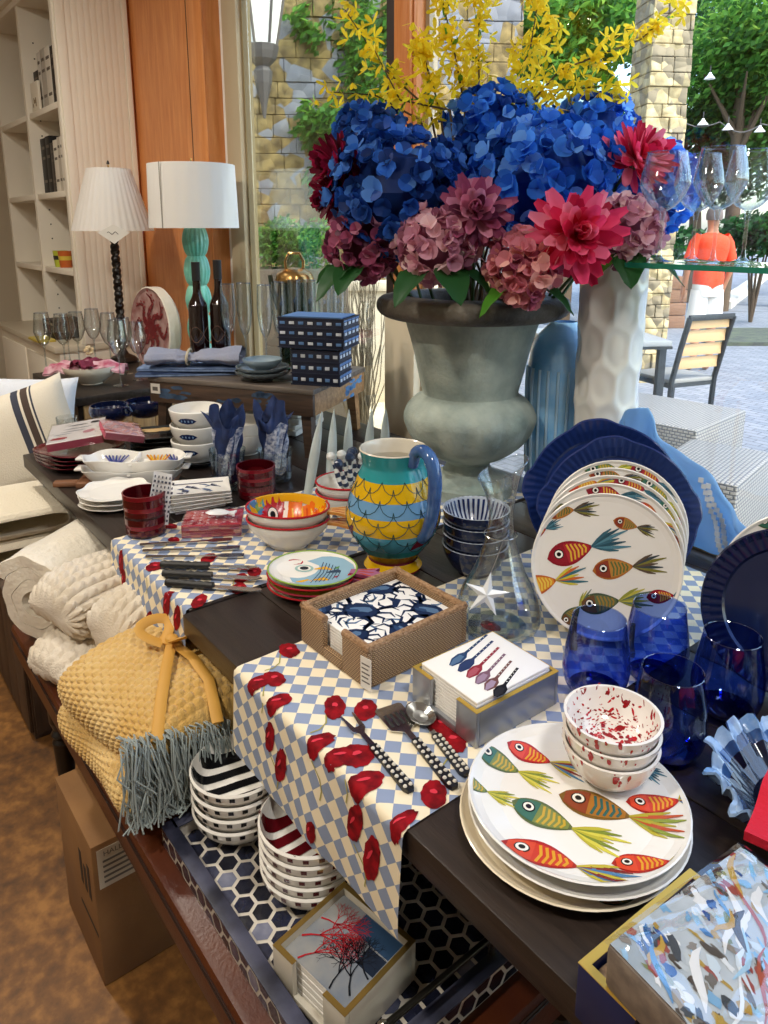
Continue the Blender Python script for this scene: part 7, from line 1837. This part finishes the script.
GRD = [leafmat('dark_leaf_%d' % i, c, c2, .55, .4) for i, (c, c2) in enumerate([('#1f4426', '#3f7a3c'), ('#2a5a30', '#4f8a44'), ('#17351d', '#2f5f30')])]
tbark = mat('tree_bark', '#5a4a38', .9)
def tree(px, py, dist, rad, n, size, mats, label, seed, name='tree'):
    c = Vector(at_d(px, py, dist)); g = random.Random(seed); o = thing(name, label, 'tree', (c.x, c.y, GZ), 0, None); mb = MB()
    h = c.z - GZ
    mb.tube([(0, 0, 0), (.05, .03, h * .4), (-.04, .05, h * .8), (0, 0, h + rad[2] * .4)], [.16, .13, .1, .04], 10, tbark)
    for k in range(6): a = k * 1.05; mb.tube([(-.02, .03, h * .62 + .1 * k), (rad[0] * .4 * cos(a), rad[1] * .4 * sin(a), h + rad[2] * .2 * sin(k))], [.06, .015], 6, tbark)
    mb.build('trunk', o); mb = MB(); leaves_cloud(mb, (0, 0, h), rad, n, size, mats, g, 26); mb.build('crown', o, 80)
for i, (px, py, dist, rad, n, size, mats, l) in enumerate([
    (745, 60, 13, (1.9, 1.9, 1.7), 13500, .075, GRN, 'broad leafy tree filling the window beside the stone post'),
    (700, 150, 15, (1.6, 1.6, 1.2), 7800, .075, GRD, 'dark bushy tree behind the string of lamps'),
    (800, 140, 14, (1.6, 1.6, 1.2), 7800, .075, GRN, 'leafy tree beyond the wine glasses at the picture edge'),
    (575, 40, 11, (1.35, 1.35, 1.2), 10500, .075, GRN, 'green tree behind the yellow forsythia sprays'),
    (470, 50, 12, (1.4, 1.4, 1.3), 9750, .075, GRD, 'dark green tree between mullion and bouquet'),
    (600, 170, 13, (1.3, 1.3, 1.2), 7500, .075, GRD, 'dark tree behind the blue hydrangeas'),
    (430, 150, 13, (1.2, 1.2, 1.2), 5250, .075, GRN, 'tree seen low behind the orange mullion'),
    (880, 60, 16, (2.2, 2.2, 1.8), 9000, .075, GRD, 'big tree outside the picture edge across the road'),
    (660, 20, 17, (2.0, 2.0, 1.5), 7500, .075, GRD, 'distant dark tree behind the stone post')]):
    tree(px, py, dist, rad, n, size, mats, l, 40 + i)
# creeper on the stone wall
mb = MB(); g = random.Random(5)
for (px, py, rx, rz, n) in [(345, 60, .7, .9, 1100), (330, 150, .6, .5, 800), (300, 30, .5, .4, 400), (370, 110, .5, .8, 700), (310, 120, .4, .35, 300), (365, 20, .5, .5, 500), (335, 195, .4, .25, 260)]:
    c = at_d(px, py, 7.75); leaves_cloud(mb, c, (rx, .28, rz), n, .055, GRN, g, 9)
solo(mb, 'ivy', 'green creeper hanging over the rough stone wall', 'creeper', kind='stuff', sharp=80)
# wall lantern
q = Vector(at_d(262, 45, 6.6)); s = 6.6 / 739
o = thing('wall_lantern', 'grey iron lantern with white tapered panes on the stone wall', 'lantern', q, math.atan2(CAM[1] - q.y, CAM[0] - q.x) + PI / 2)
iron_l = mat('lantern_iron', '#55504a', .6); pane_m = mat('lantern_opal', '#f2eee2', .3, emit=('#fff4dc', .12))
mb = MB(); mb.lathe([(.012, -.62), (.03, -.5), (.075, -.32), (.085, -.22), (.06, -.18), (.12, -.12), (.14, -.06), (.15, -.005), (0, -.004)], 8, iron_l); mb.build('stem', o, 20)
mb = MB(); P = [(.125, 0), (.22, .52)]; mb.lathe(P, 6, pane_m); mb.build('pane', o, 20)
mb = MB()
for k in range(6): a = k * PI / 3; mb.tube([(.13 * cos(a), .13 * sin(a), 0), (.228 * cos(a), .228 * sin(a), .53)], .014, 6, iron_l)
mb.lathe([(.25, .52), (.25, .56), (.06, .74), (0, .76)], 6, iron_l); mb.build('cage', o, 20)
mb = MB(); mb.tube([(0, .05, -.42), (0, .7, -.42), (0, 1.35, -.3)], .022, 8, iron_l); mb.build('bracket', o)
# hedge in a planter
q = Vector(at_d(292, 262, 5.2)); zt3 = at_d(292, 228, 5.2)[2]; zb3 = at_d(292, 268, 5.2)[2]
rz_ = math.atan2(CAM[1] - q.y, CAM[0] - q.x) + PI / 2
o = thing('planter', 'dark planter box with a bright green clipped bush outside the pane', 'planter', (q.x, q.y, GZ + .0008), rz_)
mb = MB(); mb.box((-.40, -.22, 0), (.38, .22, zb3 - GZ), mat('planter_dark', '#5f574c', .7), .01); mb.build('box', o)
mb = MB(); g = random.Random(9); leaves_cloud(mb, (0, 0, (zt3 + zb3) / 2 - GZ + .03), (.42, .24, .24), 3800, .022, GRN, g, 30); mb.build('foliage', o, 80)
# bare twig shrub
q = Vector(at(362, 425, GZ)); q = Vector(at_d(362, 330, 4.6)); g = random.Random(21)
o = thing('bare_shrub', 'pale shrub of bare thin twigs beyond the tumblers', 'shrub', (q.x, q.y, GZ)); mb = MB(); tw = mat('bare_twig', '#6a604e', .9)
for k in range(70):
    a = g.uniform(0, 2 * PI); r_ = g.uniform(.02, .34); P = [(.05 * cos(a), .05 * sin(a), 0)]; z = 0
    for t in range(7): z += .2 * g.uniform(.8, 1.2); P.append((r_ * (t + 1) / 7 * cos(a) + g.uniform(-.03, .03), r_ * (t + 1) / 7 * sin(a) + g.uniform(-.03, .03), z))
    mb.tube(P, [.007 - .0008 * i for i in range(len(P))], 4, tw, False)
mb.build('twigs', o)
q = Vector(at_d(398, 350, 6.6)); mb = MB(); mb.box((-.62, -.1, 0), (.3, .1, 1.0), mat('pale_plinth', '#d9cdb4', .8), .01); mb.box((-.66, -.14, 1.0), (.34, .14, 1.08), mat('pale_plinth', '', .8), .01)
solo(mb, 'low_plinth', 'pale stone plinth behind the bare shrub', 'plinth', (q.x, q.y, GZ), math.atan2(CAM[1] - q.y, CAM[0] - q.x) + PI / 2)
# wicker ottomans
wk = weave('white_wicker', '#96948c', '#5a5e62', 30, .9)
F, Rr, Lf = Vector(at(697, 431, .45)), Vector(at(747, 410, .45)), Vector(at(655, 421, .45))
e1 = (Rr - F); e2 = (Lf - F).normalized(); ang = math.atan2(e1.y, e1.x)
def ottoman(label, loc, rot, w, d):
    o = thing('wicker_ottoman', label, 'ottoman', loc, rot, 'wicker ottomans'); mb = MB(); mb.box((0, 0, .03), (w, d, .47), wk, .015); mb.build('body', o)
    for x in (.05, w - .05):
        for y in (.05, d - .05): mb = MB(); mb.box((x - .02, y - .02, 0), (x + .02, y + .02, .0295), blk); mb.build('foot', o)
sgn = 1 if (cos(ang) * e2.y - sin(ang) * e2.x) > 0 else -1
ottoman('pale wicker ottoman outside the window beside the black chair', (F.x, F.y, GZ + .0005), ang, e1.length, .72) if sgn > 0 else ottoman('pale wicker ottoman outside the window beside the black chair', (Rr.x, Rr.y, GZ + .0005), ang + PI, e1.length, .72)
F2 = Vector(at(738, 486, .45)); ottoman('second pale wicker ottoman, closer to the glass and cut by the picture edge', (F2.x, F2.y, GZ + .0005), ang + .1, .62, .40)
# chair
q = Vector(at(668, 432, GZ)); o = thing('cafe_chair', 'black framed cafe chair with tan woven back on the pavement', 'chair', (q.x, q.y, GZ + .0005), YAW + R(112))
bf = mat('chair_black', '#23282b', .5); tan = mat('chair_tan', '#c9a878', .6)
mb = MB(); mb.box((-.2, -.21, .43), (.23, .21, .46), mat('chair_seat', '#8a8a84', .6), .008); mb.box((-.2, -.22, .40), (.23, .22, .43), bf); mb.build('seat', o)
for y in (-.2, .2):
    mb = MB(); mb.tube([(-.19, y, 0), (-.2, y, .45), (-.26, y, .7), (-.32, y, .92)], .02, 8, bf); mb.build('leg', o)
    mb = MB(); mb.tube([(.21, y, 0), (.2, y, .40)], .018, 8, bf); mb.build('leg', o)
mb = MB()
for z, x in ((.54, -.222), (.64, -.247), (.74, -.272), (.84, -.297)): mb.box((x - .008, -.19, z), (x + .008, .19, z + .085), tan, .004)
mb.box((-.332, -.205, .90), (-.308, .205, .94), bf, .004); mb.build('backrest', o)
# cafe table
q = Vector(at(606, 334, .74)); o = thing('cafe_table', 'pale topped cafe table with dark edge beside the black chair', 'table', (q.x, q.y, GZ + .0005), YAW + .1)
mb = MB(); mb.box((-.5, -.38, .72), (.33, .38, .76), mat('cafe_top', '#8f9494', .4), .004); mb.box((-.503, -.383, .70), (.333, .383, .7195), bf); mb.build('tabletop', o)
for x in (-.44, .28):
    for y in (-.33, .33): mb = MB(); mb.box((x - .025, y - .025, 0), (x + .025, y + .025, .6995), bf); mb.build('leg', o)
# wooden trough planter far off
q = Vector(at(655, 326, GZ)); mb = MB(); wd = wood('trough_wood', '#6f4f38', '#8f6a4c', 0, 4, .7)
for k in range(4): mb.box((-.7, -.3, .2 * k + .004), (.35, .3, .2 * k + .194), wd, .006)
solo(mb, 'wooden_trough', 'brown wooden trough across the pavement beside the hammered vase', 'trough', (q.x, q.y, GZ + .0005), YAW)
# parasol
q = Vector(at_d(530, 100, 9.5)); o = thing('cafe_parasol', 'pale teal parasol open in front of the trees', 'parasol', (q.x, q.y, GZ), 0); h = q.z - GZ
mb = MB(); mb.tube([(0, 0, 0), (0, 0, h + .28)], .025, 8, bf); mb.build('pole', o)
mb = MB(); mb.lathe([(.9, h - .1), (.88, h - .08), (.45, h + .1), (.02, h + .25)], 8, leafmat('parasol_cloth', '#a9cfcf', '#bfe0dc', .8, .4)); mb.build('canopy', o, 15)
# string of lamps
P = [Vector(at_d(px, py, 10)) for px, py in ((600, 60), (670, 112), (720, 122), (762, 124), (830, 110))]
mb = MB(); cab = mat('lamp_cable', '#4a4a48', .6)
for i in range(len(P) - 1): mb.tube([P[i].lerp(P[i + 1], t / 8) + Vector((0, 0, -.12 * sin(PI * t / 8))) for t in range(9)], .008, 5, cab, False)
solo(mb, 'lamp_cable', 'thin cable strung in front of the trees with small white lamps', 'cable')
for k, (px, py, l) in enumerate([(710, 75, 'highest small white lamp strung before the trees'), (703, 121, 'small white lamp on the cable above the first wine glass'), (728, 126, 'small white lamp on the cable above the middle wine glass'), (760, 128, 'small white lamp on the cable at the picture edge')]):
    q = Vector(at_d(px, py, 10)); o = thing('string_lamp', l, 'lamp', q, 0, 'small white string lamps')
    MB().lathe([(.075, -.05), (.03, 0), (.015, .03), (0, .035)], 14, mat('lamp_white', '#f2f2ee', .4)).build('lamp_shade', o)
    MB().tube([(0, 0, .035), (0, 0, .12)], .006, 5, cab).build('hanger', o)
# shrubs low behind the person
for k, (px, py, dist, rad, n, mats, l) in enumerate([(660, 245, 11, (.8, .5, .5), 1600, GRD, 'low shrub beside the person in orange'), (760, 235, 12, (1.3, .6, .5), 2200, GRD, 'low dark shrub behind the person in orange'), (600, 240, 12, (.9, .6, .7), 1800, GRN, 'green shrub behind the hydrangea bouquet')]):
    c = Vector(at_d(px, py, dist)); o = thing('garden_shrub', l, 'shrub', (c.x, c.y, GZ)); mb = MB(); leaves_cloud(mb, (0, 0, c.z - GZ), rad, n, .06, mats, random.Random(k + 60), 16); mb.build('foliage', o, 80)
    mb = MB()
    for a in range(5): mb.tube([(0, 0, 0), (.15 * cos(a * 1.3), .15 * sin(a * 1.3), (c.z - GZ) * .8)], [.03, .012], 6, tbark)
    mb.build('stem', o)
# ------------------------------------------------------------------ the person outside
skin = mat('skin', '#b8805e', .6); shirt = mat('orange_shirt', '#e8461e', .8); shorts = mat('white_shorts', '#e4e2da', .85); hair = mat('grey_hair', '#6b625a', .8)
q = Vector(at_d(713, 230, 7.8)); PH = 1.74
rz_ = math.atan2(q.y - CAM[1], q.x - CAM[0]) - PI / 2 + .45        # faces away from the shop
o = thing('person', 'person outside in an orange t-shirt and white shorts, seen from behind', 'person', (q.x, q.y, GZ + .0005), rz_); o.scale = (.88, .9, 1.)
def skinned(name, verts, edges, radii, root, m, parent, sub=2):
    me = bpy.data.meshes.new(name); me.from_pydata(verts, edges, []); me.update()
    ob = bpy.data.objects.new(name, me); COL.objects.link(ob)
    sk = ob.modifiers.new('Skin', 'SKIN'); sk.use_smooth_shade = True
    ly = me.skin_vertices[0] if me.skin_vertices else None
    if ly is None:
        bm = bmesh.new(); bm.from_mesh(me); bm.verts.layers.skin.verify(); bm.to_mesh(me); bm.free(); ly = me.skin_vertices[0]
    for i, r_ in enumerate(radii): ly.data[i].radius = r_ if isinstance(r_, tuple) else (r_, r_); ly.data[i].use_root = (i == root)
    sd = ob.modifiers.new('Sub', 'SUBSURF'); sd.levels = sub; sd.render_levels = sub
    dg = bpy.context.evaluated_depsgraph_get(); bpy.context.view_layer.update(); dg.update()
    nm = bpy.data.meshes.new_from_object(ob.evaluated_get(dg)); nm.name = name
    bpy.data.objects.remove(ob); nm.materials.clear(); nm.materials.append(m)
    nm.polygons.foreach_set('material_index', [0] * len(nm.polygons)); nm.polygons.foreach_set('use_smooth', [True] * len(nm.polygons))
    o2 = bpy.data.objects.new(name, nm); COL.objects.link(o2); o2.parent = parent
    return o2
V = [(0, 0, .94), (0, .01, 1.12), (0, 0, 1.32), (0, 0, 1.44), (0, .005, 1.52), (0, .01, 1.60), (0, .01, 1.69)]
Rr_ = [(.14, .10), (.135, .095), (.165, .105), (.10, .075), (.052, .052), (.075, .088), (.07, .08)]
E_ = [(0, 1), (1, 2), (2, 3), (3, 4), (4, 5), (5, 6)]
def addc(start, pts, rs):
    p0 = start
    for p_, r_ in zip(pts, rs): V.append(p_); Rr_.append(r_); E_.append((p0, len(V) - 1)); p0 = len(V) - 1
    return p0
for s_ in (-1, 1):
    addc(0, [(s_ * .09, 0, .86), (s_ * .10, .01, .66), (s_ * .10, .015, .48), (s_ * .10, -.01, .30), (s_ * .10, -.01, .08), (s_ * .105, .05, .035), (s_ * .11, .14, .03)], [.095, .08, .055, .056, .038, .04, .03])
    w_ = addc(2, [(s_ * .17, 0, 1.40), (s_ * .235, .0, 1.30), (s_ * .265, .0, 1.10), (s_ * .25, .10, .90), (s_ * .245, .13, .83)], [.06, .052, .04, .03, .03])
    for f_ in range(4): addc(w_, [(s_ * (.255 - .012 * f_), .13 + .015 * f_, .775), (s_ * (.25 - .012 * f_), .15 + .012 * f_, .735)], [.009, .008])
    addc(w_, [(s_ * .225, .15, .80), (s_ * .215, .165, .77)], [.011, .009])
skinned('body', V, E_, Rr_, 0, skin, o, 2)
MB().lathe(smooth_prof([(.165, .90), (.178, 1.0), (.172, 1.15), (.205, 1.33), (.18, 1.43), (.085, 1.475), (.065, 1.48)], 4), 28, shirt, lambda a, r_, z: (r_ * (.78 + .24 * abs(cos(a)) ** 1.2), z)).build('shirt', o, 80)
mb = MB()
for s_ in (-1, 1): mb.tube([(s_ * .14, 0, 1.43), (s_ * .20, 0, 1.36), (s_ * .255, 0, 1.20)], [.075, .075, .07], 14, shirt, False)
mb.build('sleeves', o, 80)
mb = MB(); mb.lathe([(.165, .99), (.17, .90), (.165, .82)], 28, shorts, lambda a, r_, z: (r_ * (.75 + .3 * abs(cos(a))), z))
for s_ in (-1, 1): mb.tube([(s_ * .085, 0, .88), (s_ * .10, 0, .72), (s_ * .105, .01, .54)], [.108, .108, .112], 16, shorts, False)
mb.build('shorts', o, 80)
mb = MB(); mb.at((0, -.005, 1.66)); mb.lathe(smooth_prof([(.088, -.05), (.095, 0), (.08, .06), (.04, .09), (0, .098)], 4), 20, hair, lambda a, r_, z: (r_ * (1.0 if sin(a) < .4 else .93), z + (.03 if sin(a) > .4 and z < 0 else 0))); mb.build('hair', o, 80)
mb = MB(); mb.lathe([(0, -.004), (.008, 0), (0, .004)], 8, skin)
for s_ in (-1, 1): mb.at((s_ * .036, .108, 1.64)); mb.lathe([(0, -.012), (.011, -.006), (.012, 0), (.011, .006), (0, .012)], 8, mat('eye_dark', '#2a221c', .3))
mb.at((0, .108, 1.60), (R(-20), 0, 0)); mb.lathe([(0, -.02), (.017, -.012), (.012, .02), (0, .035)], 8, skin); mb.at(); mb.build('face_features', o)
# ================================================================== LIGHT, SKY, CAMERA
sc = bpy.context.scene
sc.cycles.transparent_max_bounces = 48; sc.cycles.max_bounces = 14; sc.cycles.diffuse_bounces = 5; sc.cycles.glossy_bounces = 5
w = bpy.data.worlds.new('World'); sc.world = w; w.use_nodes = True
nt = w.node_tree; bg = nt.nodes['Background']
sky = nt.nodes.new('ShaderNodeTexSky'); sky.sky_type = 'NISHITA'; sky.sun_disc = False; sky.sun_elevation = R(52); sky.sun_rotation = R(100); sky.air_density = 1.; sky.dust_density = 2.
nt.links.new(sky.outputs[0], bg.inputs['Color']); bg.inputs['Strength'].default_value = SKY
def light(kind, name, loc, energy, col, size=.1, rot=(0, 0, 0), **k):
    l = bpy.data.lights.new(name, kind); l.energy = energy; l.color = col
    if kind == 'AREA': l.shape = 'DISK'; l.size = size
    elif kind == 'SUN': l.angle = R(1.5)
    else: l.shadow_soft_size = size
    for a, b_ in k.items(): setattr(l, a, b_)
    o = bpy.data.objects.new(name, l); COL.objects.link(o); o.location = loc; o.rotation_euler = rot
    return o
sd = Vector((-.72, -.28, -1.05))                     # the sun stands over the street, shining along the shop front
light('SUN', 'sun', (4, 6, 8), SUN, (1., .94, .84), rot=sd.to_track_quat('-Z', 'Y').to_euler())
for k, (x, y, e, s_, c) in enumerate(CEIL):
    o = light('AREA', 'ceiling_light', (x, y, 3.16), e, c, s_)
    mb = MB(); mb.lathe([(s_ * .5 + .01, .0), (s_ * .5 + .04, .0), (s_ * .5 + .05, .035), (s_ * .5 + .01, .035)], 32, wht); f = struct(mb, 'trim_%d' % (10 + k)); f.location = (x, y, 3.164)
cam = bpy.data.cameras.new('camera'); co = bpy.data.objects.new('camera', cam); COL.objects.link(co)
cam.sensor_fit = 'AUTO'; cam.sensor_width = 36; cam.lens = FOC / 1024 * 36; cam.shift_y = (PPY - 512) / 1024; cam.clip_start = .05; cam.clip_end = 200
co.location = CAM; co.rotation_euler = (PI / 2 - PITCH, 0, YAW)
sc.camera = co
vs_ = sc.view_settings
vs_.view_transform = 'Standard'; vs_.look = 'None'; vs_.exposure = EXPO; vs_.gamma = 1.; vs_.use_curve_mapping = False
